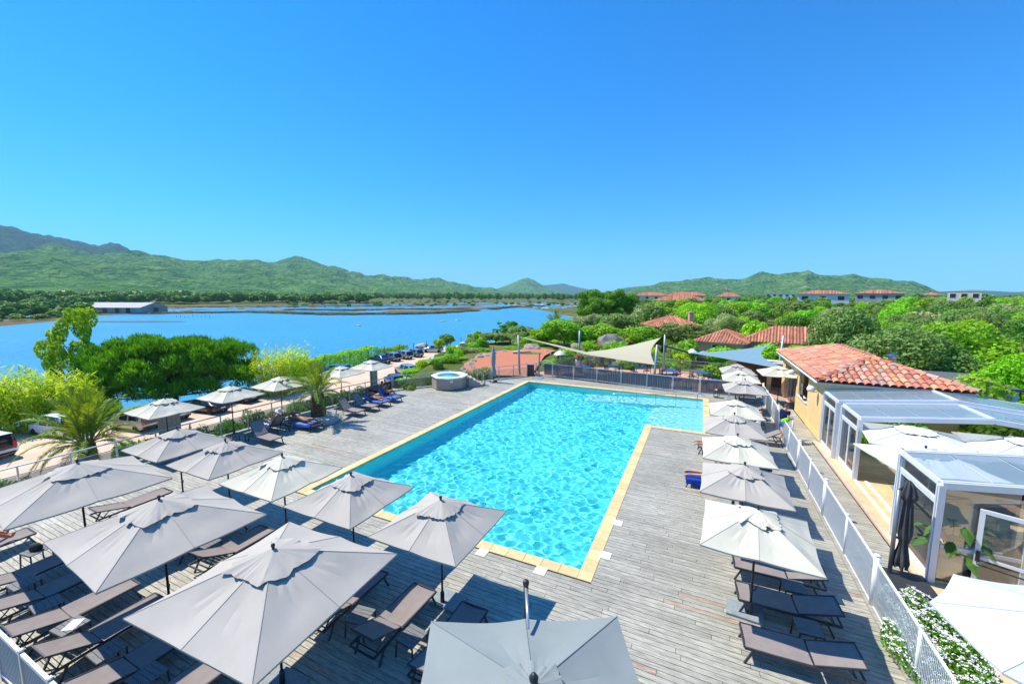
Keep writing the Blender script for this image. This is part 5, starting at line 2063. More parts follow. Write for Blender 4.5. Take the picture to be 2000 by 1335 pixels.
def veranda(label, y0, y1, ze, zr, xl, xm, xr, side, front=False):
    o = thing('veranda_module', label, 'veranda', (0, 0, 0), 0, 'telescopic modules of the glass veranda')
    W = 0.11

    def part(name, m=M_PVC, parent=o):
        return lambda b: b.build(name, m, parent)
    for x in (xl, xr):
        for y in (y0, y1):
            b = MB().box((x, y, ze / 2 + 0.02), (0.13, 0.13, ze - 0.04))
            b.build('post', M_PVC, o)
            MB().box((x - 0.075 if x == xl else x + 0.075, y, ze / 2 + 0.02), (0.03, 0.05, ze - 0.06)).build('post_rib', M_PVC, o)
    for y in (y0, y1):
        MB().beam((xl, y, ze), (xm, y, zr), 0.12, 0.16).build('rafter', M_PVC, o)
        MB().beam((xm, y, zr), (xr, y, ze), 0.12, 0.16).build('rafter', M_PVC, o)
        MB().beam((xl, y, ze + 0.095), (xm, y, zr + 0.095), 0.05, 0.03).build('rafter_cap', M_PVC, o)
    for x, z in ((xl, ze + 0.02), (xm, zr + 0.05), (xr, ze + 0.02)):
        MB().beam((x, y0 + 0.06, z), (x, y1 - 0.06, z), 0.10, 0.10).build('purlin', M_PVC, o)
    n = 4
    for a, b_ in ((xl, xm), (xm, xr)):
        for i in range(n):
            ta, tb = i / n, (i + 1) / n
            za, zb = (ze, zr) if a == xl else (zr, ze)
            p = [(a + (b_ - a) * t + (0.02 if t == ta else -0.02), za + (zb - za) * t + 0.06) for t in (ta, tb)]
            MB().add([(p[0][0], y0 + 0.07, p[0][1]), (p[1][0], y0 + 0.07, p[1][1]), (p[1][0], y1 - 0.07, p[1][1]), (p[0][0], y1 - 0.07, p[0][1])], [(0, 1, 2, 3)]).build('roof_panel', M_POLY, o)
            if i:
                q = p[0]
                MB().beam((a + (b_ - a) * ta, y0 + 0.07, q[1] - 0.01), (a + (b_ - a) * ta, y1 - 0.07, q[1] - 0.02), 0.012, 0.02).build('glazing_bar', mat('glazing_bar_grey', (0.42, 0.52, 0.60), 0.5), o)
    # side wall at xl
    tz = ze - 0.42
    MB().beam((xl, y0 + 0.07, tz), (xl, y1 - 0.07, tz), 0.08, 0.09).build('transom', M_PVC, o)
    MB().beam((xl, y0 + 0.07, 0.09), (xl, y1 - 0.07, 0.09), 0.08, 0.12).build('sill_rail', M_PVC, o)
    MB().box((xl, (y0 + y1) / 2, (tz + ze) / 2), (0.012, y1 - y0 - 0.15, ze - tz - 0.10)).build('pane', M_PANE, o)
    nn = side
    wd = (y1 - y0 - 0.14) / nn
    for i in range(nn):
        yc = y0 + 0.07 + wd * (i + 0.5)
        d = MB()
        for s in (-1, 1):
            d.box((xl, yc + s * (wd / 2 - 0.035), (0.15 + tz - 0.05) / 2), (0.06, 0.06, tz - 0.2))
        for z in (0.19, tz - 0.08):
            d.box((xl, yc, z), (0.058, wd - 0.13, 0.07))
        lf = d.build('window_frame', M_PVC, o)
        MB().box((xl, yc, (tz + 0.1) / 2), (0.012, wd - 0.13, tz - 0.36)).build('pane', M_PANE, lf)
        if nn == 2 and not front:
            MB().tube([(xl - 0.05, yc + (wd / 2 - 0.06) * (1 if i == 0 else -1), 1.0), (xl - 0.09, yc + (wd / 2 - 0.06) * (1 if i == 0 else -1), 1.0)], 0.012, 6).build('handle', M_ANTH, lf)
    return o


veranda('white glass veranda section against the ochre building, with double doors', 21.15, 23.15, 2.50, 2.92, 5.47, 9.15, 12.9, 2)
veranda('white glass veranda section next to the double doors, open towards the parasols', 18.95, 21.02, 2.40, 2.80, 5.62, 9.15, 12.7, 2)
v3 = veranda('nearest white glass veranda section with a pale blue roof at the right edge', 12.72, 14.85, 2.52, 2.94, 5.42, 9.15, 12.9, 1, True)
# gable of the nearest section: posts, panes, one open door
yf = 12.72
for x in (6.95, 8.6):
    MB().box((x, yf, 1.28), (0.12, 0.10, 2.52)).build('mullion', M_PVC, v3)
MB().box((7.8, yf, 1.95), (1.55, 0.08, 0.09)).build('transom', M_PVC, v3)
MB().box((6.2, yf, 1.0), (1.36, 0.06, 0.08)).build('transom', M_PVC, v3)
for x, w, z, h_ in ((6.2, 1.36, 1.74, 1.38), (6.2, 1.36, 0.55, 0.78), (7.78, 1.52, 2.24, 0.48)):
    MB().box((x, yf, z), (w, 0.012, h_)).build('pane', M_PANE, v3)
dr = thing('glass_door', 'open glass door with a black push bar at the front of the veranda', 'door', (6.05, yf - 0.14, 0.04), R(-24))
d = MB()
for x in (0.05, 1.05):
    d.box((x, 0, 1.05), (0.09, 0.055, 2.1))
d.box((0.55, 0, 2.06), (0.908, 0.053, 0.09))
d.box((0.55, 0, 0.07), (0.908, 0.053, 0.12))
d.box((0.55, 0, 0.95), (0.908, 0.05, 0.07))
d.build('frame', M_PVC, dr)
MB().box((0.55, 0, 1.50), (0.9, 0.012, 1.02)).build('pane', M_PANE, dr)
MB().box((0.55, 0, 0.52), (0.9, 0.012, 0.78)).build('pane', M_PANE, dr)
pbx = MB()
pbx.box((0.06, -0.05, 0.98), (0.07, 0.06, 0.24))
pbx.box((1.04, -0.05, 0.98), (0.07, 0.06, 0.24))
pbx.tube([(0.06, -0.09, 0.90), (0.06, -0.13, 0.82), (1.04, -0.13, 0.82), (1.04, -0.09, 0.90)], 0.018, 8)
pbx.build('push_bar', M_POLE, dr)
# floor tracks of the sliding sections
for x, y0, y1 in ((5.62, 14.95, 18.9), (5.95, 15.9, 18.9)):
    tr = MB().box((x, (y0 + y1) / 2, 0.045), (0.09, y1 - y0, 0.03)).build('floor_track', M_WMET)
    tag(tr, 'white metal floor track, ' + ('at the kerb beside the walkway' if x < 5.8 else 'the shorter inner one, below the open veranda bay'), 'track')
# restaurant furniture behind the glass
M_TEAK = mat('brown_wood_table', (0.20, 0.11, 0.06), 0.5, (0.28, 0.16, 0.09), scale=3, stretch=(1, 10, 1))


def dining_table():
    o = thing('dining_table', 'x', 'table')
    MB().box((0, 0, 0.74), (1.3, 0.8, 0.04)).build('tabletop', M_TEAK, o)
    MB().box((0, 0, 0.40), (0.3, 0.10, 0.64)).build('pedestal', mat('grey_metal_leg', (0.28, 0.29, 0.30), 0.5), o)
    MB().box((0, 0, 0.06), (0.8, 0.5, 0.04)).build('foot', MATS['grey_metal_leg'], o)
    return o


for k, (x, y) in enumerate(((7.6, 13.9), (9.4, 13.3), (8.3, 16.2), (8.9, 11.2))):
    place('dining', dining_table, (x, y, 0.03), R((5, 0, 20, -8)[k]), ('brown dining table seen through the open glass door', 'brown dining table behind the veranda front at the right edge',
          'brown dining table below the white veranda parasols', 'brown dining table outside the veranda at the right edge')[k], 'restaurant tables')
for k, (x, y) in enumerate(((8.5, 15.3), (7.0, 15.15))):
    o = thing('weight_disc', ('round dark parasol base on the terracotta floor by the right edge', 'round dark parasol base beside the nearest veranda section')[k], 'parasol weight', (x, y, 0.03))
    MB().lathe([(0.36, 0), (0.37, 0.05), (0.30, 0.09), (0.05, 0.11)], 22).build('disc', M_ANTH, o, smooth=True)
    MB().tube([(0, 0, 0.1), (0, 0, 0.55)], 0.03, 10).build('sleeve', M_ALU, o, smooth=True)
# ================================================================ PLANTS, ROCKS
def leaf_quads(C, N, L_, W_, rng, tilt=0.6, up=None):
    """rhombic leaves at C with normals about N"""
    n = len(C)
    N = N + rng.normal(size=(n, 3)) * tilt
    N /= np.linalg.norm(N, axis=1, keepdims=True) + 1e-9
    T = rng.normal(size=(n, 3)) if up is None else np.asarray(up) + rng.normal(size=(n, 3)) * 0.35
    T -= (T * N).sum(1, keepdims=True) * N
    T /= np.linalg.norm(T, axis=1, keepdims=True) + 1e-9
    B = np.cross(N, T)
    s = rng.uniform(0.65, 1.25, (n, 1))
    l, w = L_ / 2 * s, W_ / 2 * s
    V = np.stack([C - T * l, C + B * w, C + T * l, C - B * w], 1).reshape(-1, 3)
    return V, np.arange(4 * n).reshape(n, 4)


def clump_leaves(clumps, per_area, L_, W_, rng, shell=(0.72, 1.06), tilt=0.55, squash=1.0):
    """leaves on the outer shells of a set of ball clumps (c, r); shells inside another clump are dropped"""
    Cs, Ns = [], []
    cs = np.array([c for c, r in clumps])
    rs = np.array([r for c, r in clumps])
    for i, (c, r) in enumerate(clumps):
        n = max(8, int(per_area * 4 * math.pi * r * r))
        d = rng.normal(size=(n, 3))
        d /= np.linalg.norm(d, axis=1, keepdims=True)
        q = rng.uniform(shell[0], shell[1], (n, 1))
        p = np.asarray(c) + d * r * q * np.array([1, 1, squash])
        dist = np.linalg.norm((p[:, None, :] - cs[None]), axis=2) / rs[None]
        dist[:, i] = 9
        keep = dist.min(1) > 0.62
        Cs.append(p[keep])
        Ns.append(d[keep])
    return leaf_quads(np.concatenate(Cs), np.concatenate(Ns), L_, W_, rng, tilt)


def crown_clumps(kind, rng):
    """unit crown: about 1 wide (radius 0.5) and 1 tall, standing on z = 0"""
    out = []
    if kind == 'round':
        for k in range(15):
            a, e = rng.uniform(0, 6.28), rng.uniform(-0.4, 1.2)
            q = 0.30
            out.append(((q * math.cos(a) * math.cos(e), q * math.sin(a) * math.cos(e), 0.52 + 0.30 * math.sin(e)), rng.uniform(0.13, 0.23)))
        out.append(((0, 0, 0.5), 0.28))
    elif kind == 'bush':
        for k in range(11):
            a = rng.uniform(0, 6.28)
            q = 0.33 * math.sqrt(rng.random())
            out.append(((q * math.cos(a), q * math.sin(a), rng.uniform(0.15, 0.68 - 0.6 * q)), rng.uniform(0.17, 0.28)))
    elif kind == 'ball':
        out = [((0, 0, 0.5), 0.46)] + [((0.32 * math.cos(a), 0.32 * math.sin(a), 0.5 + 0.25 * math.sin(3 * a)), 0.2) for a in np.linspace(0, 6, 7)]
    elif kind == 'loose':
        for k in range(60):
            a, z = rng.uniform(0, 6.28), rng.uniform(0.12, 0.95)
            q = (0.44 - 0.36 * abs(z - 0.34)) * rng.uniform(0.45, 1.0)
            out.append(((q * math.cos(a), q * math.sin(a), z), rng.uniform(0.04, 0.09)))
    elif kind == 'umbrella':
        for k in range(24):
            a = rng.uniform(0, 6.28)
            q = 0.42 * math.sqrt(rng.random())
            out.append(((q * math.cos(a), q * math.sin(a), 0.70 - 0.5 * q * q * 2 + rng.uniform(-0.06, 0.08)), rng.uniform(0.09, 0.15)))
    elif kind == 'pine':
        for k in range(170):
            a, z = rng.uniform(0, 6.28), rng.uniform(0.08, 0.9) ** 0.9
            q = 0.46 * math.sqrt(max(0.02, 1 - (z - 0.15) ** 2 / 0.75)) * math.sqrt(rng.uniform(0.15, 1))
            out.append(((q * math.cos(a), q * math.sin(a), z), rng.uniform(0.06, 0.12)))
    return out


M_BARK = mat('bark', (0.06, 0.045, 0.035), 0.95, (0.13, 0.10, 0.075), scale=9, bump=0.6, bscale=14, stretch=(1, 1, 0.25))
M_BARKP = mat('pine_bark', (0.11, 0.055, 0.035), 0.95, (0.20, 0.11, 0.07), scale=7, bump=0.6, bscale=12, stretch=(1, 1, 0.3))
LEAF = {
    'olive': leaf_mat('olive_leaves', (0.135, 0.253, 0.049), (0.281, 0.398, 0.103), hue=0.015),
    'oak': leaf_mat('oak_leaves', (0.069, 0.193, 0.020), (0.173, 0.361, 0.037), hue=0.02),
    'bright': leaf_mat('bright_leaves', (0.146, 0.361, 0.016), (0.366, 0.603, 0.030), hue=0.02),
    'lime': leaf_mat('reed_leaves', (0.319, 0.506, 0.023), (0.636, 0.749, 0.049), hue=0.012, trans=0.4),
    'pine': leaf_mat('pine_needles', (0.064, 0.218, 0.016), (0.196, 0.458, 0.033), hue=0.012, scale=1.2),
    'hedge': leaf_mat('hedge_leaves', (0.184, 0.483, 0.014), (0.343, 0.724, 0.025), hue=0.01, scale=1.0),
    'grey': leaf_mat('grey_leaves', (0.281, 0.361, 0.141), (0.464, 0.520, 0.225), hue=0.015),
    'dark': leaf_mat('dark_leaves', (0.044, 0.133, 0.020), (0.110, 0.253, 0.037), hue=0.02),
    'far': leaf_mat('far_wood_leaves', (0.073, 0.218, 0.030), (0.208, 0.387, 0.047), hue=0.0, scale=0.03, trans=0.2),
}
CROWNS = {}


def crown_mesh(kind, leaf, seed, L_, W_, dens):
    key = (kind, leaf, seed, L_)
    if key not in CROWNS:
        rng = np.random.default_rng(seed * 7 + 1)
        V, Fq = clump_leaves(crown_clumps(kind, rng), dens, L_, W_, rng)
        CROWNS[key] = np_mesh('crown', V, Fq, LEAF[leaf])
    return CROWNS[key]


TRUNKS = {}


def trunk_mesh(kind, seed, bark):
    key = (kind, seed, bark.name)
    if key not in TRUNKS:
        r = np.random.default_rng(seed + 50)
        b = MB()
        if kind in ('umbrella',):
            pts = [(0, 0, 0), (0.02, 0.01, 0.3), (0.0, 0.02, 0.62)]
            b.tube(pts, [0.032, 0.026, 0.02], 7)
            for k in range(7):
                a = k * 0.9
                b.tube([(0, 0.02, 0.55), (0.16 * math.cos(a), 0.16 * math.sin(a), 0.62), (0.33 * math.cos(a), 0.33 * math.sin(a), 0.70)], [0.014, 0.010, 0.004], 5)
        else:
            b.tube([(0, 0, -0.02), (r.uniform(-.03, .03), r.uniform(-.03, .03), 0.22), (r.uniform(-.04, .04), r.uniform(-.04, .04), 0.45)], [0.035, 0.028, 0.018], 7)
            for k in range(6):
                a = k * 1.05 + r.uniform(-.3, .3)
                z = r.uniform(0.15, 0.4)
                b.tube([(0, 0, z), (0.14 * math.cos(a), 0.14 * math.sin(a), z + 0.15), (0.28 * math.cos(a), 0.28 * math.sin(a), z + 0.30)], [0.018, 0.011, 0.004], 5)
        TRUNKS[key] = b.mesh('trunk', bark, smooth=True)
    return TRUNKS[key]


def plant_pos(u, dist):
    d = ray(u, 600)
    q = dist / math.hypot(d.x, d.y)
    x, y = d.x * q, d.y * q
    return x, y, float(ground_h([(x, y)])[0])


def plant(name, label, cat, u, vtop, dist, wpx, kind='round', leaf='olive', seed=1, fine=1.0, group=None, lift=0.0, dens=None, base=None, bark=None, cap=None):
    """a tree or bush whose top shows at photo pixel (u, vtop) when it stands dist metres away, wpx pixels wide"""
    x, y, z = plant_pos(u, dist)
    if base is not None:
        z = base
    top = D(u, vtop, dist)
    h = max(0.5, top.z - z)
    if cap:
        h = min(h, cap)
    depth = (top - Vector((0, 0, CAMZ))).dot(_fw)
    w = wpx * depth / F_PX
    o = thing(name, label, cat, (x, y, z), random.uniform(0, 6.28), group)
    lw = 0.20 * fine / max(w, 0.5) ** 0.7 * (dist / 50) ** 0.5
    lw = min(0.14, max(0.02, round(lw, 3)))
    d = dens or (1.5 / (lw * lw * 0.55))
    c = obj('crown', crown_mesh(kind, leaf, seed, lw * 1.25, lw * 0.7, d), o, (0, 0, lift * h), scale=(w, w, h * (1 - lift)))
    t = obj('trunk', trunk_mesh(kind, seed % 3, bark or M_BARK), o, scale=(min(w, h * 1.2),) * 2 + (h * (1.0 if lift < 0.05 else 1.0),))
    return o


# --- left shore: pine, reeds, loose tree
def needle_pine(u, vtop, dist, wpx, label, seed, base=None):
    x, y, z = plant_pos(u, dist)
    top = D(u, vtop, dist)
    h = top.z - z
    w = wpx * (top - Vector((0, 0, CAMZ))).dot(_fw) / F_PX
    o = thing('pine_tree', label, 'tree', (x, y, z), 0.4)
    rng = np.random.default_rng(seed)
    cl = [((c[0] * w, c[1] * w, (0.20 + 0.80 * c[2]) * h), r * w * 0.62) for c, r in crown_clumps('pine', rng)]
    dv = Matrix.Rotation(-0.4, 3, 'Z') @ Vector((x, y, 0)).normalized()     # an oval crown, narrower across the shore
    cl = [(tuple(Vector(c) - dv * (0.45 * Vector(c).dot(dv))), r) for c, r in cl]
    Cs, Ns = [], []
    for c, r in cl:                                   # tufts: bundles of upright needles on the clump shells
        n = int(26 * r * r * 4)
        d = rng.normal(size=(n, 3))
        d[:, 2] = np.abs(d[:, 2]) * 1.2 - 0.25
        d /= np.linalg.norm(d, axis=1, keepdims=True)
        p = np.array(c) + d * r * rng.uniform(0.7, 1.05, (n, 1))
        for k in range(6):
            Cs.append(p + rng.normal(size=(n, 3)) * 0.11 + np.array([0, 0, 0.05]))
            Ns.append(d)
    C_, N_ = np.concatenate(Cs), np.concatenate(Ns)
    up = N_ * 0.6 + np.array([0, 0, 0.9])
    side = np.cross(up, rng.normal(size=up.shape))
    V, Fq = leaf_quads(C_, side, 0.44, 0.075, rng, 0.2, up=up)
    obj('crown', np_mesh('crown', V, Fq, LEAF['pine']), o)
    b = MB()
    b.tube([(0, 0, -0.2), (0.1, 0.1, h * 0.3), (0.0, 0.2, h * 0.6)], [0.3, 0.22, 0.12], 10)
    for c, r in cl[::2]:
        b.tube([(0.05, 0.1, min(h * 0.35, c[2] * 0.6)), (c[0] * 0.5, c[1] * 0.5, c[2] * 0.72), (c[0], c[1], c[2])], [0.11, 0.07, 0.02], 6)
    b.build('trunk', M_BARKP, o, smooth=True)
    return o


needle_pine(325, 664, 57, 330, 'broad dark green pine with upright needle tufts at the shore', 21)


def reeds(u, vtop, dist, wpx, label, seed, n=900):
    """clump of giant reed: arching canes with long leaves"""
    x, y, z = plant_pos(u, dist)
    top = D(u, vtop, dist)
    h = top.z - z
    w = wpx * (top - Vector((0, 0, CAMZ))).dot(_fw) / F_PX
    o = thing('reed_clump', label, 'reeds', (x, y, z), 0, 'tall reeds along the shore')
    rng = np.random.default_rng(seed)
    st = MB()
    Cs, Ts = [], []
    for i in range(int(46 * w)):
        a, q = rng.uniform(0, 6.28), w / 2 * math.sqrt(rng.random())
        bx, by = q * math.cos(a), q * math.sin(a) * 0.8
        hh = h * rng.uniform(0.62, 1.0) * (1 - 0.25 * (2 * q / w) ** 2)
        lx, ly = rng.normal(size=2) * 0.10 * hh
        if i % 9 == 0:
            st.tube([(bx, by, 0), (bx + lx * 0.3, by + ly * 0.3, hh * 0.5), (bx + lx, by + ly, hh)], [0.02, 0.016, 0.006], 3, cap=False)
        for t in np.linspace(0.12, 1.0, 15):
            Cs.append((bx + lx * t * t, by + ly * t * t, hh * t))
            aa = rng.uniform(0, 6.28)
            Ts.append((math.cos(aa), math.sin(aa), rng.uniform(0.1, 1.3)))
    C_ = np.array(Cs) + rng.normal(size=(len(Cs), 3)) * 0.06
    T_ = np.array(Ts)
    T_ /= np.linalg.norm(T_, axis=1, keepdims=True)
    C_ = C_ + T_ * 0.24
    side = np.cross(T_, np.array([0, 0, 1.0])) + rng.normal(size=T_.shape) * 0.3
    nrm = np.cross(T_, side)
    V, Fq = leaf_quads(C_, nrm, 0.62, 0.11, rng, 0.15, up=T_ * 3)
    obj('leaves', np_mesh('leaves', V, Fq, LEAF['lime']), o)
    st.build('canes', mat('reed_cane', (0.16, 0.15, 0.05), 0.8), o)
    return o


for k, (u, vt, ds, wp, lb) in enumerate(((-70, 712, 55, 150, 'bright yellow-green reeds reaching past the left picture edge'), (25, 716, 54, 130, 'bright yellow-green reeds above the white van at the left edge'),
                                         (105, 722, 53.5, 130, 'bright yellow-green reeds between the left edge and the broad pine'), (520, 672, 54, 75, 'bright reeds right of the broad pine'),
                                         (567, 668, 56, 75, 'bright reeds at the left end of the clipped hedge'))):
    reeds(u, vt, ds, wp, lb, 40 + k)
plant('broadleaf_tree', 'loose green tree standing against the water above the left reeds', 'tree', 138, 606, 61, 150, 'loose', 'bright', 3, fine=0.55, bark=M_BARK)


def hedge(label, pts, h, w, leaf, seed):
    o = thing('hedge', label, 'hedge')
    rng = np.random.default_rng(seed)
    Cs, Ns = [], []
    for (a, b) in zip(pts, pts[1:]):
        a, b = Vector(a), Vector(b)
        d = b - a
        ln = d.length
        dn = np.array((d / ln)[:])
        sd = np.array([-dn[1], dn[0], 0])
        n = int(ln * h * 330)
        t = rng.uniform(0, ln, n)
        face = rng.integers(0, 4, n)
        z = np.where(face == 3, h, rng.uniform(0, h, n))
        off = np.where(face == 3, rng.uniform(-w / 2, w / 2, n), np.where(face == 1, -w / 2, w / 2))
        bulge = 0.12 * np.sin(t * 1.3) + rng.normal(size=n) * 0.07
        P = np.array(a[:])[None] + dn[None] * t[:, None] + sd[None] * (off + np.sign(off) * bulge)[:, None]
        P[:, 2] += z + np.where(face == 3, bulge * 1.2, 0)
        N = np.where((face == 3)[:, None], np.array([0, 0, 1.0])[None], (np.sign(off)[:, None] * sd[None] + np.array([0, 0, 0.35])[None]))
        Cs.append(P)
        Ns.append(N)
    V, Fq = leaf_quads(np.concatenate(Cs), np.concatenate(Ns), 0.24, 0.12, rng, 0.6)
    obj('foliage', np_mesh('foliage', V, Fq, LEAF[leaf]), o)
    st = MB()
    for (a, b) in zip(pts, pts[1:]):
        a, b = Vector(a), Vector(b)
        for k in range(int((b - a).length / 1.2)):
            p = a.lerp(b, (k + 0.5) * 1.2 / (b - a).length)
            st.tube([p, p + Vector((0.1, 0.05, h * 0.8))], [0.05, 0.02], 5)
    tag(st.build('stems', M_BARK, o), kind='stuff')
    return o


HB0 = LOT_Z
hedge('clipped bright green hedge between the car park and the water', [(-49.8, 36.5, HB0), (-51.6, 47, HB0), (-52.9, 54.5, HB0)], 2.5, 1.5, 'hedge', 3)
hedge('lower loose hedge beside the wire fence at the shore', [(-53.3, 56, HB0), (-53.6, 64, HB0)], 1.7, 1.2, 'bright', 4)

# --- garden between car park and gravel court
GARD = 'garden trees and bushes around the gravel court'
for k, (nm, u, vt, ds, wp, kd, lf, lift, lb) in enumerate((
        ('clipped_tree', 872, 651, 84, 30, 'ball', 'oak', 0.40, 'round-topped tree in the car park, the right of a pair'),
        ('clipped_tree', 857, 660, 82, 24, 'ball', 'bright', 0.35, 'round-topped tree in the car park, the left and lower of a pair'),
        ('evergreen_tree', 928, 644, 66, 42, 'round', 'bright', 0.1, 'upright bright green tree at the left end of the garden'),
        ('olive_tree', 968, 648, 62, 66, 'round', 'olive', 0.1, 'grey-green olive above the boulders left of the gravel court'),
        ('bush', 908, 686, 55, 62, 'bush', 'olive', 0.0, 'grey-green bush above the white cars'),
        ('bush', 940, 690, 54, 40, 'bush', 'bright', 0.0, 'yellow-green bush among the boulders by the gravel court'),
        ('bush', 880, 708, 47, 66, 'bush', 'bright', 0.0, 'bright leafy bush right of the white cars, above the railing'),
        ('bush', 848, 712, 45, 50, 'bush', 'hedge', 0.0, 'bright green bush below the parked white cars'),
        ('bush', 803, 714, 43, 44, 'bush', 'hedge', 0.0, 'dense round bush hiding a grey car'),
        ('bush', 822, 703, 46, 26, 'bush', 'bright', 0.0, 'small round bush behind the dense one by the grey car'),
        ('oak_tree', 992, 627, 80, 84, 'loose', 'oak', 0.28, 'open crowned tree with a dark trunk against the water'),
        ('olive_tree', 1022, 634, 70, 66, 'round', 'olive', 0.0, 'silvery olive behind the left sail post'),
        ('broadleaf_tree', 1058, 640, 60, 60, 'round', 'bright', 0.0, 'bright green tree behind the gravel court, left of the big one'),
        ('broadleaf_tree', 1105, 622, 57, 110, 'round', 'bright', 0.0, 'biggest bright green tree behind the left end of the beige sail'),
        ('broadleaf_tree', 1178, 630, 60, 96, 'round', 'bright', 0.0, 'bright tree with reddish blossom behind the big boulder'),
        ('broadleaf_tree', 1256, 634, 58, 80, 'round', 'bright', 0.0, 'yellow-green tree above the beige shade sail'),
        ('olive_tree', 1330, 624, 62, 120, 'round', 'olive', 0.0, 'large grey-green olive right of the beige sail'),
        ('olive_tree', 1215, 612, 72, 90, 'round', 'olive', 0.0, 'pale olive tree behind the bright garden trees'),
        ('olive_tree', 1290, 610, 78, 80, 'round', 'olive', 0.0, 'pale olive tree below the small villa roof'),
        ('bush', 1348, 660, 49, 44, 'ball', 'bright', 0.0, 'round bright bush between the two shade sails'),
        ('bush', 1430, 664, 49, 82, 'bush', 'hedge', 0.0, 'wide feathery green bush above the blue shade sail'),
        ('bush', 1535, 655, 47, 100, 'bush', 'hedge', 0.0, 'long feathery green bush in front of the long tiled roof'),
        ('bush', 1600, 668, 45, 60, 'bush', 'bright', 0.0, 'light green bush above the ochre building'),
        ('broadleaf_tree', 1480, 622, 56, 64, 'round', 'hedge', 0.0, 'fresh green tree growing up between the two tiled roofs'),
        ('bush', 1300, 690, 43, 60, 'bush', 'bright', 0.0, 'bright bush behind the terrace railing'),
        ('bush', 1140, 703, 42, 46, 'bush', 'grey', 0.0, 'low grey bush among the boulders behind the terrace'),
        ('bush', 1225, 700, 41, 60, 'bush', 'oak', 0.0, 'dark low bush behind the terrace tables'),
        ('bush', 1088, 700, 42, 60, 'bush', 'hedge', 0.0, 'low green bush at the end of the gravel court'),
        ('bush', 1040, 690, 50, 40, 'bush', 'grey', 0.0, 'dry grey-green bush along the gravel court edge'),
        ('bush', 1000, 672, 54, 40, 'bush', 'bright', 0.0, 'yellowish bush at the far end of the gravel court'),
        ('bush', 1420, 700, 40, 60, 'bush', 'oak', 0.0, 'dark green bush below the blue shade sail'),
        ('bush', 1395, 705, 39, 50, 'bush', 'bright', 0.0, 'bright bush by the pale boulder near the blue sail'),
        ('glossy_shrub', 1930, 716, 31, 190, 'bush', 'bright', 0.0, 'glossy yellow-green shrub with red shoots beside the veranda roof'),
        ('glossy_shrub', 2010, 728, 29, 150, 'bush', 'bright', 0.0, 'glossy yellow-green shrub cut by the right picture edge'),
        ('glossy_shrub', 1790, 700, 36, 100, 'bush', 'bright', 0.0, 'glossy green shrub behind the flue of the tiled roof'),
        ('shrub', 1860, 800, 25, 120, 'bush', 'hedge', 0.0, 'green shrub seen under the veranda roof'),
        ('shrub', 1975, 800, 25, 130, 'bush', 'oak', 0.0, 'dark green shrub under the veranda roof at the right edge'),
        ('shrub', 1770, 812, 24, 110, 'bush', 'hedge', 0.0, 'bright shrub seen beyond the white veranda parasols'))):
    plant(nm, lb, 'tree' if 'tree' in nm else 'bush', u, vt, ds, wp, kd, lf, 60 + k % 9, lift=lift, group=GARD, base=(-0.3 if ds < 32 else None))

# stone pine with a tall bare trunk
x, y, z = plant_pos(1190, 95)
sp = thing('stone_pine', 'tall stone pine with a bare dark trunk rising over the wood', 'tree', (x, y, z))
tp = D(1190, 562, 95)
hh = tp.z - z
rng = np.random.default_rng(5)
cl = []
for k in range(80):
    a, q = rng.uniform(0, 6.28), 6.2 * math.sqrt(rng.random())
    cl.append(((q * math.cos(a) - 0.6, q * math.sin(a), hh * rng.uniform(0.62, 0.97) - 0.13 * q), rng.uniform(0.9, 1.5)))
V, Fq = clump_leaves(cl, 34, 0.32, 0.20, rng, squash=0.7)
obj('crown', np_mesh('crown', V, Fq, LEAF['pine']), sp)
b = MB()
b.tube([(0, 0, -0.2), (0.15, 0, hh * 0.35), (0, 0, hh * 0.72)], [0.42, 0.36, 0.24], 10)
for c, r in cl[::3]:
    b.tube([(0, 0, hh * 0.62), (c[0] * 0.5, c[1] * 0.5, c[2] - 0.8), c], [0.18, 0.1, 0.03], 6)
b.build('trunk', M_BARK, sp, smooth=True)
palm('distant fan of a palm against the water behind the garden', plant_pos(1086, 84), 4.9, 0.30, 0.24, 34, 1.7, 12)

# bushes on the bank below the left railing
k = 0
rb_ = random.Random(4)
for i in range(34):
    y = -1 + i * 0.98
    x = -22.6 - rb_.uniform(0, 2.2)
    if y > 23:
        x = -21.0 - rb_.uniform(-1.5, 2.0) + (y - 23) * 0.25
    if abs(y - 7.4) < 0.7:
        continue
    z = float(ground_h([(x, y)])[0])
    s = rb_.uniform(1.0, 1.7)
    lf = ('grey', 'olive', 'bright', 'oak')[i % 4]
    o = thing('bank_bush', 'low green bush growing on the bank below the left railing', 'bush', (x, y, z - 0.1), rb_.uniform(0, 6), 'bushes on the bank below the railing')
    hgt = max(0.8, min(2.2, 0.55 - z + rb_.uniform(-0.35, 0.35)))
    obj('crown', crown_mesh('bush', lf, 60 + i % 5, 0.10, 0.055, 260), o, scale=(s * 1.25, s * 1.25, hgt))
    obj('trunk', trunk_mesh('bush', i % 3, M_BARK), o, scale=(s, s, hgt))

# --- the wood on the right
NEARV = [(kd, lf, sd) for sd, (kd, lf) in enumerate((('round', 'olive'), ('round', 'oak'), ('round', 'bright'), ('round', 'olive'), ('round', 'hedge'), ('round', 'oak'), ('umbrella', 'pine'), ('round', 'grey')))]
rw = random.Random(17)
placed = []
WOODL = 'tree in the dense wood between the tiled building and the far hills'


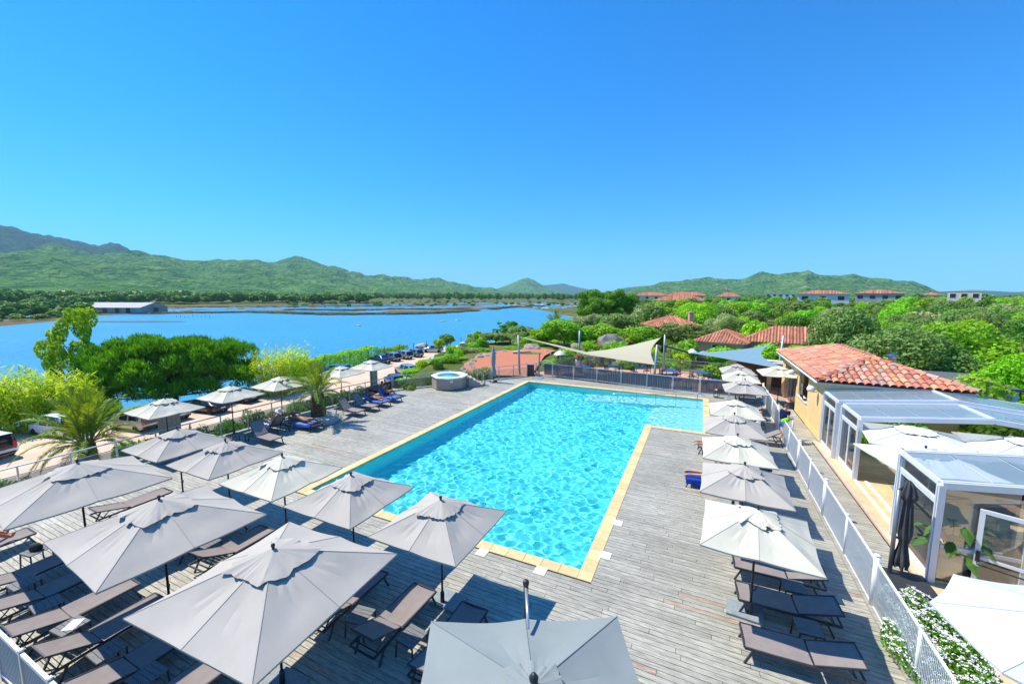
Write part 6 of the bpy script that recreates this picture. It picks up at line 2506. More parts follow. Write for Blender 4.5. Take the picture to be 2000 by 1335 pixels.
def wood_tree(x, y, dist, kind, leaf, seed, h, w, label=None, group='trees of the wood on the right'):
    z = float(ground_h([(x, y)])[0])
    o = thing('wood_tree', label or WOODL, 'tree', (x, y, z - 0.1), rw.uniform(0, 6.28), group)
    fine = dist < 75
    L_ = 0.044 if fine else 0.075
    obj('crown', crown_mesh(kind, leaf, seed + 80, L_, L_ * 0.55, 0.95 / (L_ * L_ * 0.28)), o, scale=(w, w, h))
    obj('trunk', trunk_mesh(kind, seed % 3, M_BARK), o, scale=(w, w, h))


HOUSES_KEEP = []
tries = 0
while len(placed) < 215 and tries < 9000:
    tries += 1
    u = rw.uniform(1120, 2120)
    dist = 46 + 250 * rw.random() ** 1.7
    if u > 1640:
        dist = 36 + 260 * rw.random() ** 1.8
    if u < 1240 and dist < 85:
        continue
    x, y, z = plant_pos(u, dist)
    if -poly_sd([(x, y)], WATER)[0] < 8:
        continue
    sp_ = 2.6 + dist * 0.028
    if any((x - a) ** 2 + (y - b) ** 2 < sp_ * sp_ for a, b in placed):
        continue
    # keep the houses and the court clear
    if 2.5 < x < 12 and y < 39:
        continue
    if -8 < x < 2 and 58 < y < 68:
        continue
    if -0.5 < x < 17 and 45 < y < 62:
        continue
    if 1215 < u < 1385 and dist < 72:
        continue
    placed.append((x, y))
    kd, lf, sd = NEARV[rw.choice((0, 0, 1, 2, 2, 3, 4, 4, 5, 6 if dist > 70 else 0, 7))]
    h = rw.uniform(4.4, 6.6) * (1.0 if dist < 150 else 1.12)
    w = h * rw.uniform(0.85, 1.25)
    look = {'olive': 'grey-green rounded', 'oak': 'dark green rounded', 'bright': 'yellow-green rounded', 'hedge': 'vivid green rounded', 'pine': 'flat-topped needle', 'grey': 'silvery grey'}[lf]
    zone = 'left of the long roof' if u < 1390 else ('behind the long roof' if u < 1640 else ('above the ochre building' if u < 1800 else 'near the right edge'))
    far_ = 'front' if dist < 75 else ('middle' if dist < 150 else 'far')
    wood_tree(x, y, dist, kd, lf, sd, h, w, '%s tree, %s part of the right wood, %s' % (look, far_, zone))


tries = 0
n_ex = 0
while n_ex < 45 and tries < 3000:                           # a belt of trees in front of the far houses
    tries += 1
    u = rw.uniform(1240, 1960)
    dist = rw.uniform(135, 205)
    x, y, z = plant_pos(u, dist)
    if any((x - a) ** 2 + (y - b) ** 2 < 30 for a, b in placed):
        continue
    placed.append((x, y))
    n_ex += 1
    kd, lf, sd = NEARV[rw.choice((0, 1, 2, 3, 5, 6))]
    h = rw.uniform(4.6, 5.8)
    wood_tree(x, y, dist, kd, lf, sd, h, h * rw.uniform(1.1, 1.4), 'tree of the belt hiding the lower storeys of the far houses', 'tree belt below the far houses')


# --- far woods: one mass each
def far_wood(name, label, spots, seed, leaf='far'):
    rng = np.random.default_rng(seed)
    base = []
    for k in range(5):
        cl = crown_clumps('round' if k % 3 else 'umbrella', rng)
        base.append(clump_leaves(cl, 330, 0.17, 0.12, rng))
    Vs, Fs, n = [], [], 0
    for (x, y, z, w, h) in spots:
        V, Fq = base[rng.integers(0, 5)]
        a = rng.uniform(0, 6.28)
        ca, sa = math.cos(a), math.sin(a)
        P = np.column_stack([(V[:, 0] * ca - V[:, 1] * sa) * w + x, (V[:, 0] * sa + V[:, 1] * ca) * w + y, V[:, 2] * h + z])
        Vs.append(P)
        Fs.append(Fq + n)
        n += len(V)
    o = obj(name, np_mesh(name, np.concatenate(Vs), np.concatenate(Fs), LEAF[leaf]))
    tag(o, label, 'wood', kind='stuff')


rf = random.Random(9)
S1 = []
for i in range(330):
    u = rf.uniform(-160, 720)
    if u < 180:
        dist = rf.uniform(330, 700) if rf.random() < 0.7 else rf.uniform(310, 420)
    else:
        dist = rf.uniform(600, 820)
    x, y, z = plant_pos(u, dist)
    if -poly_sd([(x, y)], WATER)[0] < 14:
        continue
    h = rf.uniform(10, 17) if dist > 560 else (rf.uniform(6, 12) if dist > 450 else rf.uniform(4, 9))
    S1.append((x, y, -5.6, h * rf.uniform(1.0, 1.5), h))
for i in range(80):                                         # scrub along the far-left shore
    u = rf.uniform(-100, 330)
    dist = rf.uniform(290, 380)
    x, y, z = plant_pos(u, dist)
    if -poly_sd([(x, y)], WATER)[0] < 5 or (220 < u < 330 and dist > 340):
        continue
    h = rf.uniform(1.5, 4)
    S1.append((x, y, -6.1, h * 1.5, h))
far_wood('far_wood', 'dark green wood along the far left shore below the hills', S1, 2)
S2 = []
for i in range(230):
    u = rf.uniform(690, 1230)
    dist = rf.uniform(820, 1250)
    x, y, z = plant_pos(u, dist)
    h = rf.uniform(13, 20)
    S2.append((x, y, -6.0, h * 0.75, h))
for i in range(120):
    u = rf.uniform(560, 1130)
    dist = rf.uniform(430, 760)
    x, y, z = plant_pos(u, dist)
    if -poly_sd([(x, y)], WATER)[0] < 25:
        continue
    h = rf.uniform(1.5, 4.5)
    S2.append((x, y, -6.0, h * 1.6, h))
far_wood('far_wood', 'bluish wood at the head of the bay beyond the salt pans', S2, 3)
S3 = []
for i in range(420):
    u = rf.uniform(1130, 2150)
    dist = rf.uniform(280, 900)
    x, y, z = plant_pos(u, dist)
    if x < -90:
        continue
    h = rf.uniform(5.5, 8.5)
    S3.append((x, y, z - 0.2, h * 1.4, h))
far_wood('far_wood', 'distant green wood below the right hills and between the far houses', S3, 4)


# scrub on the banks of the salt marsh
S4 = []
for pl_, n_b, hb in ((((290, 612), (500, 609.5), (640, 614), (800, 613), (860, 611), (930, 606.5)), 420, 1.3), (((560, 605), (700, 606), (760, 603.5), (860, 604), (940, 603)), 240, 1.2),
                     (((330, 600), (560, 599), (760, 597), (930, 595)), 170, 1.0), (((960, 604), (1000, 600), (1060, 598)), 70, 1.6)):
    us = [p[0] for p in pl_]
    for i in range(n_b):
        u = rf.uniform(us[0], us[-1])
        v = float(np.interp(u, us, [p[1] for p in pl_])) + rf.uniform(-1.0, 0.6)
        p = G(u, v, SEA_Z)
        h = hb * rf.uniform(0.4, 1.2) * 0.7
        S4.append((p.x, p.y, SEA_Z - 0.1, 8.0 * rf.uniform(0.7, 1.6), h))
LEAF['marsh'] = leaf_mat('marsh_scrub_leaves', (0.075, 0.080, 0.020), (0.135, 0.120, 0.040), hue=0.0, scale=0.05, trans=0.15)
far_wood('marsh_scrub', 'olive brown scrub on the low banks of the salt marsh', S4, 6, 'marsh')


# --- boulders
def boulder_mesh(seed, m):
    rng = np.random.default_rng(seed)
    import bmesh
    bm = bmesh.new()
    bmesh.ops.create_icosphere(bm, subdivisions=3, radius=1.0)
    me = bpy.data.meshes.new('boulder')
    P = np.array([v.co[:] for v in bm.verts])
    d = 1 + 0.20 * vnoise(P, 1.6, seed) + 0.10 * vnoise(P, 0.7, seed + 1) + 0.04 * vnoise(P, 0.3, seed + 2)
    P = P * d[:, None]
    for _ in range(4):
        n = rng.normal(size=3)
        n /= np.linalg.norm(n)
        q = P @ n
        lim = rng.uniform(0.6, 0.85)
        P -= np.outer(np.maximum(q - lim, 0), n) * 0.8
    for v, p in zip(bm.verts, P):
        v.co = p
    bm.to_mesh(me)
    bm.free()
    me.materials.append(m)
    me.polygons.foreach_set('use_smooth', [True] * len(me.polygons))
    me.set_sharp_from_angle(angle=R(28))
    return me


M_GRAN = mat('granite', (0.19, 0.175, 0.155), 0.9, (0.36, 0.33, 0.29), scale=2.2, detail=9, bump=0.6, bscale=7, rnd=0.10, spec=0.15)
M_GRANL = mat('pale_granite', (0.36, 0.32, 0.28), 0.9, (0.50, 0.45, 0.39), scale=2.2, detail=9, bump=0.5, bscale=7, rnd=0.08, spec=0.15)
BLD = [boulder_mesh(s, M_GRAN) for s in (1, 2, 3)] + [boulder_mesh(s, M_GRANL) for s in (4, 5)]
bl_n = 0


def boulder(u, v, z, sx, sz, label, k=0, group=None, dist=None, rz=None):
    global bl_n
    bl_n += 1
    p = G(u, v, z) if dist is None else Vector(plant_pos(u, dist))
    o = obj('boulder', BLD[k], None, (p.x, p.y, p.z + sz * 0.35), rz if rz is not None else bl_n * 1.3, scale=(sx, sx * 0.75, sz))
    return tag(o, label, 'boulder', group)


boulder(1195, 684, -0.5, 2.3, 1.7, 'huge grey boulder with a slanting top behind the beige sail', 0, rz=0.5)
boulder(1128, 690, -0.5, 1.3, 1.1, 'grey boulder left of the huge slanting one, behind the lone post', 1)
boulder(1170, 706, -0.5, 0.9, 0.7, 'low grey boulder in the shade of the beige sail', 2)
boulder(1215, 706, -0.5, 1.0, 0.8, 'pale grey boulder below the beige sail', 3)
boulder(1374, 706, -0.5, 0.95, 1.0, 'round pinkish boulder near the blue shade sail', 4)
boulder(1330, 712, -0.5, 0.8, 0.7, 'pale boulder behind white flowers at the terrace railing', 3)
boulder(1040, 682, -0.4, 1.3, 0.6, 'long flat grey boulder at the far edge of the gravel court', 0, rz=-0.2)
boulder(993, 666, -0.8, 1.1, 0.9, 'pale boulder among the garden trees left of the sail post', 3)
GB = 'boulders lining the gravel court'
for k, (u, v, s) in enumerate(((1006, 686, 0.8), (984, 691, 0.8), (966, 695, 0.8), (950, 699, 1.0), (937, 703, 1.0), (925, 711, 0.9), (917, 718, 0.9), (905, 727, 0.8), (930, 684, 1.1), (1067, 690, 0.7), (1073, 694, 0.6), (915, 734, 0.7), (926, 722, 0.6))):
    boulder(u, v, -0.55, s * 0.62, s * 0.5, 'granite boulder in the line along the left side of the gravel court', k % 5, GB)
for k, (u, v, s) in enumerate(((460, 676, 1.2), (472, 675, 1.0))):
    boulder(u, v + 16, SEA_Z + 0.3, s * 0.8, s * 0.8, ('left', 'right')[k] + ' one of two boulders showing over the broad pine at the water', 3 + k)
boulder(823, 680, LOT_Z, 1.6, 1.0, 'pale boulder at the shore behind the parked silver hatchback', 3, rz=0.3)
for k, (u, v, s) in enumerate(((865, 628, 1.5), (881, 627, 0.7), (893, 626, 1.6), (822, 634, 0.6), (700, 637, 1.6), (717, 625, 0.9), (712, 628, 0.5), (795, 612, 1.6))):
    boulder(u, v, SEA_Z - 0.15, s, s * 0.30, ('flat rock in the bay, left of a loose group', 'tiny rock in the bay, middle of a loose group', 'rock with a dark end in the bay, right of a loose group', 'small white rock alone in the bay right of the centre',
            'low rock breaking the water left of the centre', 'small pale rock in the middle of the bay', 'tiniest pale rock in the middle of the bay', 'pale rock at the tip of the grassy spit')[k], 4)
for k, (u, v, s) in enumerate(((985, 601, 5), (1003, 598, 7), (1022, 600, 6), (1045, 602, 5), (1066, 604, 7), (1085, 606, 6), (1103, 603, 6), (1118, 608, 6), (1130, 611, 6), (1095, 598, 7), (1060, 596, 6), (1125, 600, 6), (1140, 604, 6))):
    boulder(u, v, SEA_Z - 0.5, s * 0.8, s * 0.25, 'pale rock on the rocky spit at the head of the bay', 3 + k % 2, 'rocks of the spit at the head of the bay')
# weed bank and stakes in the water near the barn
tag(obj('weed_bank', MB().lathe([(1, 0), (0.9, 0.03), (0.01, 0.05)], 28, sx=24, sy=6).mesh('weed_bank', mat('weed', (0.03, 0.07, 0.08), 0.9, (0.05, 0.10, 0.10), scale=0.3)), None, tuple(G(265, 628, SEA_Z + 0.02)), R(25)), 'dark weed bank just under the water in front of the barn', 'weed bank')
for k in range(9):
    p = G(345 + 8 * k, 619.5 + 0.6 * math.sin(k), SEA_Z)
    o = MB().tube([(0, 0, -0.5), (0.05 * math.sin(k), 0, 1.1 + 0.4 * math.sin(k * 2))], 0.10, 5).build('stake', M_BARK, loc=tuple(p))
    tag(o, 'thin wooden stake standing in the water right of the barn', 'stake', 'stakes in the water by the barn')


# --- flower bed at the lower right: leaves and white flowers, uncountable
def flower_bed():
    rng = np.random.default_rng(3)
    n = 16000
    x = rng.uniform(3.55, 5.2, n)
    y = rng.uniform(5.2, 11.6, n)
    keep = (x > 4.0) | ((y > 8.6) & (y < 10.6) & (x > 3.98 - 0.42 * np.sin((y - 8.6) / 2.0 * math.pi)))
    x, y = x[keep], y[keep]
    hgt = 0.34 + 0.16 * vnoise(np.column_stack([x, y]), 0.7, 4) + 0.05 * vnoise(np.column_stack([x, y]), 0.2, 6)
    edge = np.clip(np.minimum.reduce([5.25 - x, y - 5.1, 11.7 - y + 0.25 * np.sin(6 * x)]) / 0.25, 0.15, 1)
    z = 0.03 + np.maximum(hgt, 0.1) * edge * rng.uniform(0.45, 1.0, len(x))
    C_ = np.column_stack([x, y, z])
    N_ = np.tile(np.array([0, 0, 1.0]), (len(x), 1))
    V, Fq = leaf_quads(C_, N_, 0.075, 0.04, rng, 0.9)
    m = int(2300)
    idx = rng.choice(len(x), m, replace=False)
    base = C_[idx].copy()
    base[:, 2] = 0.05 + (np.maximum(hgt, 0.1) * edge)[idx] + 0.02
    Vf, Ff, mi, n0 = [V], [Fq], [np.zeros(len(Fq), dtype=int)], len(V)
    for k in range(5):                                      # every head = five round white petals clusters
        off = rng.normal(size=(m, 3)) * np.array([0.016, 0.016, 0.006])
        Vq, Qf = leaf_quads(base + off, np.tile(np.array([0, 0, 1.0]), (m, 1)), 0.028, 0.026, rng, 0.35)
        Vf.append(Vq)
        Ff.append(Qf + n0)
        mi.append(np.ones(len(Qf), dtype=int))
        n0 += len(Vq)
    me = np_mesh('flower_bed', np.concatenate(Vf), np.concatenate(Ff), [leaf_mat('flower_bed_leaves', (0.09, 0.24, 0.012), (0.19, 0.38, 0.03), scale=3), mat('white_petals', (0.80, 0.80, 0.78), 0.7)], mi=np.concatenate(mi))
    tag(obj('flower_bed', me), 'dense green bed with small white flowers behind the white fence, lower right', 'flowers', kind='stuff')


flower_bed()
# ================================================================ HOUSES, BARN, CARS, GARDEN FURNITURE
M_TYRE = mat('rubber', (0.018, 0.018, 0.018), 0.85)
M_RIM = mat('alloy_rim', (0.45, 0.46, 0.47), 0.35, metal=0.8)
M_CGLASS = mat('car_glass', (0.012, 0.016, 0.02), 0.05, spec=0.8)
M_TAIL = mat('tail_light', (0.45, 0.01, 0.01), 0.25)
M_HEAD = mat('head_light', (0.75, 0.77, 0.78), 0.1)
M_PLATE = mat('number_plate', (0.75, 0.75, 0.72), 0.5)
M_TRIM = mat('black_trim', (0.02, 0.02, 0.02), 0.6)
CAR_ST = {
    'hatch': [(-2.08, .62, .66, .74, .68), (-2.0, .93, .97, .82, .74), (-1.62, .95, 1.38, .86, .60), (-1.48, .95, 1.42, .86, .60), (-.55, .94, 1.47, .87, .62), (-.45, .94, 1.47, .87, .62),
              (.35, .93, 1.43, .87, .60), (1.05, .93, .97, .86, .72), (1.9, .80, .83, .82, .70), (2.08, .52, .56, .72, .64)],
    'estate': [(-2.3, .64, .68, .76, .70), (-2.24, .93, .97, .84, .76), (-2.0, .95, 1.42, .87, .62), (-1.85, .95, 1.47, .87, .62), (-.75, .94, 1.52, .88, .64), (-.65, .94, 1.52, .88, .64),
               (.4, .93, 1.48, .88, .62), (1.1, .93, .98, .87, .73), (2.0, .82, .85, .83, .70), (2.2, .52, .56, .74, .66)],
    'van': [(-2.1, .62, .66, .80, .74), (-2.07, .95, .99, .85, .80), (-2.0, .97, 1.74, .86, .70), (-1.85, .97, 1.78, .87, .70), (-.6, .96, 1.82, .88, .71), (-.5, .96, 1.82, .88, .71),
            (.5, .95, 1.74, .88, .68), (1.2, .95, 1.02, .87, .74), (1.9, .84, .87, .83, .72), (2.08, .52, .56, .74, .66)],
    'sedan': [(-2.3, .62, .66, .74, .68), (-2.2, .92, .95, .82, .72), (-1.75, .95, .98, .85, .72), (-1.1, .95, 1.36, .86, .58), (-.5, .94, 1.43, .87, .60), (-.4, .94, 1.43, .87, .60),
              (.45, .93, 1.38, .87, .58), (1.1, .92, .96, .86, .72), (2.0, .78, .81, .82, .70), (2.2, .5, .54, .72, .64)],
}


def car_meshes(kind):
    st = CAR_ST[kind]
    rings = []
    for x, zb, zt, w, wr in st:
        low = 0.24 if abs(x) < 1.95 else 0.36
        half = [(w * 0.90, low), (w * 0.99, low + 0.12), (w * 1.0, 0.60 if zb > 0.65 else zb - 0.05), (w * 0.975, zb), (wr, zt - 0.03 if zt - zb > 0.2 else zt), (wr * 0.82, zt + 0.012)]
        rings.append([(x, y, z) for y, z in half] + [(x, -y, z) for y, z in reversed(half)])
    body, win = MB(), {}
    n = 12
    for i in range(len(st) - 1):
        a, b = st[i], st[i + 1]
        side = a[2] - a[1] > 0.3 and b[2] - b[1] > 0.3
        long_ = b[0] - a[0] > 0.3
        slope = abs(a[2] - b[2]) > 0.25
        for j in range(n - 1):
            q = [rings[i][j], rings[i][j + 1], rings[i + 1][j + 1], rings[i + 1][j]]
            g = (j in (3, 7) and side and long_) or (j in (4, 5, 6) and slope)
            if g:
                c = Vector((sum(p[0] for p in q) / 4, sum(p[1] for p in q) / 4, sum(p[2] for p in q) / 4))
                ctr = Vector((c.x, 0, 0.8))
                out = (c - ctr).normalized() * 0.006
                win.setdefault(('s', i, j) if j in (3, 7) else ('w', i), MB()).add([c + (Vector(p) - c) * (0.93 if j in (3, 7) else 1.0) + out for p in q], [(0, 1, 2, 3)])
            body.add(q, [(0, 1, 2, 3)])
        body.add([rings[i][0], rings[i + 1][0], rings[i + 1][n - 1], rings[i][n - 1]], [(0, 1, 2, 3)])
    body.add(rings[0], [tuple(range(n))])
    body.add(rings[-1], [tuple(range(n - 1, -1, -1))])
    import bmesh
    tmp = body.mesh('body', [])
    bm = bmesh.new()
    bm.from_mesh(tmp)
    bmesh.ops.remove_doubles(bm, verts=bm.verts, dist=0.002)
    bmesh.ops.recalc_face_normals(bm, faces=bm.faces)
    bm.to_mesh(tmp)
    bm.free()
    tmp.polygons.foreach_set('use_smooth', [True] * len(tmp.polygons))
    tmp.set_sharp_from_angle(angle=R(38))
    wm = [w.mesh('window', M_CGLASS) for w in win.values()]
    return tmp, wm


CARM = {}
WHEEL = None


def car(label, kind, paint, x, y, rz, z=LOT_Z + 0.145):
    global WHEEL
    if kind not in CARM:
        CARM[kind] = car_meshes(kind)
    bm_, wm = CARM[kind]
    o = thing('parked_car', label, 'car', (x, y, z), rz, 'cars in the sandy car park')
    me = bm_.copy()
    me.name = 'body'
    me.materials.clear()
    me.materials.append(paint)
    obj('body', me, o)
    for w_ in wm:
        obj('window', w_, o)
    if WHEEL is None:
        t = MB().lathe([(0.19, -0.09), (0.30, -0.10), (0.325, -0.06), (0.325, 0.06), (0.30, 0.10), (0.19, 0.09)], 16).mesh('tyre', M_TYRE, True)
        r = MB().lathe([(0.20, 0.06), (0.18, 0.085), (0.06, 0.07), (0.01, 0.075)], 12).mesh('rim', M_RIM)
        WHEEL = (t, r)
    L_ = abs(CAR_ST[kind][0][0])
    for sx in (-L_ + 0.72, L_ - 0.82):
        for s in (-1, 1):
            w = obj('wheel', WHEEL[0], o, (sx, s * 0.78, 0.325), rot=(R(-90) * s, 0, 0))
            obj('rim', WHEEL[1], w)
    xr, xf = CAR_ST[kind][1], CAR_ST[kind][-2]
    for s in (-1, 1):
        MB().box((xr[0] - 0.005, s * 0.68, 0.84 if kind != 'van' else 1.0), (0.07, 0.20, 0.16 if kind != 'van' else 0.34)).build('tail_light', M_TAIL, o)
        MB().box((xf[0] + 0.10, s * 0.60, 0.66), (0.10, 0.28, 0.12)).build('head_light', M_HEAD, o)
        MB().box((0.75, s * 0.95, 0.98), (0.10, 0.14, 0.11)).build('mirror', paint, o)
    MB().box((CAR_ST[kind][0][0] - 0.012, 0, 0.60), (0.02, 0.46, 0.11)).build('number_plate', M_PLATE, o)
    MB().box((CAR_ST[kind][0][0] - 0.005, 0, 0.42), (0.05, 1.40, 0.14)).build('bumper', M_TRIM, o)
    return o


def paint(n, c, metal=0.3):
    return mat('paint_' + n, c, 0.28, metal=metal, coat=0.6)


P_WHITE, P_SILVER, P_BEIGE, P_BLUE = paint('white', (0.74, 0.75, 0.76), 0), paint('silver', (0.42, 0.44, 0.46), 0.6), paint('beige', (0.42, 0.38, 0.31), 0.4), paint('blue', (0.015, 0.05, 0.22))
P_DARK, P_RED, P_STEEL, P_CYAN = paint('black', (0.012, 0.014, 0.02)), paint('wine', (0.07, 0.012, 0.015)), paint('steelblue', (0.22, 0.27, 0.35), 0.5), paint('azure', (0.03, 0.16, 0.50))
NOSE = R(180)                                              # nose to the hedge, tail to the deck
car('white van at the left picture edge, seen from behind', 'van', P_WHITE, -46.0, 9.0, NOSE + R(12))
car('white car half hidden behind the fronds of the left palm', 'van', P_WHITE, -48.2, 13.4, NOSE + R(10))
car('beige silver van right of the left palm, red rear light showing', 'van', P_BEIGE, -44.2, 16.9, NOSE + R(10))
car('dark grey car behind the nearest white railing parasol', 'hatch', P_STEEL, -45.0, 19.6, NOSE + R(8))
car('black saloon in the sun between two white railing parasols', 'sedan', P_DARK, -44.4, 22.6, NOSE + R(8))
car('dark wine red car behind the second white railing parasol', 'sedan', P_RED, -45.6, 26.4, NOSE + R(8))
car('bright blue car behind the third white railing parasol', 'estate', P_CYAN, -48.2, 41.6, NOSE + R(20))
car('dark blue car, first of the row of four at the end of the hedge', 'sedan', P_BLUE, -49.8, 52.5, NOSE + R(-12))
car('silver blue off-road car, second of the row at the end of the hedge', 'estate', P_STEEL, -49.9, 55.2, NOSE + R(-12))
car('silver car, third of the row at the end of the hedge', 'estate', P_SILVER, -49.6, 58.0, NOSE + R(-12))
car('blue-grey hatchback, last of the row at the end of the hedge', 'hatch', P_STEEL, -49.2, 60.8, NOSE + R(-12))
car('silver hatchback standing alone, its side towards the pool', 'hatch', P_SILVER, -49.3, 67.0, R(205))
car('white car parked beyond the two round-topped trees', 'hatch', P_WHITE, -46.6, 74.5, R(115))
car('white car below the garden bushes, the nearer of a pair', 'hatch', P_WHITE, -39.6, 54.0, R(150))
car('white car below the garden bushes, the farther of a pair', 'hatch', P_WHITE, -41.0, 57.4, R(150))
car('silver car half hidden by the dense round bush', 'estate', P_SILVER, -39.2, 46.6, R(160))
car('white and blue car below the railing near the hot tub', 'hatch', P_BLUE, -35.8, 40.2, R(150))
car('dark car just below the railing under the white parasols', 'hatch', P_DARK, -31.6, 17.4, R(10))
car('light blue car just below the railing behind the empty loungers', 'hatch', P_CYAN, -31.0, 23.5, R(8))
car('dark red car just below the railing beside the wooden screen', 'hatch', P_RED, -31.4, 30.0, R(6))
car('white car just below the railing left of the planted palm', 'hatch', P_WHITE, -31.2, 20.4, R(8))
car('blue car just below the railing behind the left palm', 'hatch', P_CYAN, -31.0, 8.6, R(6))

# shore fence posts, wooden screens, car park lamp
for k in range(13):
    p = Vector((-53.9, 50, 0)).lerp(Vector((-46, 90, 0)), k / 12)
    q = thing('fence_post', 'thin dark post of the wire fence along the shore', 'fence post', (p.x, p.y, LOT_Z), 0, 'posts of the shore fence')
    MB().tube([(0, 0, 0), (0, 0, 2.3)], 0.06, 6).build('post', M_ANTH, q)
    MB().lathe([(0.07, 0), (0.02, 0.08)], 6, (0, 0, 2.3)).build('cap', M_ANTH, q)
for k, (x, y, lb) in enumerate(((-21.7, 22.2, 'brown wooden privacy screen beside the man reading'), (-21.9, 9.6, 'brown wooden privacy screen under the nearest white railing parasol'))):
    o = thing('wood_screen', lb, 'screen', (x, y, -0.2), R((10, 4)[k]))
    for i in range(5):
        MB().box((0, -0.36 + 0.18 * i, 0.85), (0.03, 0.172, 1.75)).build('plank', MATS['hot_tub_cladding'], o)
    for z in (0.3, 1.4):
        MB().box((-0.03, 0, z), (0.03, 0.9, 0.08)).build('batten', MATS['hot_tub_cladding'], o)
lp = G(520, 775, LOT_Z)
o = thing('street_lamp', 'car park lamp with two white globes in front of the reeds', 'street lamp', (lp.x, lp.y, LOT_Z))
MB().tube([(0, 0, 0), (0, 0, 3.3)], 0.05, 8).build('pole', M_ALU, o, smooth=True)
MB().tube([(0, -0.55, 3.35), (0, -0.5, 3.2), (0, 0, 3.05), (0, 0.5, 3.2), (0, 0.55, 3.35)], 0.03, 6).build('arm', M_ALU, o, smooth=True)
for s in (-1, 1):
    MB().lathe([(0.05, 0), (0.2, 0.1), (0.27, 0.25), (0.2, 0.42), (0.03, 0.5)], 14, (0, s * 0.55, 3.35)).build('globe', MATS['lamp_globe'], o, smooth=True)

# deck small things: lanterns, shower, bin, log
for k, (u, v, lb) in enumerate(((1049, 730, 'black lantern by the outdoor shower at the far pool corner'), (944, 752, 'black lantern beside the hot tub steps'), (1398, 762, 'black lantern in front of the grey screens'))):
    p = G(u, v)
    if k == 2:
        p = Vector((1.2, 30.75, 0))
    o = thing('lantern', lb, 'lantern', (p.x, p.y, 0), 0.3, 'black deck lanterns')
    f = MB()
    for a in (-1, 1):
        for b in (-1, 1):
            f.box((a * 0.13, b * 0.13, 0.26), (0.025, 0.025, 0.5))
    f.box((0, 0, 0.02), (0.3, 0.3, 0.03))
    f.box((0, 0, 0.52), (0.3, 0.3, 0.03))
    f.lathe([(0.16, 0.53), (0.05, 0.62)], 4)
    f.build('frame', M_ANTH, o)
    MB().lathe([(0.04, 0.04), (0.04, 0.22), (0.01, 0.23)], 10).build('candle', M_LID, o, smooth=True)
p = G(1053, 737)
o = thing('shower', 'outdoor pool shower post standing on a square tray', 'shower', (p.x, p.y, 0))
MB().box((0, 0, 1.05), (0.09, 0.09, 2.1)).build('post', mat('grey_green_metal', (0.25, 0.27, 0.25), 0.5), o)
MB().box((0.0, -0.25, 0.03), (0.8, 0.8, 0.05)).build('tray', M_ALU, o)
MB().tube([(0, 0, 2.05), (0, -0.2, 2.07)], 0.015, 6).build('arm', M_ALU, o)
MB().lathe([(0.02, 0.02), (0.07, 0), (0.07, -0.015)], 12, (0, -0.22, 2.06)).build('shower_head', M_ALU, o)
p = G(1036, 733)
o = thing('wooden_bin', 'dark wooden cabinet between the glass railing and the back fence', 'cabinet', (p.x, p.y, 0), 0.2)
for i in range(4):
    MB().box((-0.21 + 0.14 * i, 0, 0.5), (0.135, 0.5, 1.0)).build('plank', mat('dark_stained_wood', (0.045, 0.035, 0.035), 0.7, (0.08, 0.06, 0.05), scale=5), o)
MB().box((0, 0, 1.02), (0.62, 0.55, 0.04)).build('lid', M_ALU, o)
lg = G(1019, 690, -0.2)
tag(MB().tube([(-1.1, 0, 0), (0, 0.05, 0.02), (1.1, 0, 0)], [0.17, 0.19, 0.16], 10).build('log', mat('bleached_log', (0.42, 0.36, 0.30), 0.9, (0.55, 0.48, 0.40), scale=4, bump=0.4), smooth=True, loc=(lg.x, lg.y, -0.04), rz=0.4), 'bleached log lying on the red gravel court', 'log')
ping = G(142, 893, -0.3)
o = thing('lilo', 'blue inflatable lilo propped on the railing behind the big left parasol', 'lilo', (-20.5, 5.9, 0.30), R(100), scale=0.6)
MB().tube([(-0.8, 0, 0.25), (-0.6, 0, 0.55), (0.0, 0, 0.75), (0.6, 0, 0.72), (0.9, 0, 0.62)], [0.10, 0.13, 0.14, 0.13, 0.10], 12).build('tube', mat('blue_vinyl', (0.01, 0.12, 0.55), 0.3), o, smooth=True)
MB().tube([(-0.8, 0, 0.25), (-0.85, 0, 0.0), (-0.85, 0, -0.3)], [0.10, 0.10, 0.08], 10).build('tube', MATS['blue_vinyl'], o, smooth=True)

# terrace tables with chairs, flower pots, mushroom lamps
M_TBLU = mat('blue_lacquer', (0.02, 0.07, 0.30), 0.35)
M_TRED = mat('red_lacquer', (0.45, 0.02, 0.03), 0.4)


def terrace_table(top):
    o = thing('terrace_table', 'x', 'table')
    MB().box((0, 0, 0.74), (1.0, 1.0, 0.035)).build('tabletop', top, o)
    for a in (-1, 1):
        for b in (-1, 1):
            MB().beam((a * 0.44, b * 0.44, 0), (a * 0.44, b * 0.44, 0.73), 0.04, 0.04).build('leg', M_ANTH, o)
    return o


def terrace_chair(seat):
    o = thing('terrace_chair', 'x', 'chair')
    MB().box((0, 0, 0.45), (0.46, 0.46, 0.03)).build('seat', seat, o)
    b = MB()
    for k in range(4):
        b.box((0, 0.22, 0.58 + 0.09 * k), (0.44, 0.02, 0.06))
    b.build('backrest', seat, o)
    for a in (-1, 1):
        for c in (-1, 1):
            MB().beam((a * 0.21, c * 0.21, 0), (a * 0.21, c * 0.21, 0.9 if c > 0 else 0.45), 0.03, 0.03).build('leg', M_ANTH, o)
    return o


